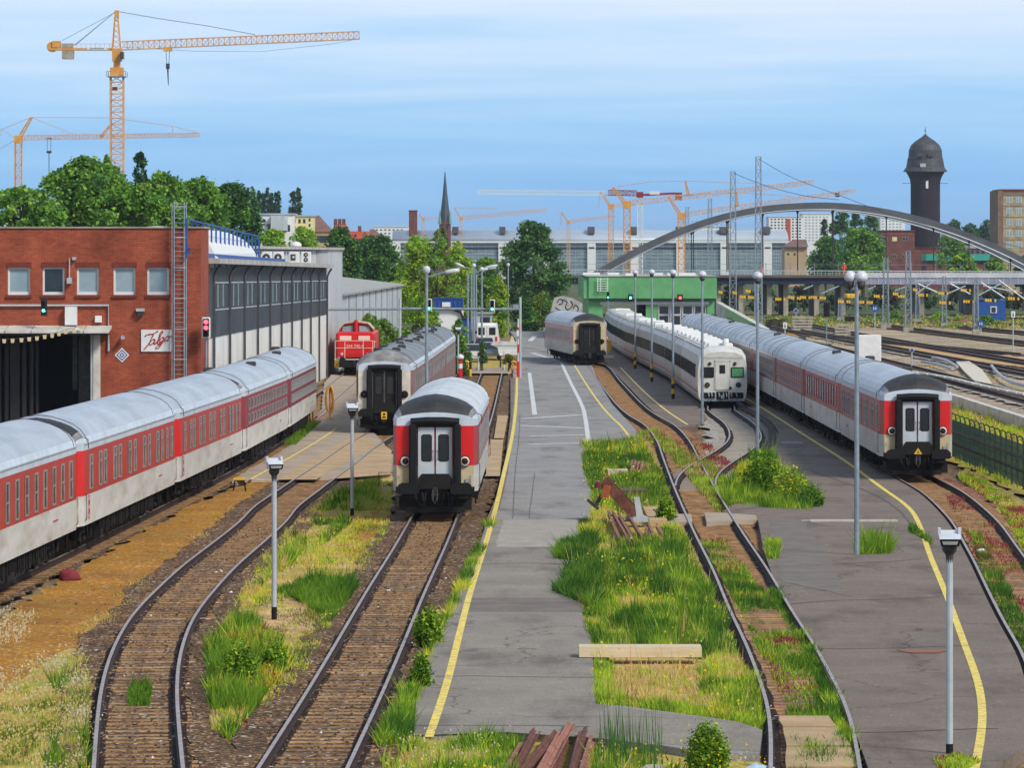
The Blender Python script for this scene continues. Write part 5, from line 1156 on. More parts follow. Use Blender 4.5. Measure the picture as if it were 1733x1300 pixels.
# bits on the bridge
for nm,x,y,w_,h_,m_,lab in (('person',1428.5,462,4,12,'','person in an orange work suit standing on the bridge deck'),):
    p=P(x,461.5,ZA-1.4); s=sA
    t2=thing('person',lab,'person',(p.x,p.y,az(466)))
    mm('hivis',L(240,90,40),L(226,76,34),3,.7); mm('skin',L(200,150,120),L(180,130,104),3,.6)
    z0=az(466)
    mb=MB(); mb.tube([(p.x-.1,p.y,z0),(p.x-.11,p.y,z0+.45),(p.x-.08,p.y,z0+.88)],[.07,.08,.11],8); mb.tube([(p.x+.1,p.y,z0),(p.x+.11,p.y+.05,z0+.45),(p.x+.08,p.y,z0+.88)],[.07,.08,.11],8); mb.tube([(p.x,p.y,z0+.8),(p.x,p.y,z0+1.1),(p.x,p.y,z0+1.42),(p.x,p.y,z0+1.5)],[.17,.18,.22,.1],10)
    mb.tube([(p.x-.2,p.y,z0+1.42),(p.x-.29,p.y-.05,z0+1.15),(p.x-.26,p.y-.18,z0+.95)],[.07,.055,.045],8); mb.tube([(p.x+.2,p.y,z0+1.42),(p.x+.29,p.y-.05,z0+1.15),(p.x+.26,p.y-.18,z0+.95)],[.07,.055,.045],8)
    mb.build('body',M['hivis'],t2); mb=MB(); mb.smooth=True; mb.lathe([(.05,-.1),(.09,-.06),(.105,.03),(.08,.11),(.02,.14)],(p.x,p.y,z0+1.64),10); mb.build('head',M['skin'],t2); mb=MB(); mb.smooth=True; mb.lathe([(.125,0),(.12,.06),(.07,.12),(.01,.14)],(p.x,p.y,z0+1.68),10); mb.build('helmet',M['white'],t2)
mb=MB(); p=P(1454,463,ZA-1.2); mb.lathe([(.28,0),(.25,.3),(.3,.5),(.1,.75)],(p.x,p.y,az(466)),8); tag(mb.build('marker_light',M['yellow']),'small yellow warning light on the bridge deck','warning light')
mb=MB(); p=P(1289,462,ZA-1.2); mb.lathe([(.45,0),(.4,.08),(.12,1.1)],(p.x,p.y,az(464)),10); tag(mb.build('traffic_cone',M['hivis']),'orange cone on the bridge deck by the tall mast','traffic cone')
# yard below the bridge: dark far end
def block(label,cat,x0,x1,yt,Z,dep,wm,rm='felt',wins=(),wm2='glass_dark',frame=None,parts=None,name='apartment_block',eave=.25):
    s=F/Z; t=thing(name,label,cat,((x0+x1-2*CX)/2/s,Z,-.3)); X=lambda x:(x-CX)/s; Zz=lambda y:H-(y-HOR)/s
    mb=MB(); mb.bx(X(x0),X(x1),Z,Z+dep,-.3,Zz(yt)); mb.build('wall',M[wm],t)
    if rm:
        mb=MB(); mb.bx(X(x0)-.2,X(x1)+.2,Z-.3,Z+dep+.2,Zz(yt),Zz(yt)+eave); mb.build('roof',M[rm],t)
    me={}
    for wx,wy,ww,wh in wins:
        k=(round(ww,1),round(wh,1))
        if k not in me:
            q=MB(); w_,h_=ww/s,wh/s; q.m=0; q.bx(-w_/2,w_/2,-.06,0,-h_/2,h_/2)
            if frame:
                q.m=1; f=.08; q.bx(-w_/2-f,w_/2+f,-.1,-.061,-h_/2-f,-h_/2); q.bx(-w_/2-f,w_/2+f,-.1,-.061,h_/2,h_/2+f); q.bx(-w_/2-f,-w_/2,-.1,-.061,-h_/2,h_/2); q.bx(w_/2,w_/2+f,-.1,-.061,-h_/2,h_/2); q.bx(-.04,.04,-.1,-.061,-h_/2,h_/2)
            me[k]=q.mesh('window',[M[wm2],M[frame or 'white']])
        inst(me[k],'window',t,(X(wx)-t.location.x,0,Zz(wy)-t.location.z))
    return t,X,Zz
# station hall
ZS=1650.; sS=F/ZS; hx=lambda x:(x-CX)/sS; hz=lambda y:H-(y-HOR)/sS
t=thing('station_hall','long glass station hall with white pylons and a pale curved roof','station',(hx(1000),ZS,-.3))
mb=MB(); mb.smooth=True; pr=[(ZS-1,hz(408)),(ZS-.5,hz(403)),(ZS+2,hz(397)),(ZS+7,hz(392)),(ZS+16,hz(389)),(ZS+30,hz(389)),(ZS+44,hz(400))]
mb.extr(pr,hx(664),hx(1334),'x'); mb.build('roof',M['hall_roof'],t)
mb=MB(); mb.bx(hx(662),hx(1336),ZS-1.6,ZS-1.0,hz(411),hz(408)); mb.build('eaves_beam',M['white'],t)
PY=[(676,4),(698,13),(770,13),(850,13),(926,12),(1001,14),(1074,13),(1151,13),(1226,14),(1299,14),(1331,4)]
for (a,wa),(b,wb) in zip(PY,PY[1:]):
    mb=MB(); x0,x1=hx(a+wa/2),hx(b-wb/2); mb.bx(x0,x1,ZS-.4,ZS,-.3,hz(411)); g=mb.build('glass_bay',M['hall_glass'],t)
    mb=MB()
    for y in (417,424,430,436,442,448): mb.bx(x0,x1,ZS-.55,ZS-.401,hz(y)-.09,hz(y)+.09)
    for k in range(1,6): xx=x0+(x1-x0)*k/6; mb.bx(xx-.06,xx+.06,ZS-.6,ZS-.551,hz(455),hz(411))
    mb.build('glazing_bar',M['galv_light'],g)
    mb=MB(); mb.bx(x0,x1,ZS-.7,ZS-.601,hz(421.5),hz(418.8)); mb.build('vent_band',M['steel_blue'],g)
for a,wa in PY:
    mb=MB(); mb.bx(hx(a-wa/2),hx(a+wa/2),ZS-1.5,ZS+2,-.3,hz(411)); py=mb.build('pylon',M['white'],t)
    if wa>5:
        mb=MB(); mb.bx(hx(a-wa*.35),hx(a+wa*.35),ZS-1.56,ZS-1.501,hz(421),hz(418)); mb.build('louvre',M['iron_grey'],py)
        mb=MB(); mb.extr([(ZS+1,hz(395)),(ZS+2.5,hz(384)),(ZS+16,hz(383)),(ZS+16,hz(392))],hx(a-wa*.4),hx(a+wa*.4),'x'); mb.build('roof_lantern',M['iron_grey'],t)
# blocks, houses, chimney, church
t,X,Zz=block('white modern house with grey upper boxes left of the cream house','house',438,497,363,900,12,'render_white','hall_roof',[(461,373,4,9),(483,373,4,9),(470,378,8,3),(455,384,5,11),(489,386,4,11),(446,374,8,4)],name='modern_house')
mb=MB(); mb.bx(X(459),X(487),898.5,899.9,Zz(390),Zz(365)); mb.build('bay_box',M['clad_grey'],t); mb=MB(); mb.bx(X(467),X(476),898.3,898.49,Zz(404),Zz(391)); mb.build('door',M['letter_black'],t)
t,X,Zz=block('cream house with tall windows beside the brown gabled roof','house',487,529,366,905,12,'render_cream','hall_roof',[(498,374,4,7),(507,374,4,7),(515,374,4,7),(524,372,3,5),(524,381,3,5),(498,386,4,7),(507,386,4,7)],name='town_house')
def gable(label,x0,x1,xr0,xr1,ye,yr,Z,dep,wm,rm,chim=()):
    s=F/Z; X=lambda x:(x-CX)/s; Zz=lambda y:H-(y-HOR)/s
    t=thing('gabled_house',label,'house',((X(x0)+X(x1))/2,Z,-.3))
    mb=MB(); mb.bx(X(x0)+.2,X(x1)-.2,Z,Z+dep,-.3,Zz(ye)); mb.build('wall',M[wm],t)
    mb=MB(); v=[(X(x0),Z-.4,Zz(ye)),(X(x1),Z-.4,Zz(ye)),(X(x1),Z+dep,Zz(ye)),(X(x0),Z+dep,Zz(ye)),(X(xr0),Z+dep/2,Zz(yr)),(X(xr1),Z+dep/2,Zz(yr))]
    mb.add(v,[(0,1,5,4),(1,2,5),(2,3,4,5),(3,0,4),(3,2,1,0)]); rf=mb.build('roof',M[rm],t)
    for x in chim:
        mb=MB(); mb.bx(X(x)-.35,X(x)+.35,Z+dep/2-.4,Z+dep/2+.4,Zz(yr)-.8,Zz(yr)+1.1); mb.build('chimney',M['brick_dark'],rf)
    for k in range(4):
        xx=X(x0)+(X(x1)-X(x0))*(k+.5)/4; mb=MB(); mb.bx(xx-.5,xx+.5,Z-.05,Z-.001,Zz(ye)-2.2,Zz(ye)-.8); mb.build('window',M['glass_dark'],t)
    return t
gable('brown roofed house between the cream house and red roofs',527,562,528,538,392,364,915,12,'render_tan','tile_brown')
gable('red roofed house with three dark chimneys on its ridge',562,592,566,584,396,379,930,12,'render_tan','tile_red',(566,573,580))
gable('lower red roofed house left of the little pointed turret roof',588,628,590,622,404,391,935,12,'render_tan','tile_red',(607,))
gable('small brown hipped roof house with a pointed top below the white office block',616,648,626,632,403,387,940,12,'render_tan','tile_brown')
block('white office block with small square windows behind the brown hipped roof','office block',630,690,384,1900,20,'render_white','white',[(638+i*7,y,3,2.4) for i in range(7) for y in (389,395,401)],name='office_block')
t=thing('brick_chimney','square red brick stack rising above the station roof','chimney',P(698,410,1300))
p0=P(692,410,1300); p1=P(706,357,1300); mb=MB(); mb.bx(p0.x,p1.x,1300,1302.4,-.3,p1.z); mb.build('shaft',M['brick_dark'],t); mb=MB(); mb.bx(p0.x-.1,p1.x+.1,1299.9,1302.5,p1.z,p1.z+.25); mb.build('cap',M['brick_edge'],t)
t=thing('church_tower','brick church tower with a tall slate blue spire and green corner pinnacles','church',P(753,410,1500))
s=F/1500; c=P(753,410,1500); wz=lambda y:H-(y-HOR)/s
mb=MB(); mb.bx(c.x-1.9,c.x+1.9,1500,1503.8,-.3,wz(375)); mb.build('tower',M['brick_dark'],t)
mb=MB()
mb.lathe([(1.75,0),(1.5,3),(.75,9.5),(.18,16),(.02,17)],(c.x,1501.9,wz(376)),8); mb.build('spire',M['spire'],t)
for dx in (-1.7,1.7):
    for dy in (0,3.8): mb=MB(); mb.lathe([(.5,0),(.45,1.2),(.02,4.6)],(c.x+dx,1500+dy,wz(379)),8); mb.build('pinnacle',M['copper'],t)
for dx in (-.8,.8): mb=MB(); mb.bx(c.x+dx-.35,c.x+dx+.35,1499.95,1499.999,wz(388),wz(379)); mb.build('belfry_opening',M['letter_black'],t)
mb=MB(); mb.bar((c.x,1501.9,wz(376)+16.8),(c.x,1501.9,wz(290)),.1); mb.bar((c.x-.3,1501.9,wz(292.5)),(c.x+.3,1501.9,wz(292.5)),.1); mb.build('cross',M['iron'],t)
wi=lambda xs,ys,w_,h_:[(x,y,w_,h_) for x in xs for y in ys]
block('white high rise with a terracotta stripe behind the bridge arch','apartment block',1301,1360,367,1850,18,'render_white','white',wi(range(1306,1358,6),range(371,410,5),3,2.2),name='high_rise')
s=F/1850; mb=MB(); mb.bx((1331-CX)/s,(1338-CX)/s,1849.7,1849.95,3,H-(370-HOR)/s); tag(mb.build('facade_stripe',M['tile_red']))
mb_o=bpy.data.objects['facade_stripe']; hr=bpy.data.objects['high_rise']; mb_o.parent=hr; mb_o.location=mb_o.location-hr.location
block('pale high rise with faint window rows right of the striped one','apartment block',1358,1408,362,1900,18,'render_white','white',wi(range(1364,1406,6),range(367,412,5),3,2),'glass_grey',name='high_rise')
block('white slab block just behind the bridge arch left of the tall mast','apartment block',1166,1240,384,1950,18,'render_white','white',wi(range(1172,1238,7),range(375,392,5),3,2),'glass_grey',name='high_rise')
block('pinkish high rise between the poplars and the dark tower','apartment block',1490,1532,360,1950,18,'render_white','white',wi(range(1494,1530,6),range(364,390,5),3,2),'glass_grey',name='high_rise')
t,X,Zz=block('tan house with a brown roof behind the bridge railing','house',1328,1366,417,1250,14,'render_tan',None,[(1334,430,3,4),(1345,430,3,4)],name='tan_house')
mb=MB(); mb.add([(X(1326),1249,Zz(418)),(X(1368),1249,Zz(418)),(X(1368),1264,Zz(418)),(X(1326),1264,Zz(418)),(X(1346),1256,Zz(405)),(X(1366),1256,Zz(405))],[(0,1,5,4),(1,2,5),(2,3,4,5),(3,0,4)]); mb.build('roof',M['tile_brown'],t)
t,X,Zz=block('dark red brick house with two rows of windows left of the round tower','brick house',1478,1548,391,1250,18,'brick_dark','brick_edge',[(1496,404,10,6),(1532,404,9,6),(1514,434,6,6),(1531,434,6,6)],frame='brick_tan',name='brick_house')
mb=MB(); mb.bx(X(1510),X(1518),1249.93,1249.99,Zz(408),Zz(401)); mb.build('yellow_notice',M['render_cream'],t)
mb=MB(); mb.bx(X(1480),X(1548),1249.9,1249.99,Zz(396.5),Zz(394.5)); mb.build('cornice',M['brick'],t)
block('low dark brick wing at the foot of the round tower','brick house',1548,1595,420,1255,12,'brick_dark','brick_edge',[(1560,436,4,5),(1572,436,4,5)],name='brick_house')
t,X,Zz=block('long low building with a turquoise sheet along its roof edge','shed',1568,1690,439,1150,14,'brick_dark',None,[],name='low_building')
mm('turquoise',L(40,160,140),L(34,146,128),.5,.6); mb=MB(); mb.bx(X(1567),X(1688),1149,1164,Zz(441),Zz(430)); mb.build('sheet_cover',M['turquoise'],t)
t,X,Zz=block('flat roofed pavilion with a row of windows behind the turquoise sheet','pavilion',1620,1686,420,1200,14,'tile_brown','hall_roof',[(x,426,5,6) for x in range(1628,1684,9)],name='pavilion',eave=.6)
t,X,Zz=block('tall tan brick apartment house at the right edge of the picture','apartment block',1694,1790,323,1000,16,'brick_tan','brick_edge',wi(range(1708,1790,16),(338,357,376,395,414),9,9),'glass_grey','white',name='brick_apartment_house',eave=.4)
mb=MB(); mb.bx(X(1688),X(1697),999,1016,-.3,Zz(322)); mb.build('corner_pier',M['brick_brown'],t)
for y in (347,366,385,404): mb=MB(); mb.bx(X(1697),X(1790),999.9,999.99,Zz(y)-.15,Zz(y)+.15); mb.build('string_course',M['brick_tan'],t)
mb=MB(); mb.bx(X(1697),X(1790),999.9,999.985,Zz(331),Zz(324)); mb.build('frieze',M['brick_brown'],t)
# water tower
ZW=1300.; s=F/ZW; c=P(1566,440,ZW); wz=lambda y:H-(y-HOR)/s; r=lambda px:px/s
t=thing('water_tower','round dark brick water tower with a tall slate dome and pointed tip','water tower',(c.x,ZW,-.3))
mb=MB(); mb.smooth=True
mb.lathe([(r(25.5),-.3),(r(25),wz(390)),(r(25),wz(312)),(r(26),wz(304)),(r(29),wz(297)),(r(33),wz(291))],(c.x,ZW,0),28); mb.build('shaft',M['brick_tower'],t)
mb=MB(); mb.lathe([(r(37.5),wz(290.5)),(r(37),wz(289)),(r(32.5),wz(283)),(r(30.5),wz(271)),(r(30.2),wz(268)),(r(29),wz(267)),(r(28),wz(254)),(r(24),wz(245)),(r(16),wz(238)),(r(7),wz(232)),(r(2),wz(228)),(r(.5),wz(225.5))],(c.x,ZW,0),28); mb.build('dome',M['slate'],t)
mb=MB(); mb.tube([(c.x,ZW,wz(228)),(c.x,ZW,wz(214))],.09,5); mb.lathe([(.25,0),(.3,.3),(.1,.7)],(c.x,ZW,wz(222)),8); mb.build('finial',M['copper'],t)
for x,y,w_,h_ in ((1569,312,4,14),):
    p=P(x,y,ZW-r(25)-.1); mb=MB(); mb.bx(p.x-w_/2/s,p.x+w_/2/s,p.y,p.y+.5,wz(y+h_/2),wz(y-h_/2)); mb.build('window',M['render_white'],t)
for x,y in ((1562,280),(1556,262),(1575,262)):
    p=P(x,y,ZW-r(30.5)); mb=MB(); mb.bx(p.x-.8,p.x+.8,p.y-.3,p.y+.8,wz(y)-.5,wz(y)+.5); mb.build('dormer',M['galv_light'] if y>270 else M['slate'],t)
for sx in (-1,1):
    mb=MB(); mb.bar((c.x+sx*r(25),ZW,wz(310)),(c.x+sx*r(39),ZW,wz(310)),.12); mb.build('bracket',M['iron_grey'],t)
# ---- cranes -------------------------------------------------------------------------------
def cpt(Z): s=F/Z; return lambda x,y,dy=0:Vector(((x-CX)/s,Z+dy,H-(y-HOR)/s))
Zc=700.; q=cpt(Zc)
t=thing('tower_crane','tall yellow tower crane with a long lattice jib above the left trees','crane',(q(198,0).x,Zc,-.3))
mb=MB(); mb.lattice(q(198,434),q(198,128),1.95,1.95,30,.2,.1); mb.build('mast',M['peach_steel'],t)
mb=MB(); a=q(198,128); mb.bx(a.x-1,a.x+1,Zc-1,Zc+1,q(0,129).z,q(0,114).z); mb.bx(a.x-.7,a.x+.75,Zc-.8,Zc+.8,q(0,103).z,q(0,82).z); mb.bx(a.x-.5,a.x+.5,Zc-.6,Zc+.6,q(0,115).z,q(0,102).z); mb.build('slewing_unit',M['orange_steel'],t)
mb=MB(); mb.bx(q(183,0).x,q(213,0).x,Zc-1.5,Zc+1.5,q(0,130).z,q(0,129).z)
for x in (182,214): mb.bar(q(x,130,-1.5),q(x,121,-1.5),.1); mb.bar(q(x,130,1.5),q(x,121,1.5),.1)
mb.bar(q(182,121,-1.5),q(190,121,-1.5),.1); mb.bar(q(206,121,-1.5),q(214,121,-1.5),.1); mb.build('platform',M['galv'],t)
mb=MB(); mb.bx(q(205,0).x,q(211,0).x,Zc-1.7,Zc-.2,q(0,100).z,q(0,88).z); mb.build('cab',M['glass_dark'],t)
mb=MB()
for dx in (-7,7):
    for dy in (-.7,.7): mb.bar(q(197+dx,84,dy),q(197+dx*.25,20,dy*.3),.17)
for k in range(7):
    y=84-k*9; w=7-5.2*(84-y)/64; mb.bar(q(197-w,y,-.6),q(197+w,y-9,-.5),.09); mb.bar(q(197+w,y,.6),q(197-w,y-9,.5),.09)
mb.bx(q(194,0).x,q(201,0).x,Zc-.5,Zc+.5,q(0,29).z,q(0,17).z); mb.build('apex',M['orange_steel'],t)
mb=MB(); a,b=q(206,77),q(608,59); mb.lattice(a,b,1.25,1.15,44,.14,.075); mb.build('jib',M['peach_steel'],t)
mb=MB(); mb.bx(q(84,0).x,q(192,0).x,Zc-.6,Zc+.6,q(0,85).z,q(0,81).z)
for x in range(122,192,8): mb.bar(q(x,81,-.6),q(x,74,-.6),.06)
mb.bar(q(122,74,-.6),q(190,74,-.6),.06); mb.build('counter_jib',M['orange_steel'],t)
mb=MB(); mb.bx(q(89,0).x,q(103,0).x,Zc-.7,Zc+.7,q(0,80).z,q(0,69).z); mb.lathe([(.8,-.5),(.8,.5)],q(88,79),12,M=Matrix.Rotation(math.pi/2,4,'X')); mb.build('winch',M['orange_steel'],t)
mb=MB(); mb.bx(q(105.5,0).x,q(125,0).x,Zc-.65,Zc+.65,q(0,99.5).z,q(0,85.5).z); mb.bx(q(105,0).x,q(124,0).x,Zc-.59,Zc+.59,q(0,80.5).z,q(0,73).z); mb.build('counterweight',M['concrete'],t)
mb=MB(); mb.bx(q(148,0).x,q(181,0).x,Zc-.66,Zc-.61,q(0,84.6).z,q(0,80).z); nb_=mb.build('name_board',M['white'],t)
o=text_obj('LEHMANN',.27,M['letter_black'],'lettering',nb_); p=q(164.5,82.3); o.location=p-t.location+Vector((0,-.68,0)); o.rotation_euler=(math.pi/2,0,0); o.scale=(1.25,1,1)
mb=MB(); mb.bx(q(190,0).x,q(201,0).x,Zc-1.12,Zc-1.06,q(0,157).z,q(0,144).z); mb.m=1; mb.bx(q(191,0).x,q(200,0).x,Zc-1.14,Zc-1.121,q(0,153).z,q(0,147).z); mb.build('banner',[M['white'],M['band_wine']],t)
mb=MB(); mb.tube([q(201,19),q(270,31),q(350,43),q(432,58)],.06,5); mb.tube([q(194,20),q(125,76,.4)],.05,5); mb.tube([q(194,20),q(128,76,-.4)],.05,5); mb.tube([q(194,21),q(105,68)],.04,5); mb.tube([q(206,79),q(330,86),q(440,87),q(560,74),q(606,65)],.025,4); mb.build('pendant_rope',M['galv'],t)
mb=MB(); mb.bx(q(277,0).x,q(291,0).x,Zc-.7,Zc+.7,q(0,86).z,q(0,79).z); mb.build('trolley',M['orange_steel'],t)
mb=MB()
for x in (281,287): mb.tube([q(x,86),q(284+(x-284)*.6,108)],.04,5)
mb.bx(q(281,0).x,q(287,0).x,Zc-.3,Zc+.3,q(0,116).z,q(0,107).z); mb.tube([q(284,116),q(284.5,132),q(285,144)],[.14,.1,.05],6); mb.build('hook_block',M['iron_grey'],t)
def mini_crane(label,Z,xm,yt,yb,wm,strut,jib,king=None,mat_='orange_steel',counter=None,rope=None,hook=None,segs=20,jw=.9,cab=None,ties=()):
    q=cpt(Z); t=thing('tower_crane',label,'crane',(q(xm,0).x,Z,-.3)); w=wm*Z/F
    mb=MB(); zb=-.3
    a=q(xm,yt); a0=Vector((a.x,a.y,zb)); mb.lattice(a0,a,w,w,max(8,int((a.z-zb)/w/.95)),w*.13,w*.075); mb.build('mast',M[mat_],t)
    mb=MB(); mb.bx(a.x-w*.62,a.x+w*.62,Z-w*.6,Z+w*.6,a.z-w*.5,a.z+w*.6); mb.build('slewing_unit',M['orange_steel'] if mat_!='white' else M['band_crimson'],t)
    if strut:
        mb=MB(); b=q(*strut); mb.lattice(a,b,w*.55,w*.3,6,w*.13,w*.08); mb.build('apex',M['orange_steel'],t)
    mb=MB(); b=q(*jib); st=a+Vector((w*.4*(1 if b.x>a.x else -1),0,w*.3)); mb.lattice(st,b,jw,jw*.8,segs,jw*.13,jw*.075); mb.build('jib',M['peach_steel'] if mat_!='white' else M['white'],t)
    if counter:
        mb=MB(); c=q(*counter); mb.bar(a,c,jw*.8,jw*.5); mb.bx(min(c.x,c.x+jw*1.5),max(c.x,c.x+jw*1.5),Z-.7,Z+.7,c.z-jw*1.6,c.z+.2); mb.build('counter_jib',M['orange_steel'] if mat_!='white' else M['band_crimson'],t)
    if king:
        mb=MB(); mb.lattice(q(*king[0]),q(*king[1]),w*.4,w*.2,6,w*.11,w*.07); mb.build('king_post',M['orange_steel'],t)
    mb=MB()
    for tie in ties: mb.tube([q(*p) for p in tie],.045*Z/900,4)
    if ties: mb.build('pendant_rope',M['orange_steel'],t)
    if hook:
        mb=MB(); x,y0,y1=hook; tw=3
        mb.bx(q(x-4,0).x,q(x+4,0).x,Z-.4,Z+.4,q(0,y0+2.5).z,q(0,y0).z)
        for d_ in (-tw,tw): mb.tube([q(x+d_,y0+2),q(x+d_,(y0*.65+y1*.35))],.04*Z/900,4)
        ym=y0*.65+y1*.35; mb.bx(q(x-4,0).x,q(x+4,0).x,Z-.3,Z+.3,q(0,ym+4).z,q(0,ym).z); mb.tube([q(x,ym+3),q(x,y1)],.08*Z/900,5); mb.build('hook_block',M['iron_grey'],t)
    return t
mini_crane('slender yellow crane with a flat jib at the far left edge',820,31,236,340,11,(53,199),(338,228),((170,232),(190,208)),hook=(83,233,296),segs=52,jw=.85,ties=[[(53,198),(0,220)],[(53,198),(130,229)],[(53,198),(190,199),(292,213),(338,225)],[(4,218),(26,234)],[(4,218),(0,230)],[(26,236),(0,252)],[(292,226),(292,213)]])
mini_crane('yellow crane whose jib climbs right behind the tall lattice masts',1000,1061,347,460,11,(1037,318),(1376,308),((1165,331),(1160,307)),ties=[[(1037,317),(1100,307),(1160,306),(1280,310)],[(1165,331),(1185,328)]],segs=46,jw=1.1)
mini_crane('yellow crane with a leaning strut and a jib reaching over the arch crown',960,1153,366,460,10,(1131,333),(1447,323),((1248,349),(1246,326)),ties=[[(1131,332),(1246,325),(1340,332)]],segs=44,jw=.95,hook=(1417,326,334))
mini_crane('thin yellow crane mast just left of the stouter yellow crane',1150,1034,350,460,8,(1016,325),(1072,346),ties=[[(1016,325),(1013,352)]],segs=6,jw=.8,rope=None)
mini_crane('white and red crane with a pale horizontal jib above the station roof',1080,1083,330,460,9,None,(808,325),mat_='white',counter=(1143,327),segs=40,jw=1.05)
q=cpt(1080); wc=[o for o in bpy.data.objects if o.get('label','').startswith('white and red crane')][0]
mb=MB(); mb.lattice(q(1078,327,-.9),q(1030,326,-.9),1.2,1.2,8,.18,.11); mb.build('jib_root',M['band_crimson'],wc); mb=MB(); mb.bx(q(1099,0).x,q(1116,0).x,1078.5,1078.9,q(0,329).z,q(0,323.5).z); mb.build('banner',M['white'],wc)
mini_crane('small distant orange crane with a rising jib right of the church spire',1400,780,370,398,5,(769,352),(926,355),ties=[[(769,351),(840,353)]],segs=26,jw=1.1,mat_='peach_steel')
mini_crane('small distant crane between the chestnut crown and the yellow cranes',1400,962,376,400,5,(950,359),(1041,366),segs=14,jw=.9,mat_='peach_steel',ties=[[(950,359),(949,380)]])
mini_crane('tiny distant crane between the brick stack and the church spire',1550,716,371,398,4,(709,362),(752,368),segs=8,jw=.8,mat_='peach_steel')
# ---- lattice catenary masts, signals and lamps ---------------------------------------------
def lmast(label,x,yt,yb,w0,m='galv'):
    s=(yb-HOR)/(H+.3); Z=F/s; q=cpt(Z)
    t=thing('lattice_mast',label,'mast',(q(x,0).x,Z,-.3),group='lattice masts of the railway yard')
    mb=MB(); a=Vector((q(x,0).x,Z,0)); b=q(x,yt); mb.lattice(a,b,w0*Z/F,w0*.62*Z/F,max(8,int((b.z)/1.35)),.11,.06); mb.build('shaft',M[m],t)
    mb=MB(); d=w0*Z/F*.75; mb.bx(a.x-d,a.x+d,Z-d,Z+d,-.3,.25); mb.build('footing',M['concrete'],t)
    return t
lmast('tallest lattice mast behind the lamp post next to the white train',1283.5,265,566,13)
lmast('second tallest lattice mast, just left of the tallest one',1240.5,290,552,12)
lmast('thin lattice mast between the yellow crane and the two tall masts',1201.5,336,520,9)
lmast('thin lattice mast rising beside the leaning yellow crane strut',1163,350,507,8)
lmast('short lattice mast in front of the red brick house',1537,425,562,11)
lmast('short lattice mast left of the one before the brick house',1499,437,557,11)
for x,yt,yb,lab in ((1422,505,545,'dark slim lattice mast under the bridge near the black signal'),(1553,480,548,'dark lattice mast under the covered bridge deck'),(1598,468,555,'green lattice mast behind the yard tracks under the bridge'),(1652,470,566,'green grey lattice mast on a white footing near the blue hut')):
    lmast(lab,x,yt,yb,8,'green_mast' if False else 'galv')
def tall_lamp(label,x,yt,yb,stripe=False,heads=1):
    s=(yb-HOR)/H; Z=F/s; X=(x-CX)/s; h=H-(yt-HOR)/s
    t=thing('lamp_post',label,'lamp post',(X,Z,-.02),group='tall lamp posts along the right platform')
    mb=MB(); mb.tube([(X,Z,-.02),(X,Z,h-1),(X,Z,h-.35)],[.082,.062,.05],10); mb.build('pole',M['galv'],t)
    if stripe:
        for k in range(4): mb=MB(); mb.tube([(X,Z,k*.3),(X,Z,k*.3+.3)],.105,10); mb.build('hazard_band',M['yellow'] if k%2 else M['letter_black'],t)
    for dx,r_ in (((-.18,.13),(.13,.145)) if heads==2 else ((0,.165),)):
        z=h-.28; y=Z-(.0 if dx>=0 else -.1)
        mb=MB(); mb.smooth=True; mb.lathe([(.08,-.12),(r_*.95,-.05),(r_*1.3,0),(r_*1.32,.06),(r_*1.1,.17),(r_*.55,.23),(.01,.245)],(X+dx,y,z),16); hd=mb.build('lamp_head',M['lamp_head'],t)
        mb=MB(); mb.smooth=True; mb.lathe([(.04,-.3),(r_*.75,-.22),(r_*.9,-.07)],(X+dx,y,z),14); mb.build('diffuser',M['iron_grey'],hd)
        mb=MB(); mb.tube([(X,Z,h-.6),(X+dx,y,z-.28)],.04,6); mb.build('arm',M['galv'],hd)
    return t
tall_lamp('nearest tall lamp post with two white dome heads on the right platform',1450,456,938,False,2)
tall_lamp('tall lamp post rising from the bushes beside the white cab',1282,458,776)
tall_lamp('tall lamp post directly in front of the white train cab corner',1188.5,457,718)
tall_lamp('lamp post with striped foot by the middle of the white train',1139,455,675,True)
tall_lamp('lamp post with striped foot behind the one at mid train',1103,455,646,True)
tall_lamp('farthest striped foot lamp post of the platform row',1075,456,624,True)
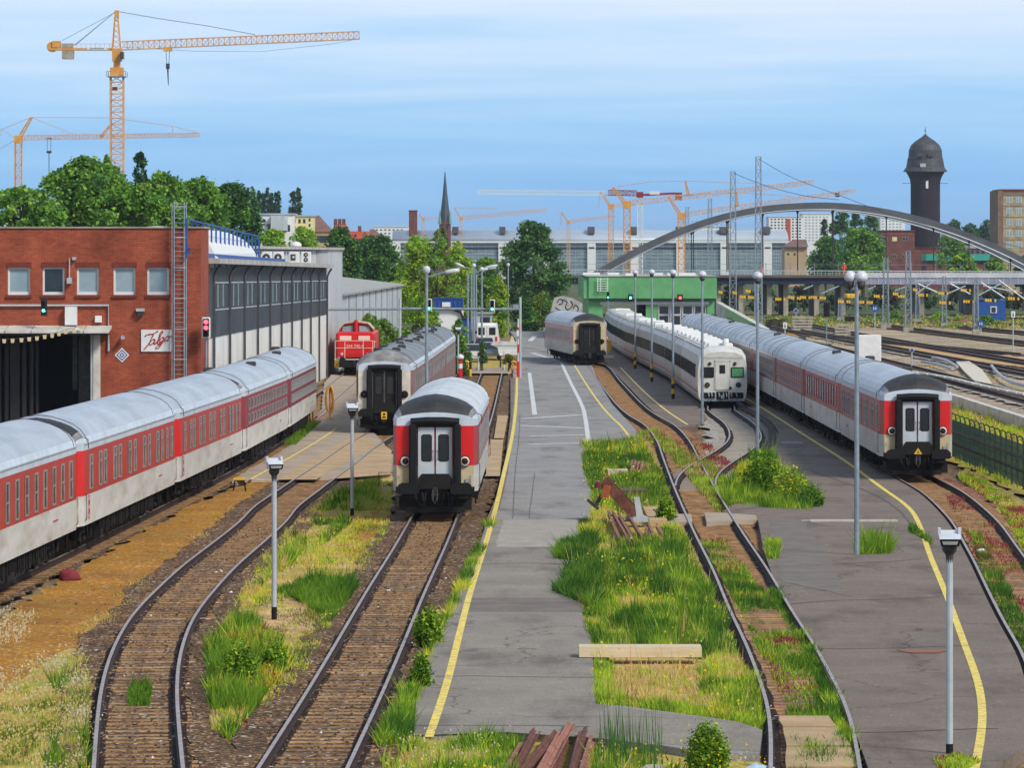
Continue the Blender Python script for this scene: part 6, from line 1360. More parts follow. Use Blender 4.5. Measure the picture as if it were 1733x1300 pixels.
def low_lamp(label,x,yt,yb,flip=1,rz=0.):
    s=(yb-HOR)/H; Z=F/s; X=(x-CX)/s; h=H-(yt-HOR)/s
    t=thing('floodlight_post',label,'floodlight',(X,Z,-.15),rz,'low floodlight posts between the tracks')
    mb=MB(); mb.tube([(0,0,.3),(0,0,h-.35)],.062,10); mb.build('pole',M['galv_light'],t,world=False)
    mb=MB(); mb.tube([(0,0,-.1),(0,0,.3)],.066,10); mb.build('foot',M['iron'],t,world=False)
    mb=MB(); mb.lathe([(.06,h-.55),(.07,h-.4),(.13,h-.32),(.13,h-.22)],(0,0,0),10); mb.build('bracket',M['iron_grey'],t,world=False)
    mb=MB(); z=h-.24
    k_=.74; v=[(a_*k_,b_*k_,z+(c_-z)*k_) for a_,b_,c_ in [(-.21,-.30,z),(.21,-.30,z),(.23,.12,z),(-.23,.12,z),(-.25,-.34,z+.17),(.25,-.34,z+.17),(.25,.16,z+.36),(-.25,.16,z+.36)]]
    mb.add(v,[(3,2,1,0),(4,5,6,7),(1,2,6,5),(2,3,7,6),(3,0,4,7)]); mb.m=1; mb.add([v[0],v[1],v[5],v[4]],[(0,1,2,3)])
    hd=mb.build('lamp_head',[M['lamp_head'],M['rubber']],t,world=False)
    mb=MB(); mb.add([(a_*k_,b_*k_-.012,z+c_*k_) for a_,b_,c_ in [(-.16,-.31,.04),(.16,-.31,.04),(.19,-.33,.12),(-.19,-.33,.12)]],[(0,1,2,3)]); mb.m=1; mb.bx(-.2,-.15,-.06,.14,z+.13,z+.31); mb.bx(.15,.2,-.06,.14,z+.13,z+.31); mb.build('lens',[M['lamp_glass'],M['lamp_head']],hd,world=False)
    return t
low_lamp('low floodlight post on the sandy grass between curved and straight track',464,767,1038,1,.25)
low_lamp('low floodlight post left of the coach with red end panels',596,677,868,1,.1)
low_lamp('low floodlight post on the platform at the lower right',1607,886,1274,1,-.05)
low_lamp('floodlight post beside the roof of the nearest brown coach',748,582,652)
low_lamp('slim floodlight post by the red and yellow bollards',765,566,640)
low_lamp('floodlight post next to the red hydrant post',775.5,551,636)
def street_lamp(label,x,yt,Z,arms,globe=True,yb=None):
    s=F/Z; X=(x-CX)/s; q=cpt(Z); h=q(x,yt).z
    t=thing('street_lamp',label,'street lamp',(X,Z,-.05),group='lamp posts around the car park')
    mb=MB(); mb.tube([(X,Z,-.05),(X,Z,h-.3)],[.1,.075],10); mb.build('pole',M['galv'],t)
    if globe:
        mb=MB(); mb.smooth=True; mb.lathe([(.08,-.24),(.17,-.14),(.19,0),(.14,.12),(.02,.17)],(X,Z,h-.1),14); mb.build('lamp_head',M['lamp_head'],t)
    for (x1,y1,x2,y2) in arms:
        a=Vector((X,Z,h-.5)); b=q(x1,y1); c=q(x2,y2)
        mb=MB(); mb.tube([a,b],.045,6); ar=mb.build('arm',M['galv'],t)
        mb=MB(); mb.smooth=True; d=(c-b); mb.tube([b,b+d*.2,b+d*.6,b+d*.95,c],[.05,.11,.13,.1,.02],10); mb.build('lantern',M['lamp_head'],ar)
t=street_lamp('big street lamp with a long arm between brown and red ended coaches',722,452,226,[(752,461,778,457)])
street_lamp('car park lamp post with two arms, leftmost of the cluster',791.7,458,400,[(812,457,826,455)],False)
street_lamp('car park lamp post with an arm to the left and a globe',802,447,420,[(786,452,770,445)])
street_lamp('slim lamp post second from the left in the car park cluster',798,459,410,[(820,453,842,449)],False)
street_lamp('slim lamp post with an arm over the white van',806,459,415,[(826,455,839,452)],False)
street_lamp('lamp post with a white globe directly before the white van',815.5,453,385,[])
street_lamp('lone lamp post with a globe left of the big chestnut',860,446,500,[])
# gantry over the far end of the tracks
Zg=320.; q=cpt(Zg)
t=thing('signal_gantry','long thin grey beam across the yard carrying two green traffic lights','gantry',(q(677,0).x,Zg,-.1))
mb=MB(); mb.tube([q(556,524),q(700,522.5),q(881,523.5)],.09,8); mb.build('beam',M['galv'],t)
for x,y0 in ((677,505),(880.5,503)): mb=MB(); mb.tube([(q(x,0).x,Zg,-.1),q(x,y0)],.09,8); mb.build('post',M['galv_light'],t)
mb=MB(); mb.bx(q(868,0).x,q(878,0).x,Zg-.1,Zg+.1,q(0,524).z,q(0,515).z); mb.build('sign_back',M['galv'],t)
signal('green traffic light hanging on the beam beside the big street lamp',726.5,506,526.5,Zg-.3,[(2,GREEN_ON)])
signal('green traffic light hanging on the beam above the white van',833,507,527.5,Zg-.3,[(2,GREEN_ON)])
# barrier, bollards, hydrants and yellow things at the buffer end
t=thing('barrier_post','raised red and white barrier arm with a red base beside the road','barrier',P(877.5,634,322))
q=cpt(322.)
mb=MB(); mb.bx(q(874,0).x,q(883,0).x,321.8,322.3,-.05,q(0,612).z); mb.build('base',M['loco_red'],t)
for k in range(5): mb=MB(); mb.tube([q(877.5,612-k*14.5),q(878,612-(k+1)*14.5)],.1,8); mb.build('arm_band',M['white'] if k%2==0 else M['loco_red'],t)
mb=MB(); mb.bx(q(874.5,0).x,q(881.5,0).x,321.7,321.95,q(0,569).z,q(0,559).z); mb.build('plate',M['white'],t)
def small_post(name,lab,cat,x,yt,yb,mats,w=.12,cap=None):
    s=(yb-HOR)/H; Z=F/s; q=cpt(Z); X=q(x,0).x; t=thing(name,lab,cat,(X,Z,-.05)); n=len(mats); z1=q(x,yt).z
    for k,m_ in enumerate(mats):
        mb=MB(); mb.tube([(X,Z,-.05+(z1+.05)*k/n),(X,Z,-.05+(z1+.05)*(k+1)/n)],w,10); mb.build('section',M[m_],t)
    if cap: mb=MB(); mb.smooth=True; mb.lathe([(w*1.5,0),(w*1.7,w),(w,w*2),(.01,w*2.4)],(X,Z,z1),10); mb.build('cap',M[cap],t)
    return t
small_post('hydrant_post','red hydrant post with a white cap at the buffer end','hydrant',779,608,638,['loco_red','loco_red','white','loco_red'],.16,'white')
small_post('bollard','yellow bollard near the red hydrant','bollard',767,613,634,['yellow'],.1)
small_post('bollard','yellow bollard right of the yellow ball at the buffer end','bollard',796,613,636,['yellow','letter_black'],.1)
small_post('marker_post','thin white marker post near the red hydrant','post',783.5,569,622,['white'],.05)
small_post('marker_post','short white marker post behind the yellow ball','post',786,610,624,['white'],.05)
s=(628-HOR)/H; p=G(787,630); mb=MB(); mb.smooth=True; mb.lathe([(.05,0),(.3,.08),(.42,.35),(.4,.65),(.25,.85),(.02,.92)],p,14); tag(mb.build('yellow_ball',M['yellow']),'bright yellow round tank standing at the buffer end','tank')
t=thing('hose_stand','yellow A shaped hose stand at the foot of the barrier','stand',G(869,634))
p=G(869,634); mb=MB(); mb.tube([p+Vector((-.35,0,0)),p+Vector((0,0,1.1)),p+Vector((.35,0,0))],.05,6); mb.tube([p+Vector((-.2,0,.5)),p+Vector((.2,0,.5))],.05,6); mb.tube([p+Vector((-.15,-.1,.9)),p+Vector((.1,-.15,.95)),p+Vector((.25,-.1,.8))],.07,6); mb.build('legs',M['yellow'],t); mb=MB(); mb.tube([p+Vector((-.1,-.2,.8)),p+Vector((.2,-.2,.4)),p+Vector((0,-.25,.3)),p+Vector((.3,-.2,.1))],.04,6); mb.build('hose',M['orange_steel'],t)
t=thing('hose_reel','yellow hose coils on a stand beside the left train','hose reel',G(558,709))
p=G(558,709); mb=MB()
for k in range(3): mb.tube([p+Vector((math.cos(a)*.18+(k-1)*.04,-.1*k,1.0+math.sin(a)*(.62+.05*k))) for a in [i*math.pi/8 for i in range(17)]],.05,6)
mb.build('hose',M['orange_steel'],t); mb=MB(); mb.tube([p,p+Vector((0,0,1.7))],.05,6); mb.bx(p.x-.2,p.x+.2,p.y-.1,p.y+.1,0,.08); mb.build('stand',M['yellow'],t); mb=MB(); mb.tube([p+Vector((-.15,0,.3)),p+Vector((-.6,-2,.05)),p+Vector((-1.3,-2.5,.03)),p+Vector((-2,-4,.03))],.03,5); mb.build('trailing_hose',M['hivis'],t)
t=thing('hose_reel','yellow hose coil on a white stand between small coach and white train','hose reel',G(1027,606))
p=G(1027,606); mb=MB()
for k in range(3): mb.tube([p+Vector((math.cos(a)*.28+(k-1)*.08,-.1*k,1.0+math.sin(a)*.55)) for a in [i*math.pi/8 for i in range(17)]],.07,6)
mb.build('hose',M['yellow'],t); mb=MB(); mb.tube([p,p+Vector((0,0,1.8))],.08,6); mb.bx(p.x-.6,p.x+.6,p.y-.2,p.y+.2,0,.2); mb.build('stand',M['white'],t)
# sleeper beam closing the straight track
t=thing('buffer_stop','yellow painted beam on posts closing the straight track','buffer stop',G(832,628))
p=G(834,626); mb=MB(); mb.bx(p.x-2.9,p.x+2.6,p.y,p.y+.3,.0,.16); mb.build('beam',M['concrete'],t)
for dx in (-1,.95): mb=MB(); mb.tube([(p.x+dx-.1,p.y-.1,-.1),(p.x+dx-.1,p.y+.1,1.4)],.06,6); mb.build('upright',M['galv_light'],t)
p=G(830,606); mb=MB(); mb.bx(p.x-.9,p.x+.7,p.y,p.y+.4,.1,.62); tag(mb.build('planter_box',M['yellow']),'yellow planter box among bushes in front of the parked cars','planter')
sheet('soil',[(776,632),(862,632),(858,604),(788,606)],M['drygrass'],-.024); sheet('apron_slab',[(800,632),(866,632),(864,622),(804,622)],M['slab'],-.018)
p=G(847,605); small_post('marker_post','round mirror like marker right of the yellow planter','marker',847,602,622,['iron_grey'],.07,'white')
# ---- vehicles ------------------------------------------------------------------------------
mm('car_silver',L(170,184,196),L(158,172,184),1,.3,.3); mm('car_dark',L(52,60,72),L(44,50,60),1,.3,.2); mm('tyre',L(24,24,25),L(18,18,19),3,.8)
def car(name,label,cat,x,yb,rz,paint,van=False,Ln=4.4,w=1.78,h=1.45):
    p=G(x,yb); t=thing(name,label,cat,(p.x,p.y,-.02),rz)
    hw=w/2
    if van: side=[(0,.35),(Ln,.35),(Ln,1.0),(Ln-.25,1.25),(Ln-1.0,1.45),(Ln-1.7,h-.1),(Ln-2.2,h),(.15,h),(0,h-.2)]
    else: side=[(0,.3),(Ln,.3),(Ln,.62),(Ln-.2,.78),(Ln-1.25,.93),(.55,.95),(.1,.9),(0,.7)]
    mb=MB(); n=len(side)
    tp=[(1 if z<1.0 else 1-.16*(z-1.0)/(h-1.0)) for _,z in side]
    v=[(-hw*k,y,z) for (y,z),k in zip(side,tp)]+[(hw*k,y,z) for (y,z),k in zip(side,tp)]
    mb.add(v,[tuple(range(n)),tuple(range(2*n-1,n-1,-1))]+[(i,n+i,n+(i+1)%n,(i+1)%n) for i in range(n)]); body=mb.build('body',M[paint],t,world=False)
    if not van:
        cabn=[(.2,.94),(.75,h-.03),(1.0,h),(Ln*.52,h),(Ln*.58,h-.05),(Ln-1.25,.93)]
        n=len(cabn); tp=[.96 if z<1 else .76 for _,z in cabn]; v=[(-hw*k,y,z) for (y,z),k in zip(cabn,tp)]+[(hw*k,y,z) for (y,z),k in zip(cabn,tp)]
        mb=MB(); mb.m=0; mb.add(v,[tuple(range(n)),tuple(range(2*n-1,n-1,-1))]+[(i,n+i,n+i+1,i+1) for i in (0,n-2)]); mb.m=1; mb.add(v,[(i,n+i,n+i+1,i+1) for i in range(1,n-2)]); mb.build('cabin',[M['glass_dark'],M[paint]],t,world=False)
    else:
        for s_ in (-1,1):
            mb=MB(); mb.bx(s_*(hw*.5)-hw*.3,s_*(hw*.5)+hw*.3,-.012,.05,h*.58,h*.85); mb.build('rear_window',M['glass_dark'],t,world=False) if s_ else None
        mb=MB(); mb.bx(-.01,.01,-.014,.05,.45,h-.25); mb.build('door_seam',M['iron_grey'],t,world=False)
    for s_ in (-1,1):
        mb=MB(); mb.bx(s_*(hw-.14)-.1,s_*(hw-.14)+.1,-.03,.06,.72,.95 if not van else 1.3); mb.build('tail_light',M['loco_red'],t,world=False)
        mb=MB(); mb.bx(s_*(hw+.12)-.1,s_*(hw+.12)+.1,Ln*.62,Ln*.62+.1,.95 if not van else 1.5,1.12 if not van else 1.75); mb.build('mirror',M['tyre'],t,world=False)
        for y in (Ln*.18,Ln*.82):
            mb=MB(); mb.lathe([(.32,-.1),(.34,0),(.32,.1)],(s_*(hw-.08),y,.32),16,M=Matrix.Rotation(math.pi/2,4,'Y')); wh=mb.build('wheel',M['tyre'],t,world=False); mb=MB(); mb.lathe([(.2,.0),(.18,.02)],(s_*(hw+.03),y,.32),12,M=Matrix.Rotation(math.pi/2,4,'Y')); mb.build('rim',M['frame_alu'],wh,world=False)
    mb=MB(); mb.bx(-.26,.26,-.035,.02,.55,.67); mb.build('number_plate',M['white'],t,world=False)
    mb=MB(); mb.bx(-hw*.98,hw*.98,-.06,.1,.3,.5); mb.build('bumper',M['tyre'] if van else M[paint],t,world=False)
    return t
car('white_van','white high roofed delivery van parked in front of the grey cabin','van',824,594,-.03,'white',True,5.4,1.95,2.5)
car('dark_car','dark blue estate car parked directly behind the white van','car',820,600,.02,'car_dark')
car('silver_car','silver blue car parked behind the dark car near the small conifer','car',829,609,.04,'car_silver')
car('pale_car','pale silver car left of the small conifer','car',801,613,.0,'lower_grey')
t=thing('boat_trailer','white boat shaped trailer with a pointed pale cover right of the cars','trailer',G(861,610))
p=G(861,610); mb=MB(); mb.extr([(p.x-.8,.45),(p.x+.75,.45),(p.x+.8,1.0),(p.x-.9,1.0)],p.y,p.y+3.2); mb.build('hull',M['white'],t)
mb=MB(); mb.extr([(p.x-1.5,1.3),(p.x-1.2,1.5),(p.x-.8,1.55),(p.x+.8,1.5),(p.x+.8,1.02),(p.x-.9,1.02)],p.y+.2,p.y+1.8); mb.build('cover',M['lower_white'],t); mb=MB(); mb.bx(p.x-1.2,p.x+.78,p.y+.18,p.y+.199,1.14,1.24); mb.build('stripe',M['glass_grey'],t)
for s_ in (-.75,.8): mb=MB(); mb.lathe([(.3,-.1),(.3,.1)],(p.x+s_,p.y+.6,.3),14,M=Matrix.Rotation(math.pi/2,4,'Y')); mb.build('wheel',M['tyre'],t)
mb=MB(); mb.extr([(p.x+.1,1.5),(p.x+.5,1.5),(p.x+.35,1.95),(p.x+.2,2.0)],p.y+.5,p.y+1.2); mb.build('stand',M['timber'],t)
# ---- the wide railway yard on the right ----------------------------------------------------
def ytrack(label,pts,sl='sleeper_dark',bed='ballast_grey'):
    return track(label,[Vector((x,z,0)) for x,z in pts],(0,0),bed,3.4,-.18,'rail_top',smatm=sl,group='tracks of the wide right hand yard')
ytrack('nearest yard track on the right, just beyond the low white wall',[(33.5,90),(32.3,180),(31.4,280),(30.6,360),(29.4,450),(27.5,560)])
ytrack('second yard track on the right, left of the sand strip',[(44,150),(41.0,250),(38.2,330),(35.6,420),(33,520),(31,600)])
ytrack('third yard track, close to the first of the sand strip',[(50,170),(46,270),(42.5,350),(39.5,440),(37,540),(36,640)])
ytrack('yard track beyond the sand strip with a brown embankment',[(62,250),(58.5,330),(54,400),(50,470),(46,560),(44,640)],bed='ballast')
ytrack('yard track passing the lattice mast footings',[(74,320),(68,400),(60,480),(54,560),(50,640)],bed='ballast')
ytrack('yard track running towards the blue hut',[(84,360),(76,430),(68,510),(60,590),(56,640)])
ytrack('farthest visible yard track below the covered bridge',[(92,420),(84,500),(74,580),(66,650)],bed='ballast')
ytrack('yard track crossing under the bridge piers',[(26,600),(30,540),(36,470),(44,400)],bed='ballast')
sheet('plank_crossing',None,M['plank_pale'],-.01,world=[(G(1618,612).x,G(1618,612).y),(G(1640,611).x,G(1640,611).y),(G(1662,625).x,G(1662,625).y),(G(1680,650).x,G(1680,650).y),(G(1650,645).x,G(1650,645).y),(G(1632,628).x,G(1632,628).y)],th=.1)
def rail_piece(pts,m='rail_rust',name='loose_rail'):
    p=resample(crom([Vector(v) for v in pts]),2.); return rail_mesh(p,0.)
for pts,lab in (([(1578,606),(1590,608),(1605,613),(1620,622)],'pale curved guard rail left of the plank crossing'),([(1560,613),(1585,617),(1612,626)],'pale straight guard rail in front of the curved one'),([(1678,620),(1690,634),(1708,646),(1740,655)],'pale curved guard rail right of the plank crossing')):
    p=resample(crom([G(x,y) for x,y in pts]),2.); mb=MB(); mb.tube([v+Vector((0,0,.05)) for v in p],.12,6); tag(mb.build('guard_rail',M['galv_light']),lab,'rail')
p=resample(crom([G(x,y) for x,y in ((1540,632),(1600,642),(1650,654),(1733,672))]),4.)
mb=MB()
for i in range(0,len(p)-1): mb.bar(p[i]+Vector((0,-1.5,.18)),p[i].lerp(p[i+1],.86)+Vector((0,-1.5,.18)),.34,.1)
tag(mb.build('conductor_rail_cover',M['white_dirty']),'white segmented cover running along the nearest yard track','rail cover')
mb=MB(); mb.prism([(26.0,176),(26.35,176),(26.1,330),(25.75,330)],-.3,.42); tag(mb.build('low_wall',M['white_dirty']),'long low white concrete wall behind the green fence','wall')
mb=MB(); mb.bx(26.0,26.6,205,206,-.3,1.2); tag(mb.build('wall_pillar',M['render_white']),'pale pillar at the near end of the low white wall','pillar')
# green palisade fence
t=thing('mesh_fence','dark green mesh fence with bent post tops beside the front coach of the right train','fence',(19.1,150,-.3))
mm('fence_green',L(26,56,44),L(18,42,34),2,.5)
fx=lambda y:19.3-.3*(y-170)/26*.5
for z in (.5,1.0): mb=MB(); mb.bar((fx(125),125,z),(fx(215),215,z),.06,.1); mb.build('rail',M['fence_green'],t)
for i in range(47):
    y=126+i*1.9; mb=MB(); mb.bar((fx(y),y,-.28),(fx(y),y,1.62),.07,.08); mb.tube([(fx(y),y,1.6),(fx(y)-.04,y-.02,1.76),(fx(y)-.14,y-.05,1.84),(fx(y)-.22,y-.06,1.8)],.03,5); mb.build('post',M['fence_green'],t)
    mb=MB()
    for k in range(1,19): mb.bar((fx(y),y+k*.1,-.1),(fx(y),y+k*.1,1.5),.009,.012)
    for z in (-.1,.2,.8,1.25,1.5): mb.bar((fx(y)+.01,y,z),(fx(y+1.9)+.01,y+1.9,z),.012)
    mb.build('mesh_panel',M['fence_green'],t)
# yard signals, signs, cabinets, stacks
def sign_post(name,lab,cat,x,y,yb,kind):
    s=(yb-HOR)/H; Z=F/s; q=cpt(Z); c=q(x,y); t=thing(name,lab,cat,(c.x,Z,-.25))
    mb=MB(); mb.tube([(c.x,Z,-.25),(c.x,Z,c.z)],.06,6); mb.build('post',M['galv_light'],t)
    mb=MB(); r_=5.3/s
    if kind=='round': mb.lathe([(r_*1.18,0),(r_*1.18,.05)],c+Vector((0,-.06,0)),20,M=Matrix.Rotation(math.pi/2,4,'X')); bd=mb.build('disc',M['blue'],t)
    elif kind=='diamond':
        mb.extr([(c.x-r_*.9,c.z),(c.x,c.z-r_*.9),(c.x+r_*.9,c.z),(c.x,c.z+r_*.9)],Z-.12,Z-.06); bd=mb.build('board',M['white'],t)
        mb=MB(); r2=r_*.75; mb.extr([(c.x-r2,c.z),(c.x,c.z-r2),(c.x+r2,c.z),(c.x,c.z+r2)],Z-.14,Z-.1205); mb.build('blue_panel',M['blue'],bd)
    else: mb.bx(c.x-r_*.62,c.x+r_*.62,Z-.12,Z-.06,c.z-r_,c.z+r_); bd=mb.build('board',M['white'],t)
    mb=MB()
    if kind=='round':
        for dx in (-.35,.3): mb.bx(c.x+dx*r_-r_*.12,c.x+dx*r_+r_*.12,Z-.15,Z-.121,c.z-r_*.45,c.z+r_*.45)
        mb.build('digit',M['white'],bd)
    elif kind=='plate':
        mb.bx(c.x-r_*.2,c.x+r_*.2,Z-.15,Z-.121,c.z-r_*.6,c.z-r_*.05); mb.bx(c.x-r_*.1,c.x+r_*.1,Z-.15,Z-.121,c.z+.05*r_,c.z+r_*.6); mb.build('mark',M['letter_black'],bd)
    return t
sign_post('round_sign','round blue sign with white digits by the lattice masts','sign',1480.5,522,560,'round')
sign_post('round_sign','small round blue sign beside the far yard tracks near the hut','sign',1660,548,562,'round')
sign_post('diamond_sign','white and blue diamond sign on a short post behind the right train','sign',1543,593,618,'diamond')
sign_post('white_plate_sign','white plate with black mark behind the right train near the sleeper stacks','sign',1328.5,551,580,'plate')
sign_post('white_plate_sign','small white plate on a thin post at the right yard edge','sign',1714.5,532,590,'plate')
sign_post('white_disc_sign','small white diamond board among the far yard tracks','sign',1347,526,536,'diamond')
t=signal('tall black main signal on a dark post behind the right train',1399,511,536,430,[],592,False,3)
p=G(1473,608); mb=MB(); mb.bev(p.x-1.2,p.x+.9,p.y,p.y+1.2,-.2,2.0,.06); t=tag(mb.build('relay_cabinet',M['white']),'white relay cabinet behind the right train','cabinet')
for x,yb,yt,w_,n,lab in ((1358,561,536,34,5,'big stack of concrete sleepers left of the black signal'),(1426,569,549,25,4,'smaller stack of concrete sleepers right of the black signal'),(1312,555,541,32,4,'dark stack of old wooden sleepers beside the long white ramp wall')):
    s=(yb-HOR)/(H+.28); Z=F/s; q=cpt(Z); t=thing('sleeper_stack',lab,'stack',(q(x,0).x,Z,-.28)); hh=(yb-yt)/s/n
    for k in range(n):
        mb=MB(); a=q(x-w_/2,0).x+rnd(-.1,.1); b=q(x+w_/2,0).x+rnd(-.1,.1)
        for j in range(3): mb.bx(a,b,Z+j*.5,Z+j*.5+.3,-.28+k*hh+hh*.3,-.28+(k+1)*hh)
        mb.m=1; mb.bx(a+.5,a+.7,Z-.02,Z+1.2,-.28+k*hh,-.28+k*hh+hh*.29); mb.bx(b-.7,b-.5,Z-.02,Z+1.2,-.28+k*hh,-.28+k*hh+hh*.29)
        mb.build('sleeper_layer',[M['concrete'] if 'dark' not in lab else M['iron'],M['timber_dark']],t)
mb=MB(); a,b=P(1212,508,520),P(1340,560,430)
mb.add([(a.x,520,3.2),(a.x+.6,520,3.2),(b.x+.6,440,.3),(b.x,440,.3),(a.x,520,-.3),(a.x+.6,520,-.3),(b.x+.6,440,-.3),(b.x,440,-.3)],[(0,1,2,3),(3,2,6,7),(0,3,7,4),(1,0,4,5),(2,1,5,6)]); tag(mb.build('ramp_wall',M['white_dirty']),'sloping white concrete ramp wall right of the green hall','wall')
t=thing('site_hut','blue site hut with a white framed window below the covered bridge','hut',P(1680,545,600)); q=cpt(600.)
mb=MB(); mb.bx(q(1655,0).x,q(1702,0).x,600,604,-.3,q(0,508).z); mb.bx(q(1660,0).x,q(1690,0).x,599.8,604,q(0,508).z,q(0,505.5).z); mb.build('body',M['blue'],t)
mb=MB(); mb.bx(q(1676,0).x,q(1687,0).x,599.9,599.99,q(0,530).z,q(0,518.5).z); w_=mb.build('window_frame',M['white'],t); mb=MB(); mb.bx(q(1678,0).x,q(1685,0).x,599.84,599.899,q(0,528.5).z,q(0,520).z); mb.build('pane',M['glass_dark'],w_)
t=thing('site_hut','small dark blue container seen under the covered bridge','container',P(1632,520,690)); q=cpt(690.)
mb=MB(); mb.bx(q(1627,0).x,q(1640,0).x,690,694,-.3,q(0,497).z); mb.build('body',M['steel_blue'],t); mb=MB(); mb.bx(q(1630,0).x,q(1636,0).x,689.9,689.99,0,2); mb.build('door',M['blue'],t)
# yellow and black height markers hung over the tracks
rows=[(1216,1226,494,500),(1240,1250,495,500),(1252,1280,502,506),(1262,1274,492,496),(1312,1330,506,508),(1334,1356,503,508),(1354,1372,503,505),(1372,1402,503,507),(1418,1440,510,512),(1452,1478,511,513),(1479,1496,501,503),(1511,1524,497,499),(1520,1536,501,503),(1545,1556,490,494),(1554,1571,499,501),(1588,1606,496,498),(1590,1610,512,514),(1626,1644,491,493),(1630,1650,510,512),(1667,1687,508,510),(1706,1726,505,507)]
for i,(a,b,y0,y1) in enumerate(rows):
    Z=560 if i<10 else 520; Z+=i*2; q=cpt(Z); t=thing('height_marker','row of hanging yellow and black plates over the yard tracks','marker',q((a+b)/2,y0+3),group='hanging yellow and black plates')
    n=max(4,int((b-a)/3.4)); mb=MB(); mb.bar(q(a,y0-2.6),q(b,y0-2.6),.04); mb.build('cord',M['iron_grey'],t)
    for k in range(n):
        x0=a+(b-a)*k/n; x1=a+(b-a)*(k+.78)/n; y=y0+(y1-y0)*k/n*.5; mb=MB(); mb.bx(q(x0,0).x,q(x1,0).x,Z-.02,Z+.02,q(0,y+2.4).z,q(0,y-2.4).z); mb.build('plate',M['yellow'] if k%4!=3 else M['letter_black'],t)
    for xx in (a,b): mb=MB(); mb.tube([q(xx,y0-2.6),q(xx,482)],.02,4); mb.build('hanger',M['iron_grey'],t)
# white steel braces lying below the covered deck (overhead line supports)
for i,(a,b) in enumerate((((1550,498),(1582,474)),((1553,480),(1586,495)),((1550,476),(1584,475)),((1606,496),(1634,484)),((1608,480),(1642,498)),((1606,478),(1640,479)),((1656,500),(1694,480)),((1660,478),(1700,504)),((1690,474),(1733,506)),((1664,484),(1720,494)),((1470,490),(1482,484)),((1515,492),(1534,485)),((1360,490),(1376,483)),((1390,497),(1420,484)))):
    Z=540+i*6; q=cpt(Z); mb=MB(); mb.tube([q(*a),q(*b)],.1,6); o=tag(mb.build('cantilever_tube',M['galv_light']),'pale bracket tube of the overhead line under the bridge','bracket','overhead line bracket tubes')
# yellow excavator
t=thing('excavator','yellow excavator with a raised arm working under the bridge','excavator',P(1445,515,590)); q=cpt(590.)
mb=MB(); mb.bev(q(1430,0).x,q(1449,0).x,588,592,q(0,504).z,q(0,497).z,.15); mb.build('body',M['yellow'],t); mb=MB(); mb.bx(q(1432,0).x,q(1452,0).x,588,589,-.25,.6); mb.bx(q(1432,0).x,q(1452,0).x,591,592,-.25,.6); mb.build('track_drive',M['iron'],t)
mb=MB(); mb.tube([q(1444,500),q(1450,490),q(1455,484)],[.4,.35,.25],8); mb.tube([q(1455,484),q(1452,497),q(1451,502)],[.25,.2,.15],8); mb.build('arm',M['yellow'],t); mb=MB(); mb.bx(q(1440,0).x,q(1447,0).x,588.2,590,q(0,498).z,q(0,491).z); mb.build('cab',M['glass_dark'],t); mb=MB(); mb.extr([(q(1447,0).x,q(0,507).z),(q(1454,0).x,q(0,507).z),(q(1453,0).x,q(0,502).z),(q(1450,0).x,q(0,501).z)],589,590.5); mb.build('bucket',M['iron'],t)
for x,y,Z,w_,h_,lab in ((1587,522,600,14,9,'brown gravel heap under the bridge left of the blue hut'),(1632,533,585,20,10,'grey rubble heap beside the blue hut'),(1515,512,640,24,8,'low dark gravel heap behind the lattice masts'),(1240,535,480,26,10,'brown earth heap beside the ramp wall'),(1330,536,500,20,7,'orange sand heap behind the dark sleeper stack')):
    q=cpt(Z); c=q(x,y); s=F/Z; mb=MB(); mb.smooth=True; g=[]
    for i in range(7):
        rr=(w_/s)*(1-(i/6)**1.4); g.append((max(rr,.02),i/6*(h_/s+abs(c.z+.3)*.0)))
    mb.lathe(g,(c.x,Z,-.3),14)
    for k,v in enumerate(mb.v): d=noise.noise(v*.8)*.5; mb.v[k]=v+Vector((d,d,max(0,v.z+.2)*.3*noise.noise(v*1.7)))
    tag(mb.build('gravel_heap',M['redsoil'] if 'orange' not in lab else M['ochre']),lab,'heap')
# rusty pile of rails, plank, scrap between the tracks
t=None
prof=RAILP
def bare_rail(label,a,b,roll,m,L_=1.,cat='rail',name='rusty_rail',grp=None):
    a=Vector(a);b=Vector(b);d=(b-a).normalized(); x=Vector((0,0,1)).cross(d).normalized(); z=d.cross(x); rx=x*math.cos(roll)+z*math.sin(roll); rz_=z*math.cos(roll)-x*math.sin(roll)
    mb=MB(); n=len(prof); vs=[p+rx*(u*.95)+rz_*((v+.16)*.95) for p in (a,b) for u,v in prof]
    mb.add(vs,[tuple(range(n)),tuple(range(2*n-1,n-1,-1))]+[(i,(i+1)%n,n+(i+1)%n,n+i) for i in range(n)])
    o=mb.build(name,M[m]); tag(o,label,cat,grp); return o
g='rusty rails heaped at the bottom edge'
for i,(xa,ya,xb,yb,z0,z1,ro) in enumerate(((884,1252,846,1330,.05,.1,.2),(912,1228,868,1330,.14,.2,.9),(928,1240,880,1330,.05,.08,.1),(942,1242,894,1340,.24,.25,-.4),(950,1241,884,1330,.4,.34,1.2),(960,1228,930,1340,.06,.1,.2),(972,1222,918,1335,.28,.28,1.0),(978,1236,955,1340,.1,.1,-.3),(996,1228,962,1340,.12,.16,.4),(1002,1240,975,1340,.05,.05,.1))):
    bare_rail('rusty old rail lying in the heap at the bottom edge',G(xa,ya+8)+Vector((0,0,z0*.5-.14)),G(xb,yb)+Vector((0,0,z1*.6-.12)),ro,'rust' if i%3 else 'rust_pale',grp=g)
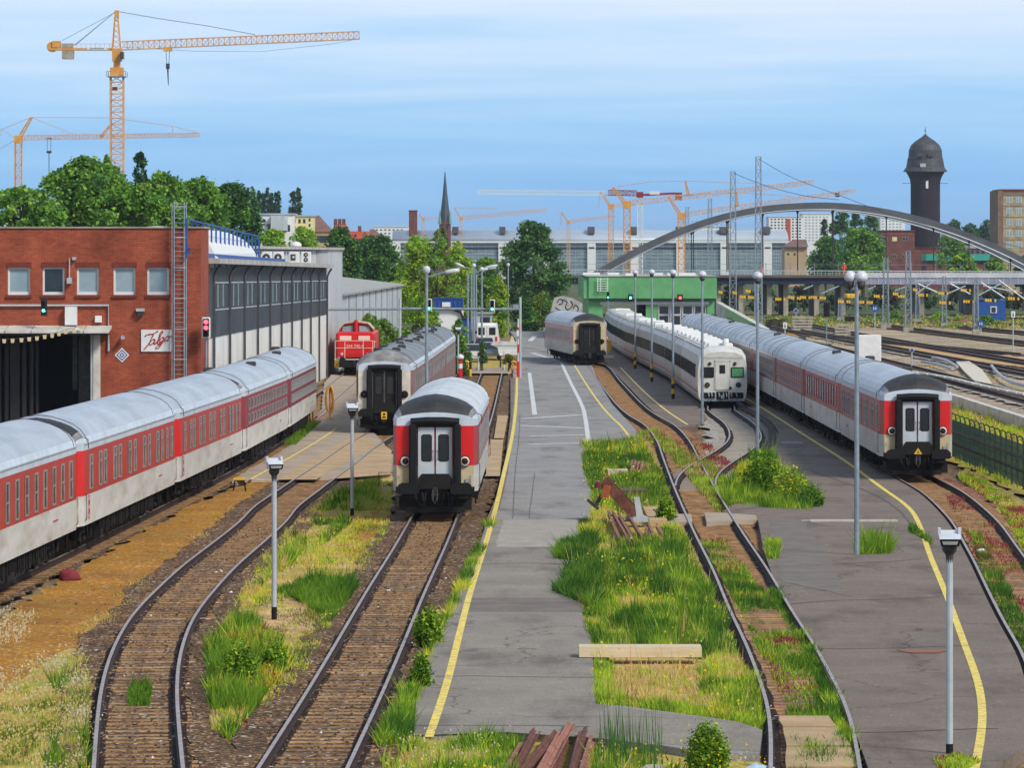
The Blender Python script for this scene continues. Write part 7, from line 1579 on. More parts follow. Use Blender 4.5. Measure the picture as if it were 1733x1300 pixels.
a,b=G(980,1112),G(1187,1112); mb=MB(); mb.bx(a.x,b.x,a.y-.15,a.y+.6,.0,.22); o=mb.build('timber_beam',M['timber']); tag(o,'long pale timber beam lying across the weeds beside the road','beam')
for i,(x0,y0,x1,y1) in enumerate(((1031,874,1050,915),(1038,874,1068,920),(1048,878,1074,918),(1063,876,1090,914),(1094,900,1098,912),(1100,896,1108,910),(1113,896,1120,906),(1072,786,1070,800),(1077,787,1072,800),(1083,788,1080,799),(1088,788,1086,799),(1096,790,1099,802))):
    bare_rail('short curved rusty rail piece lying in the green weeds',G(x0,y0)+Vector((0,0,.05)),G(x1,y1)+Vector((0,0,-.05)),.3,'rust_pale',grp='short rail pieces in the weeds')
t=thing('buffer_wreck','rusty tilted buffer frame with a brown plate lying in the weeds','buffer stop',G(1050,880)); s=F/G(1050,880).y; Zr=G(1050,880).y; q=cpt(Zr)
mb=MB(); mb.bar(q(1022,815),q(1074,872),.28,.34); mb.bar(q(1024,812,.3),q(1076,868,.3),.08,.3); mb.build('main_beam',M['rust'],t)
mb=MB(); mb.extr([(q(1016,0).x,q(0,842).z),(q(1022,0).x,q(0,820).z),(q(1034,0).x,q(0,822).z),(q(1030,0).x,q(0,842).z)],Zr-.2,Zr-.1); mb.build('end_plate',M['orange_rust'] if 'orange_rust' in M else mm('orange_rust',L(176,92,40),L(140,70,34),3,.8),t)
mb=MB(); mb.bev(q(1007,0).x,q(1016,0).x,Zr-.3,Zr+.1,q(0,826).z,q(0,814).z,.04); mb.build('buffer_head',M['band_wine'],t)
mb=MB(); mb.bar(q(1018,838),q(1008,856),.12); mb.bar(q(994,846),q(1013,862),.1); mb.build('strut',M['iron_grey'],t)
t=thing('steel_bracket','pale grey angled steel bracket beside the rusty buffer frame','bracket',G(1082,884)); q=cpt(G(1082,884).y)
mb=MB(); mb.extr([(q(1073,0).x,q(0,843).z),(q(1082,0).x,q(0,842).z),(q(1088,0).x,q(0,872).z),(q(1096,0).x,q(0,876).z),(q(1098,0).x,q(0,883).z),(q(1070,0).x,q(0,885).z),(q(1067,0).x,q(0,878).z),(q(1077,0).x,q(0,874).z)],q(0,0).y-.2,q(0,0).y+.2); mb.build('web',M['galv_light'],t); mb=MB(); mb.bx(q(1040,0).x,q(1098,0).x,q(0,0).y+.21,q(0,0).y+.6,q(0,884).z,q(0,877).z); mb.build('flange',M['galv'],t)
for i,(x,y,w_,lab) in enumerate(((1065,842,58,'stack of weathered boards behind the rusty buffer frame'),(1046,800,34,'short pale board in the weeds behind the buffer frame'),(1114,884,30,'pale concrete slab in the weeds beside the bracket'))):
    a=G(x,y); s=F/a.y; mb=MB(); h=.35 if i==0 else .18; mb.bx(a.x-w_/2/s,a.x+w_/2/s,a.y,a.y+(1.6 if i!=2 else 8),-.15,h-.1); tag(mb.build('board_stack' if i==0 else ('board' if i==1 else 'slab'),M['timber_dark'] if i==0 else (M['timber'] if i==1 else M['slab_tan'])),lab,'slab' if i==2 else 'boards')
# litter and small things
mm('red_cloth',L(130,36,44),L(104,28,36),2,.8)
def lump(name,lab,cat,x,y,w_,h_,m_,d=1.):
    a=G(x,y); s=F/a.y; mb=MB(); mb.smooth=True
    mb.lathe([(w_/s*.5*math.cos(t_),h_/s*math.sin(t_)) for t_ in [i*math.pi/2/7 for i in range(8)]][:-1]+[(.005,h_/s)],(a.x,a.y,-.18),18)
    for k,v in enumerate(mb.v): n_=noise.noise((v-a)*4+Vector((x,y,0)))*.12; mb.v[k]=v+Vector((n_,n_,abs(n_)*.5))
    return tag(mb.build(name,m_),lab,cat)
lump('red_bundle','dark red cloth bundle lying beside the left train','bundle',117,972,38,20,M['red_cloth'])
lump('plastic_sheet','crumpled pale blue plastic sheet at the bottom of the weedy track','sheet',1282,1294,50,18,mm('sheet_blue',L(190,214,226),L(150,180,200),4,.4))
lump('plastic_scrap','white plastic scrap at the bottom between two tracks','litter',428,1296,22,7,M['white'])
lump('plastic_scrap','white paper scrap by the red weeds right of the platform','litter',1661,925,18,6,M['white'])
lump('stone','pale stone in the grass at the bottom right of the rail heap','stone',1106,1295,40,18,M['concrete']); lump('stone','pale stone heap in the grass above the timber beam','stone',1078,1046,34,12,M['concrete'])
for x,y in ((376,958),(388,994),(660,990),(254,1032)): lump('paper_scrap','small white paper scrap on the ballast','litter',x,y,7,3,M['white'])['group']='paper scraps on the ballast'
t=thing('trestle','small yellow topped metal trestle at the corner of the concrete apron','trestle',G(405,824)); p=G(405,824)
mb=MB()
for dx,dy in ((-.2,-.1),(.2,-.1),(-.2,.3),(.2,.3)): mb.tube([p+Vector((dx*1.2,dy,-.2)),p+Vector((dx*.8,dy*.7,.25))],.02,5)
mb.build('leg',M['iron'],t); mb=MB(); mb.bx(p.x-.22,p.x+.22,p.y-.1,p.y+.25,.25,.33); mb.build('top',M['yellow'],t)
small_post('marker_post','short black post with a white cap beside the bushes','marker',1266.5,803,814,['letter_black','white'],.07)
t=thing('frame_stand','thin black metal frame standing in the grass left of the red ended coach','frame',G(657,820)); p=G(657,820); mb=MB(); mb.tube([p+Vector((-.35,0,-.2)),p+Vector((-.35,0,.45)),p+Vector((.35,0,.45)),p+Vector((.35,0,-.2))],.02,5); mb.build('tube',M['iron'],t)
mm('manhole',L(150,96,70),L(130,84,62),3,.9); a=G(1562,1102); mb=MB(); mb.poly([a+Vector((math.cos(t_)*.5*(1+.25*math.sin(t_*3)),math.sin(t_)*.6*(1+.3*math.cos(t_*2)),-.006)) for t_ in [i*math.pi/8 for i in range(16)]]); S(mb.build('rust_stain',M['manhole']))
# overhead wires
for pts in (((1283,268),(1340,300),(1420,330),(1537,372),(1733,420)),((1240,292),(1290,312),(1356,330),(1420,338))):
    mb=MB(); 
    mb.tube(crom([P(x,y,500+ (x-1240)*.1) for x,y in pts],5),.03,4); tag(mb.build('overhead_wire',M['iron_grey']),'thin dark overhead wire sloping down from the %s mast'%('tallest' if pts[0][0]==1283 else 'second tallest'),'wire')
# ---- vegetation -----------------------------------------------------------------------------
import numpy as np
def leafmat(name,c1,c2,tr=.3):
    m=mat(name,c1,c2,.8,.65,spec=.2,world=True); nt=m.node_tree; N=nt.nodes; K=nt.links
    b=N['Principled BSDF']; o=[n for n in N if n.type=='OUTPUT_MATERIAL'][0]; src=b.inputs['Base Color'].links[0].from_socket
    t=N.new('ShaderNodeBsdfTranslucent'); K.new(src,t.inputs['Color']); x=N.new('ShaderNodeMixShader'); x.inputs[0].default_value=tr
    K.new(b.outputs[0],x.inputs[1]); K.new(t.outputs[0],x.inputs[2]); K.new(x.outputs[0],o.inputs['Surface']); M[name]=m
leafmat('leaf_mid',L(122,166,66),L(92,140,50)); leafmat('leaf_light',L(158,194,82),L(130,172,66)); leafmat('leaf_dark',L(84,126,56),L(62,104,44))
leafmat('leaf_lime',L(172,204,48),L(142,180,38)); leafmat('leaf_yellow',L(176,190,60),L(146,166,44)); leafmat('leaf_deep',L(62,102,54),L(46,82,46)); leafmat('leaf_blue',L(70,106,72),L(54,86,60))
leafmat('leaf_chestnut',L(80,120,58),L(60,98,46)); leafmat('leaf_chestnut_light',L(118,156,88),L(96,134,70)); leafmat('leaf_olive',L(132,138,52),L(108,114,44))
leafmat('grass_green',L(122,156,40),L(94,134,34),.35); leafmat('grass_deep',L(72,116,28),L(52,94,24),.35); leafmat('grass_lime',L(182,204,58),L(156,186,48),.35); leafmat('grass_straw',L(214,194,122),L(192,168,96),.3); leafmat('grass_yellow',L(214,206,66),L(196,184,56),.3)
leafmat('grass_olive',L(128,136,58),L(104,112,46),.3); leafmat('weed_red',L(176,86,60),L(150,62,50),.2); leafmat('weed_maroon',L(150,66,72),L(124,52,58),.2); leafmat('seed_white',L(222,214,186),L(204,192,158),.3); leafmat('flower_yellow',L(240,216,40),L(228,196,30),.2)
rg=np.random.default_rng(5)
def np_mesh(name,V,Fn,k,mi,mats):
    me=bpy.data.meshes.new(name); n=len(V); f=n//k
    me.vertices.add(n); me.vertices.foreach_set('co',V.astype(np.float32).ravel()); me.loops.add(n); me.loops.foreach_set('vertex_index',np.arange(n,dtype=np.int32))
    me.polygons.add(f); me.polygons.foreach_set('loop_start',np.arange(0,n,k,dtype=np.int32))
    try: me.polygons.foreach_set('loop_total',np.full(f,k,dtype=np.int32))
    except Exception: pass
    for m in mats: me.materials.append(m)
    me.polygons.foreach_set('material_index',mi.astype(np.int32)); me.update(calc_edges=True); me.validate(); return me
def leaves(pts,size,up=.35,droop=0.):
    n=len(pts); d=rg.normal(size=(n,3)); d/=np.linalg.norm(d,axis=1)[:,None]; d[:,2]=d[:,2]*.6-droop
    e=rg.normal(size=(n,3)); e[:,2]+=up; a=np.cross(d,e); a/=np.linalg.norm(a,axis=1)[:,None]+1e-6; d/=np.linalg.norm(d,axis=1)[:,None]+1e-6
    sz=size*rg.uniform(.6,1.35,(n,1)); a=a*sz*.42; d=d*sz*.62
    return np.stack([pts-d,pts-a*.9+d*.1,pts+d,pts+a*.9+d*.1],1).reshape(-1,3)
SHAPE={'round':lambda t:np.sqrt(np.maximum(0,1-(2*t-1)**2))*.98+.02,'egg':lambda t:np.power(np.maximum(0,np.sin(np.pi*np.power(t,.75))),.7),'column':lambda t:np.power(np.maximum(0,np.sin(np.pi*np.power(t,.8))),.45),
  'cone':lambda t:(1-t)*.95+.05,'dome':lambda t:np.sqrt(np.maximum(0,1-t**2.2)),'mound':lambda t:np.power(np.maximum(0,1-t**1.6),.6)}
def crown_pts(c,rx,ry,h,shape,nclump,nleaf,rough,clr):
    """leaf positions gathered in uneven clumps through the crown's volume"""
    t=rg.uniform(.02,.97,nclump); an=rg.uniform(0,2*np.pi,nclump); rr=np.power(rg.uniform(0.05,1,nclump),.42); pr=SHAPE[shape](t)
    cc=np.stack([np.cos(an)*rr*rx*pr*(1-clr*.45),np.sin(an)*rr*ry*pr*(1-clr*.45),t*h],1)
    cr=(clr*rg.uniform(.55,1.25,nclump))*min(rx,h*.5)
    cr*=np.clip(.55+.6*pr,.4,1)
    k=rg.choice(nclump,nleaf,p=cr**2/np.sum(cr**2)); d=rg.normal(size=(nleaf,3)); d/=np.linalg.norm(d,axis=1)[:,None]
    r=np.power(rg.uniform(0,1,nleaf),.42)*(1+rough*rg.normal(size=nleaf)*.22)
    p=cc[k]+d*(r*cr[k])[:,None]*np.array([1,1,.85]); fr=rg.uniform(size=nleaf)<.11; tt=rg.uniform(.02,1.0,nleaf); aa=rg.uniform(0,2*np.pi,nleaf); r2=np.sqrt(rg.uniform(0,1,nleaf))*SHAPE[shape](tt)*1.04
    q=np.stack([np.cos(aa)*r2*rx,np.sin(aa)*r2*ry,tt*h],1); p=np.where(fr[:,None],q,p); p[:,2]=np.maximum(p[:,2],-.1*h)
    return p+np.array(c),k,cc+np.array(c)
def tree(label,x0,x1,yt,yb,Z,shape='egg',mats=('leaf_mid','leaf_light','leaf_dark'),n=4200,size=.42,nc=46,clr=.3,name='broadleaf_tree',cat='tree',group=None,trunk=True,base=-.3,ry=None,droop=0.,w=(.5,.27,.23)):
    s=F/Z; cx=(x0+x1)/2; X=(cx-CX)/s; rx=(x1-x0)/2/s; zt=H-(yt-HOR)/s; zb=max(base+.2,H-(yb-HOR)/s); h=zt-zb
    t=thing(name,label,cat,(X,Z,base),0,group)
    n=int(n*2.1); size*=.66; nc=int(nc*1.5)
    p,k,cc=crown_pts((0,0,zb-base),rx,ry or rx,h,shape,nc,n,.9,clr)
    tone=rg.choice(len(mats),len(cc),p=np.array(w[:len(mats)])/sum(w[:len(mats)])); mi=np.where(rg.uniform(size=n)<.72,tone[k],rg.integers(0,len(mats),n))
    V=leaves(p,size,.35,droop); o=bpy.data.objects.new('crown',np_mesh('crown',V,None,4,mi,[M[m] for m in mats])); COL.objects.link(o); o.parent=t
    if trunk:
        mb=MB(); tr=max(.1,rx*.055); hz=zb-base
        mb.tube([(0,0,0),(rnd(-.1,.1),0,hz+.15*h),(rnd(-.2,.2),0,hz+.5*h),(rnd(-.3,.3),0,hz+.85*h)],[tr*1.3,tr,tr*.6,tr*.15],8)
        for j in range(7):
            q=cc[rg.integers(0,len(cc))]; z0=hz+h*rnd(.1,.45); mb.tube([(0,0,z0),(q[0]*.5,q[1]*.5,(z0+q[2])/2+.1*h*.2),tuple(q)],[tr*.5,tr*.32,tr*.1],5)
        mb.build('trunk',M['bark'],t,world=False)
    return t
MID=('leaf_mid','leaf_light','leaf_dark'); DK=('leaf_dark','leaf_deep','leaf_mid'); LM=('leaf_lime','leaf_light','leaf_yellow'); BL=('leaf_blue','leaf_deep','leaf_dark')
# trees behind the brick workshop
tree('low bushy green tree at the far left edge behind the brick roof',-50,120,318,400,300,'dome',MID,3200,.4,40)
tree('big bright green tree rising highest behind the brick roof',50,244,268,400,330,'egg',('leaf_mid','leaf_dark','leaf_light'),9000,.42,80,.27)
tree('pointed green top just left of the big crane mast',160,200,262,330,335,'cone',MID,900,.36,14,.3)
tree('dark spiky tree right of the big crane mast',198,276,258,400,350,'cone',('leaf_deep','leaf_blue','leaf_dark'),1700,.62,26,.2,droop=.2)
tree('pointed mid green tree between the spiky tree and the ladder',222,330,292,400,330,'egg',MID,3600,.4,40)
tree('wide green tree behind the roof ladder',268,396,304,410,345,'dome',('leaf_mid','leaf_light','leaf_dark'),5200,.4,56)
tree('blue green tree right of the roof ladder above the blue railing',336,450,310,420,360,'dome',('leaf_blue','leaf_mid','leaf_dark'),5200,.4,52)
for i,(a,b,y) in enumerate(((423,434,319),(433,443,322),(440,449,327),(446,458,318),(455,464,326),(463,470,325),(467,476,323))):
    tree('slender dark poplar in the far row above the white modern house',a,b,y,372,1150,'column',BL,700,.9,16,.42,'poplar_tree','tree','far row of seven poplars')
tree('left stem of the far pair of poplars above the cream house',489,502,324,372,1150,'column',BL,800,.9,16,.42,'poplar_tree'); tree('right stem of the far pair of poplars above the cream house',497,511,318,372,1150,'column',BL,1000,.9,18,.42,'poplar_tree')
# trees between the halls and the station
tree('light green tree behind the hall parapet below the white modern house',440,486,388,440,500,'dome',('leaf_lime','leaf_mid','leaf_light'),2200,.5,26)
tree('light green shrubby tree in front of the cream house',482,545,386,445,520,'dome',('leaf_light','leaf_lime','leaf_mid'),2600,.5,30)
tree('dark green tree below the red roofs',532,616,384,500,560,'egg',DK,5200,.5,50)
tree('dark round tree right of the red roofs in front of the station',598,684,398,505,600,'round',DK,5200,.52,46)
tree('dark low tree mass behind the low pale hall',560,700,430,545,640,'mound',DK,5200,.55,50)
tree('bright lime green tree left of the slim birch',662,750,398,545,520,'egg',LM,5600,.45,50)
tree('slim drooping birch with a pale trunk behind the big street lamp',706,776,388,565,470,'egg',('leaf_olive','leaf_mid','leaf_light'),4200,.34,50,.22,'birch_tree',droop=.7)
tree('dark conifer tip between the birch and the lime green bushes',734,764,384,450,600,'cone',DK,900,.5,16)
tree('lime green tree behind the car park lamp cluster',744,806,408,560,560,'egg',LM,4200,.45,42)
tree('mid green tree left of the big chestnut',786,858,436,570,530,'dome',('leaf_mid','leaf_lime','leaf_dark'),4600,.42,44)
tree('yellow green upright shrub by the lone lamp post',820,868,470,585,470,'egg',('leaf_yellow','leaf_lime','leaf_mid'),2400,.36,28)
tree('large round dark green chestnut tree in the middle background',838,966,374,545,545,'egg',('leaf_chestnut','leaf_chestnut_light','leaf_deep'),8500,.5,70,.24,'chestnut_tree')
tree('olive shrubs left of the graffiti wall behind the chestnut trunk',886,950,496,550,526,'mound',('leaf_olive','leaf_mid','leaf_dark'),2200,.34,26,.34,'shrub','shrub')
tree('olive bushes below the graffiti wall',905,985,528,552,500,'mound',('leaf_olive','leaf_mid','leaf_dark'),1800,.34,24,.34,'shrub','shrub')
tree('dark low shrubs left of the chestnut trunk',860,915,510,560,515,'mound',DK,1800,.4,22,.34,'shrub','shrub')
tree('green bush behind the red locomotive',590,662,532,625,345,'mound',('leaf_mid','leaf_olive','leaf_light'),3800,.24,44,.26,'shrub','shrub')
tree('olive bush with reddish leaves right behind the red locomotive',612,690,540,640,352,'mound',('leaf_olive','leaf_mid','leaf_dark'),3000,.24,34,.28,'shrub','shrub')
tree('small leafy tree beside the cream panel wall',672,752,500,620,372,'egg',('leaf_mid','leaf_lime','leaf_dark'),4200,.26,44,.26)
tree('dark hedge between brown coaches and hydrant post',746,800,566,632,330,'mound',DK,2400,.22,30,.3,'hedge','hedge')
tree('small dark conifer among the parked cars',806,826,573,616,340,'cone',('leaf_deep','leaf_dark','leaf_mid'),1100,.16,22,.3,'conifer_tree')
tree('low brown green bush left of the barrier',848,874,600,616,338,'mound',('leaf_olive','leaf_dark','weed_red'),700,.16,14,.4,'shrub','shrub')
tree('low bush beside the pale silver car',786,800,590,620,342,'mound',MID,600,.18,12,.4,'shrub','shrub')
tree('pale leafy bush directly behind the lamp cluster poles',756,800,540,600,395,'mound',MID,1500,.26,22,.3,'shrub','shrub')
# right side, around and beyond the bridge
tree('broad green tree left of the red brick house',1416,1506,386,468,800,'dome',MID,4200,.7,40)
tree('dark tall tree behind the arch hangers',1400,1448,352,450,1100,'egg',DK,2200,.9,26); tree('dark poplar like tree under the arch',1436,1462,354,440,1150,'column',BL,1500,.9,22,.4,'poplar_tree')
tree('dark tree right of the poplar under the arch crown',1452,1494,360,440,1180,'egg',DK,1800,.9,24); tree('narrow dark poplar left of the trees under the arch',1389,1402,370,430,1250,'column',BL,700,1.,14,.42,'poplar_tree')
tree('green bushes behind the bridge railing left of the broad tree',1366,1430,402,466,820,'dome',('leaf_mid','leaf_dark','leaf_blue'),2600,.7,30)
tree('pale olive tree at the right foot of the round tower',1578,1640,396,450,1100,'dome',('leaf_mid','leaf_olive','leaf_light'),2200,.8,28)
for i,(a,b,y) in enumerate(((1588,1640,372),(1620,1664,378),(1648,1694,372))): tree(('left','middle','right')[i]+' dark tree of the three between the tower and the tan house',a,b,y,440,1500,'dome',BL,1600,1.3,20)
tree('green shrubs right of the turquoise roof',1600,1660,428,470,760,'mound',('leaf_mid','leaf_lime','leaf_dark'),2000,.6,26,.3,'shrub','shrub'); tree('green shrubs under the right arch foot',1654,1712,438,472,740,'mound',MID,1800,.6,22,.3,'shrub','shrub')
tree('dark conifer at the right picture edge under the arch',1704,1760,436,480,720,'cone',DK,1800,.6,24,.3,'conifer_tree')
for i,(a,b,y) in enumerate(((1212,1262,482),(1258,1330,486),(1322,1400,482),(1390,1470,484),(1460,1530,478),(1520,1600,484),(1590,1660,478),(1650,1720,482),(1700,1790,470))):
    tree('dark green bush number %s along the far side below the bridge deck'%['one','two','three','four','five','six','seven','eight','nine'][i],a,b,y,530,705+i*4,'mound',('leaf_deep','leaf_blue','bark'),1100,.6,20,.3,'shrub','shrub','dark bushes below the bridge deck')
for o in list(bpy.data.objects):
    if o.get('group')=='dark bushes below the bridge deck': o['label']='dark green bush in the row beyond the yard below the bridge deck'
for a,b,y,Z,m_,lab in ((1570,1612,528,600,('leaf_lime','leaf_light','leaf_mid'),'bright green bush between the yard tracks left of the rubble heap'),(1646,1690,534,575,MID,'mid green bush in front of the blue site hut'),(1500,1530,526,620,MID,'green bush between the two short lattice masts')): tree(lab,a,b,y,552,Z,'mound',m_,1300,.34,18,.34,'shrub','shrub')
# ---- grasses and weeds ----------------------------------------------------------------------
def inpoly(P_,x,y):
    c=np.zeros(len(x),bool); n=len(P_)
    for i in range(n):
        x1,y1=P_[i];x2,y2=P_[(i+1)%n]; k=((y1>y)!=(y2>y)); xx=(x2-x1)*(y-y1)/((y2-y1) if y2!=y1 else 1e-9)+x1; c^=k&(x<xx)
    return c
def vnoise(x,y,sc,seed):
    f=lambda a,b:np.modf(np.abs(np.sin(a*12.9898+b*78.233+seed)*43758.5453))[0]
    x=x*sc;y=y*sc;xi=np.floor(x);yi=np.floor(y);u=x-xi;v=y-yi;u=u*u*(3-2*u);v=v*v*(3-2*v)
    return (f(xi,yi)*(1-u)+f(xi+1,yi)*u)*(1-v)+(f(xi,yi+1)*(1-u)+f(xi+1,yi+1)*u)*v
def grass(name,label,px,n,hr,mats,wts,z=-.2,w=.035,thr=.35,sc=.8,lean=.6,seed=1,yband=None,cat='grass',patch=.5,blobs=False,world=None,holes=()):
    P_=world or [(G(x,y).x,G(x,y).y) for x,y in px]; xs=[p[0] for p in P_];ys=[p[1] for p in P_]
    n=int(n*1.9); m=n*5; x=rg.uniform(min(xs),max(xs),m)
    y0,y1=min(ys),max(ys); u=rg.uniform(0,1,m); y=1/(1/y0+(1/y1-1/y0)*u) if y0>1 else rg.uniform(y0,y1,m)
    ye=y*.13; ok=inpoly(P_,x,y)&((.5*vnoise(x,ye,sc,seed)+.3*vnoise(x,ye,sc*3.1,seed+3)+.2*vnoise(x,y*.5,sc*5,seed+4))>thr+rg.uniform(-.1,.1,m)); hol=[inpoly([(G(*p).x,G(*p).y) for p in hp],x,y) for hp in holes]
    for hm in hol: ok&=~hm
    x=x[ok][:n];y=y[ok][:n]; k=len(x)
    if k==0: return
    ye=y*.13; q0=vnoise(x,y*.4,sc*2.6,seed+8); g=.4*vnoise(x,ye,sc*.8,seed+9)+.6*vnoise(x,y*.4,sc*2.6,seed+8); h=rg.uniform(hr[0],hr[1],k)*(.3+1.05*vnoise(x,ye*2,sc*2.2,seed+5))*np.where(rg.uniform(size=k)<.05,1.6,1); a=rg.uniform(0,2*np.pi,k); ln=rg.uniform(.05,lean,k)*h
    q=np.clip(g*1.9-.45+rg.normal(0,.16,k),0,.999); cum=np.cumsum(np.array(wts)/sum(wts)); mi=np.searchsorted(cum,q)
    ww=w*.42*rg.uniform(.5,1.4,k)*(1+y/260); h=h*.74*(1.25-.5*q0); b=rg.uniform(0,2*np.pi,k)
    B=np.stack([x,y,np.full(k,z)],1); D=np.stack([np.cos(b)*ww,np.sin(b)*ww*.6,np.zeros(k)],1); T=B+np.stack([np.cos(a)*ln,np.sin(a)*ln,h],1)
    if blobs:
        mid=T; V=np.stack([mid-D*1.2,mid+np.stack([0*x,0*x,-ww*1.2],1),mid+D*1.2,mid+np.stack([0*x,0*x,ww*1.2],1)],1).reshape(-1,3); me=np_mesh(name,V,None,4,mi,[M[i] for i in mats])
    else:
        V=np.stack([B-D,B+D,T],1).reshape(-1,3); me=np_mesh(name,V,None,3,mi,[M[i] for i in mats])
    o=bpy.data.objects.new(name,me); COL.objects.link(o); return tag(o,label,cat,None,'stuff')
GG=('grass_deep','grass_green','grass_lime','grass_yellow'); GW=(.25,.4,.25,.1)
mid_px=[(985,748),(1085,738),(1122,800),(1160,905),(1195,975),(1246,1085),(1284,1150),(1292,1225),(1150,1200),(1010,1188),(1003,1130),(998,1080),(968,1000),(966,930),(978,880),(1000,830)]
grass('grass_patch','dense green weeds and grass between the road and the weedy track',mid_px,40000,(.1,.36),GG+('grass_straw',),(.12,.3,.33,.12,.13),thr=.38,seed=1,holes=([(1020,1120),(1185,1120),(1190,1185),(1020,1175)],[(968,1100),(1195,1100),(1195,1125),(968,1125)],[(1028,872),(1120,872),(1124,918),(1030,918)]))
grass('tall_weeds','tall deep green weeds above the timber beam',[(975,990),(985,930),(1060,900),(1140,920),(1190,980),(1240,1085),(1190,1105),(1000,1085)],26000,(.2,.62),('grass_deep','grass_green','grass_lime'),(.35,.45,.2),thr=.42,seed=2,lean=.5)
grass('tall_weeds','bright green weeds beside the parking lines',[(985,750),(1080,742),(1110,790),(1128,850),(1090,870),(1010,850),(990,800)],18000,(.2,.6),('grass_deep','grass_green','grass_lime','flower_yellow'),(.25,.4,.3,.05),thr=.38,seed=4)
grass('dry_grass','straw coloured dry grass below the timber beam',[(1015,1118),(1190,1118),(1240,1150),(1200,1195),(1100,1190),(1012,1170)],7000,(.06,.25),('grass_straw','grass_straw','grass_lime'),(.5,.3,.2),thr=.3,seed=5,sc=1.2)
grass('grass_patch','lime green grass along the edge of the road end',[(1008,1100),(1030,1100),(1035,1165),(1120,1190),(1290,1232),(1285,1150),(1210,1130),(1200,1195),(1100,1196),(1008,1180)],9000,(.12,.4),('grass_lime','grass_green','grass_yellow'),(.5,.35,.15),thr=.3,seed=6)
grass('grass_patch','mixed grass on the island between curved and straight track',[(548,835),(600,814),(664,808),(662,870),(640,925),(600,980),(560,1045),(520,1125),(432,1200),(388,1240),(360,1222),(352,1100),(392,1020),(432,950),(492,885)],20000,(.05,.24),('grass_straw','grass_yellow','grass_lime','grass_olive'),(.25,.25,.3,.2),thr=.40,seed=7)
grass('tall_weeds','green weeds beside the left rail of the curved track',[(552,845),(600,812),(640,812),(640,850),(560,905),(470,960),(440,985),(500,890)],9000,(.2,.6),('grass_deep','grass_green','grass_lime','grass_straw'),(.25,.3,.3,.15),thr=.52,seed=8)
grass('tall_weeds','green and red weeds near the tip of the grass island',[(352,1095),(400,1040),(470,1065),(485,1120),(430,1190),(388,1240),(360,1222)],9000,(.2,.7),('grass_green','grass_deep','grass_lime','weed_red','grass_yellow'),(.3,.12,.25,.15,.18),thr=.50,seed=9)
grass('tall_weeds','dark weeds beside the straight track above the sandy patch',[(470,995),(520,975),(606,985),(560,1040),(500,1005)],5000,(.3,.7),('grass_deep','grass_green'),(.6,.4),thr=.36,seed=10)
grass('tall_weeds','weeds along the strip between straight track and yellow line',[(640,1250),(690,1160),(735,1085),(770,1000),(802,930),(822,885),(836,880),(815,935),(785,1000),(755,1055),(732,1095),(706,1165),(690,1245)],17000,(.15,.5),('grass_deep','grass_green','grass_lime','grass_yellow'),(.15,.35,.32,.18),thr=.45,seed=11,sc=.6)
grass('tall_weeds','lush weeds around the rail heap at the bottom edge',[(560,1400),(640,1262),(700,1245),(860,1238),(1010,1252),(1130,1262),(1290,1278),(1300,1400)],22000,(.1,.42),('grass_green','grass_deep','grass_lime','grass_straw'),(.3,.12,.33,.25),thr=.42,seed=12,holes=([(868,1345),(876,1250),(905,1215),(1010,1215),(1000,1345)],))
grass('weed_stalks','thin upright dark weed stalks in front of the road end',[(1010,1250),(1120,1256),(1120,1300),(1010,1300)],90,(.7,1.6),('leaf_dark','grass_deep'),(.6,.4),w=.02,thr=.0,seed=13,lean=.08,cat='weeds')
grass('grass_patch','pale seeding grass at the bottom left corner',[(-40,1185),(60,1135),(140,1095),(152,1150),(148,1250),(142,1400),(-60,1400)],11000,(.08,.3),('grass_straw','grass_straw','grass_lime','grass_olive'),(.4,.25,.2,.15),thr=.46,seed=14)
grass('seed_heads','white fluffy seed heads over the bottom left grass',[(-40,1150),(60,1120),(140,1090),(154,1150),(148,1250),(142,1400),(-60,1400)],3000,(.2,.5),('seed_white','grass_straw'),(.5,.5),w=.03,thr=.46,seed=14,blobs=True,cat='seed heads')
grass('seed_heads','pale seed heads at the left edge of the ochre sand',[(-20,1030),(60,1030),(40,1080),(-20,1095)],500,(.1,.5),('seed_white','grass_straw'),(.5,.5),w=.03,thr=.3,seed=15,blobs=True,cat='seed heads')
grass('tall_weeds','green tufts in the grass at the bottom left',[(90,1110),(150,1110),(150,1290),(80,1290)],3600,(.25,.7),('grass_green','grass_deep','grass_lime','flower_yellow'),(.35,.25,.25,.15),thr=.58,seed=16)
grass('grass_patch','grass creeping over the sleepers of the weedy track',[(1186,910),(1226,905),(1270,965),(1320,1020),(1420,1160),(1446,1300),(1340,1300),(1330,1180),(1290,1100),(1240,1000)],11000,(.08,.3),('grass_deep','grass_green','grass_lime','weed_maroon'),(.35,.35,.22,.08),thr=.5,seed=17,sc=.5)
grass('grass_patch','grass along the outer rail of the weedy track',[(1300,990),(1316,990),(1380,1090),(1424,1170),(1450,1260),(1452,1330),(1432,1330),(1418,1230),(1370,1110)],7000,(.12,.35),('grass_deep','grass_green','grass_lime'),(.3,.4,.3),thr=.3,seed=18)
grass('grass_patch','lime grass inside the track junction by the bushes',[(1070,735),(1130,760),(1180,820),(1215,860),(1262,860),(1250,820),(1215,790),(1160,760),(1110,725)],12000,(.1,.4),('grass_lime','grass_green','weed_maroon','grass_straw'),(.4,.3,.15,.15),thr=.4,seed=19)
grass('red_weeds','low maroon weeds beside the junction rails',[(1090,722),(1140,728),(1200,745),(1250,790),(1210,800),(1150,770),(1110,745)],3000,(.08,.25),('weed_maroon','weed_red','grass_straw'),(.5,.3,.2),thr=.35,seed=20,cat='weeds')
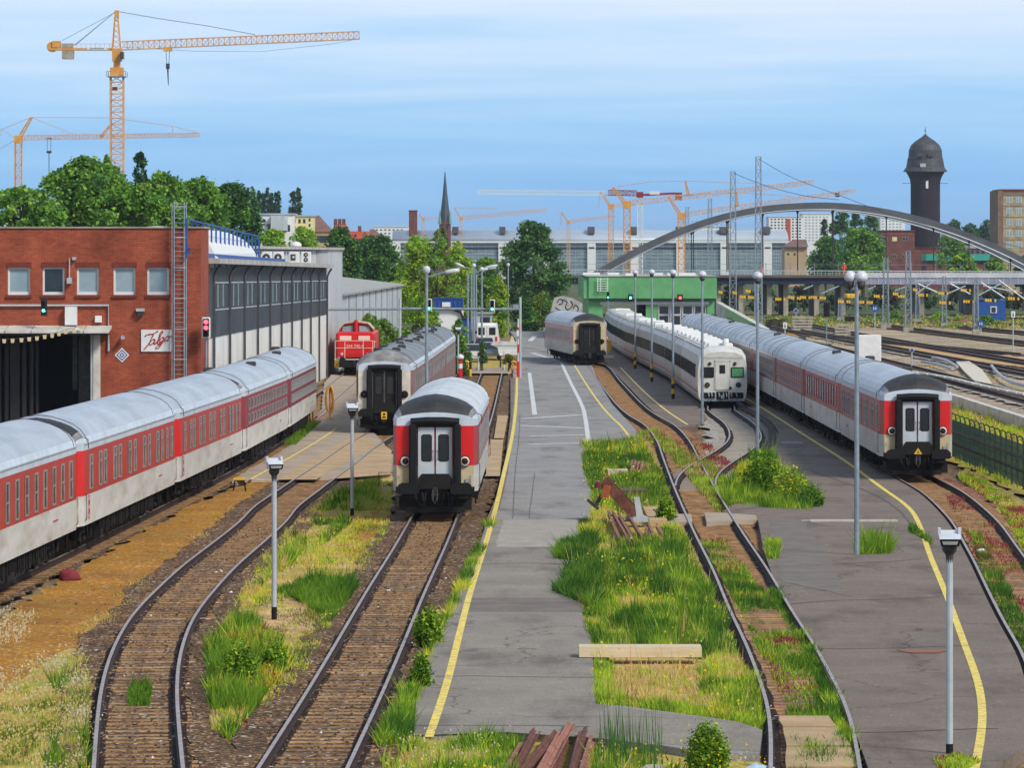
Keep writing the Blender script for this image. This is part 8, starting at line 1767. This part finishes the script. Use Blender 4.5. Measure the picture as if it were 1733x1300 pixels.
grass('tall_weeds','bright bushy weeds right of the track junction',[(1240,800),(1290,770),(1340,808),(1392,842),(1370,862),(1290,858),(1225,850)],18000,(.35,.95),('grass_deep','grass_green','grass_lime','flower_yellow'),(.25,.42,.28,.05),thr=.3,seed=21,lean=.4)
grass('grass_patch','yellow green grass strip between right hand track and green fence',[(1622,802),(1640,795),(1733,852),(1800,895),(1800,985),(1733,925),(1690,850)],13000,(.08,.3),('grass_lime','grass_green','grass_yellow','weed_maroon'),(.4,.3,.2,.1),thr=.3,seed=22)
grass('red_weeds','maroon weeds between the rails of the right hand track',[(1600,832),(1640,826),(1700,900),(1740,960),(1760,1040),(1710,1020),(1650,930)],5000,(.05,.22),('weed_maroon','weed_red','grass_green'),(.5,.25,.25),thr=.5,seed=23,cat='weeds',sc=.5)
grass('grass_patch','green grass beside the left rail of the right hand track',[(1640,890),(1662,900),(1720,1010),(1760,1100),(1760,1180),(1722,1090),(1664,970)],7000,(.1,.35),('grass_deep','grass_green','grass_lime'),(.35,.4,.25),thr=.36,seed=24)
grass('grass_patch','yellow green weeds between fence and low white wall',None,24000,(.1,.45),('grass_lime','grass_yellow','grass_green','weed_maroon','grass_straw'),(.3,.2,.2,.1,.2),thr=.34,seed=25,world=[(18.8,150),(25.9,170),(25.7,300),(19.6,300)])
grass('grass_tuft','green tuft between the rails of the curved track at the bottom',[(218,1182),(252,1182),(254,1150),(222,1150)],700,(.2,.42),('grass_green','grass_deep'),(.6,.4),thr=.1,seed=26)
grass('grass_tuft','tall tuft at the foot of the nearest tall lamp',[(1454,938),(1506,936),(1500,915),(1454,912)],1600,(.4,.95),('grass_green','grass_lime','grass_deep'),(.4,.3,.3),thr=.2,seed=27)
grass('grass_tuft','small tuft growing through the yellow line',[(1538,900),(1562,912),(1580,924),(1560,900),(1540,886)],350,(.15,.35),('grass_green','grass_deep'),(.5,.5),z=-.02,thr=.0,seed=28)
grass('grass_tuft','tuft at the foot of the lower right floodlight post',[(1580,1285),(1620,1276),(1660,1290),(1640,1300),(1590,1300)],900,(.06,.2),('grass_green','weed_maroon','grass_lime'),(.5,.2,.3),z=-.02,thr=.2,seed=29)
grass('grass_tuft','small shrubby tuft at the platform edge beside the weedy track',[(1298,945),(1318,945),(1318,920),(1298,920)],500,(.2,.5),('grass_green','grass_lime'),(.6,.4),thr=.1,seed=30,z=-.02)
grass('grass_tuft','grass beside the wheels of the far left coaches',[(480,752),(500,752),(545,712),(530,706)],1500,(.1,.35),('grass_green','grass_deep'),(.6,.4),thr=.3,seed=31,z=-.03)
grass('grass_patch','green strip on the far side of the yard tracks',None,9000,(.15,.5),('grass_green','grass_olive','grass_straw'),(.3,.3,.4),thr=.5,seed=33,world=[(24,560),(60,540),(80,600),(80,650),(28,650)],w=.12)
grass('grass_patch','sparse green and straw weeds across the yard ground',None,9000,(.06,.22),('grass_straw','grass_olive','grass_green'),(.5,.3,.2),thr=.6,seed=34,world=[(27,180),(44,200),(66,420),(60,560),(26,560)],w=.06,sc=.15,z=-.28)
grass('grass_patch','sparse weeds on the ballast beside the left train',[(120,1100),(330,940),(460,835),(470,812),(440,812),(330,880),(200,990),(60,1110)],2500,(.04,.16),('grass_straw','grass_green','grass_yellow'),(.4,.3,.3),thr=.62,seed=35)
def bush(label,x,yb,yt,wpx,mats=('grass_green','grass_deep','grass_lime'),n=2600,size=.16,name='weed_bush',shape=''):
    """sprawling herb: many stems fanning out from the ground, each with leaves along it"""
    a=G(x,yb); s=F/a.y; R0=wpx/s/2; h=(yb-yt)/s+.15; t=thing(name,label,'bush',(a.x,a.y,-.2))
    ns=max(60,n//16); an=rg.uniform(0,2*np.pi,ns); rr=np.sqrt(rg.uniform(0,1,ns)); bx_=np.stack([np.cos(an)*rr*R0*.45,np.sin(an)*rr*R0*.45,np.zeros(ns)],1)
    tip=np.stack([np.cos(an)*rr*R0,np.sin(an)*rr*R0,h*(1.08-.55*rr**2)*rg.uniform(.6,1.1,ns)],1)
    wd=np.stack([-np.sin(an),np.cos(an),0*an],1)*.012; St=np.stack([bx_-wd,bx_+wd,tip],1).reshape(-1,3)
    n=int(n*2); k=rg.integers(0,ns,n); u=rg.uniform(.2,1.05,n)[:,None]; p=bx_[k]*(1-u)+tip[k]*u+rg.normal(0,.05,(n,3)); p[:,2]=np.maximum(p[:,2],.03)
    tone=rg.choice(len(mats),ns,p=np.array((.45,.25,.3)[:len(mats)])/sum((.45,.25,.3)[:len(mats)])); mi=np.where(rg.uniform(size=n)<.75,tone[k],rg.integers(0,len(mats),n))
    for nm,me in (('foliage',np_mesh('foliage',leaves(p,size*.55,1.2),None,4,mi,[M[m] for m in mats])),('stem',np_mesh('stem',St,None,3,np.zeros(ns),[M[mats[0]]]))):
        o=bpy.data.objects.new(nm,me); COL.objects.link(o); o.parent=t
    return t
bush('bright green leafy bush at the bottom right of the rail heap',1198,1300,1226,66,n=6500,size=.085)
bush('round green bush in the weeds left of the junction crossing',1126,880,838,28,n=1500)
grass('tall_weeds','sprawling dark weeds spilling over the road edge',[(940,945),(1000,950),(1010,912),(955,915)],2600,(.25,.6),('grass_deep','leaf_dark','grass_green'),(.5,.2,.3),z=-.05,thr=.05,seed=40,lean=.9)
grass('tall_weeds','sprawling dark weeds reaching over the road above the beam',[(935,1000),(1010,1030),(1020,950),(965,965)],3600,(.25,.7),('grass_deep','leaf_dark','grass_green'),(.5,.2,.3),z=-.05,thr=.1,seed=41,lean=.9)
bush('green bush in the strip beside the yellow line',725,1085,1030,46,n=2400,size=.13)
bush('upright green bush further down the strip beside the yellow line',712,1160,1110,32,n=1500,size=.12)
bush('small green bush at the tip of the grass island',464,1125,1086,36,n=1500,size=.12)
bush('green bush on the left part of the island tip',402,1150,1094,56,n=2400,size=.12)
bush('rounded yellow green bush right of the junction lamp post',1340,848,796,80,('grass_green','grass_lime','grass_yellow'),3200,.13)
bush('green bush at the foot of the lamp post by the junction',1290,838,772,76,n=3400,size=.17)
bush('dark bush at the right end of the junction weeds',1372,856,826,44,('grass_green','grass_deep','leaf_dark'),1500,.16)

# flower heads and seed heads scattered over the weeds
grass('flower_heads','scattered yellow flower heads over the centre weeds',mid_px,420,(.3,.75),('flower_yellow','seed_white'),(.75,.25),w=.035,thr=.45,seed=50,blobs=True,cat='flowers')
grass('flower_heads','pale and yellow flower heads in the weeds at the bottom edge',[(560,1400),(640,1262),(700,1245),(860,1240),(1010,1256),(1130,1264),(1290,1280),(1300,1400)],420,(.3,.7),('flower_yellow','seed_white'),(.4,.6),w=.03,thr=.4,seed=51,blobs=True,cat='flowers',holes=([(868,1345),(876,1250),(905,1215),(1010,1215),(1000,1345)],))
grass('flower_heads','yellow flower heads on the left grass island',[(548,835),(640,820),(600,980),(520,1125),(388,1240),(352,1100),(432,950)],260,(.2,.5),('flower_yellow','seed_white','weed_red'),(.5,.2,.3),w=.03,thr=.45,seed=52,blobs=True,cat='flowers')
grass('dry_stalks','tall brown dry stalks standing over the centre weeds',mid_px,700,(.5,1.0),('grass_straw','weed_red','grass_olive'),(.5,.2,.3),w=.018,thr=.42,seed=53,lean=.25,cat='weeds')

# loose stones lying on sleepers and shoulders of the two near tracks
def stones(path,n,label):
    p=[q for q in resample(path,1.) if 60<q.y<150]; nn=normals(p); k=rg.integers(0,len(p),n); off=rg.normal(0,.95,n); off=np.where(np.abs(np.abs(off)-.7535)<.06,off+.16,off)
    B=np.array([[p[i].x+nn[i].x*o+rg.uniform(-.5,.5)*nn[i].y*-1,p[i].y+nn[i].y*o+rg.uniform(-.5,.5)*nn[i].x,-.15] for i,o in zip(k,off)])
    s_=rg.uniform(.012,.034,(n,1)); f=lambda: rg.normal(size=(n,3))*.25
    a=[B+(np.array(v)+f())*s_ for v in ((-1,-1,0),(1,-1,0),(1,1,0),(-1,1,0),(0,0,1.1))]
    V=np.stack([a[0],a[1],a[4],a[1],a[2],a[4],a[2],a[3],a[4],a[3],a[0],a[4]],1).reshape(-1,3); mi=np.repeat(rg.choice(4,n,p=(.4,.22,.37,.01)),4)
    o=bpy.data.objects.new('loose_stones',np_mesh('loose_stones',V,None,3,mi,[M['stone_a'],M['stone_b'],M['stone_c'],M['white_dirty']])); COL.objects.link(o); tag(o,label,'stones',None,'stuff')
mm('stone_a',L(112,84,60),L(90,66,46),2,.9); mm('stone_b',L(76,56,42),L(58,42,32),2,.9); mm('stone_c',L(146,116,86),L(126,98,70),2,.9)
stones(tA,3600,'loose brown ballast stones scattered over the curved track'); stones(tB,3200,'loose brown ballast stones scattered over the straight track')

# ---- the air between here and the far side of the town ------------------------------------
hm=bpy.data.materials.new('haze'); hm.use_nodes=True; nt=hm.node_tree; nt.nodes.clear()
ho=nt.nodes.new('ShaderNodeOutputMaterial'); hv=nt.nodes.new('ShaderNodeVolumePrincipled'); hv.inputs['Color'].default_value=(.82,.9,1,1); hv.inputs['Density'].default_value=.000065; hv.inputs['Anisotropy'].default_value=.2
nt.links.new(hv.outputs[0],ho.inputs['Volume'])
mb=MB(); mb.bx(-2600,2600,-120,9100,-1.4,62); hz=mb.build('haze',hm,origin=False); tag(hz,'thin pale haze hanging over the whole railway yard','haze',None,'stuff')
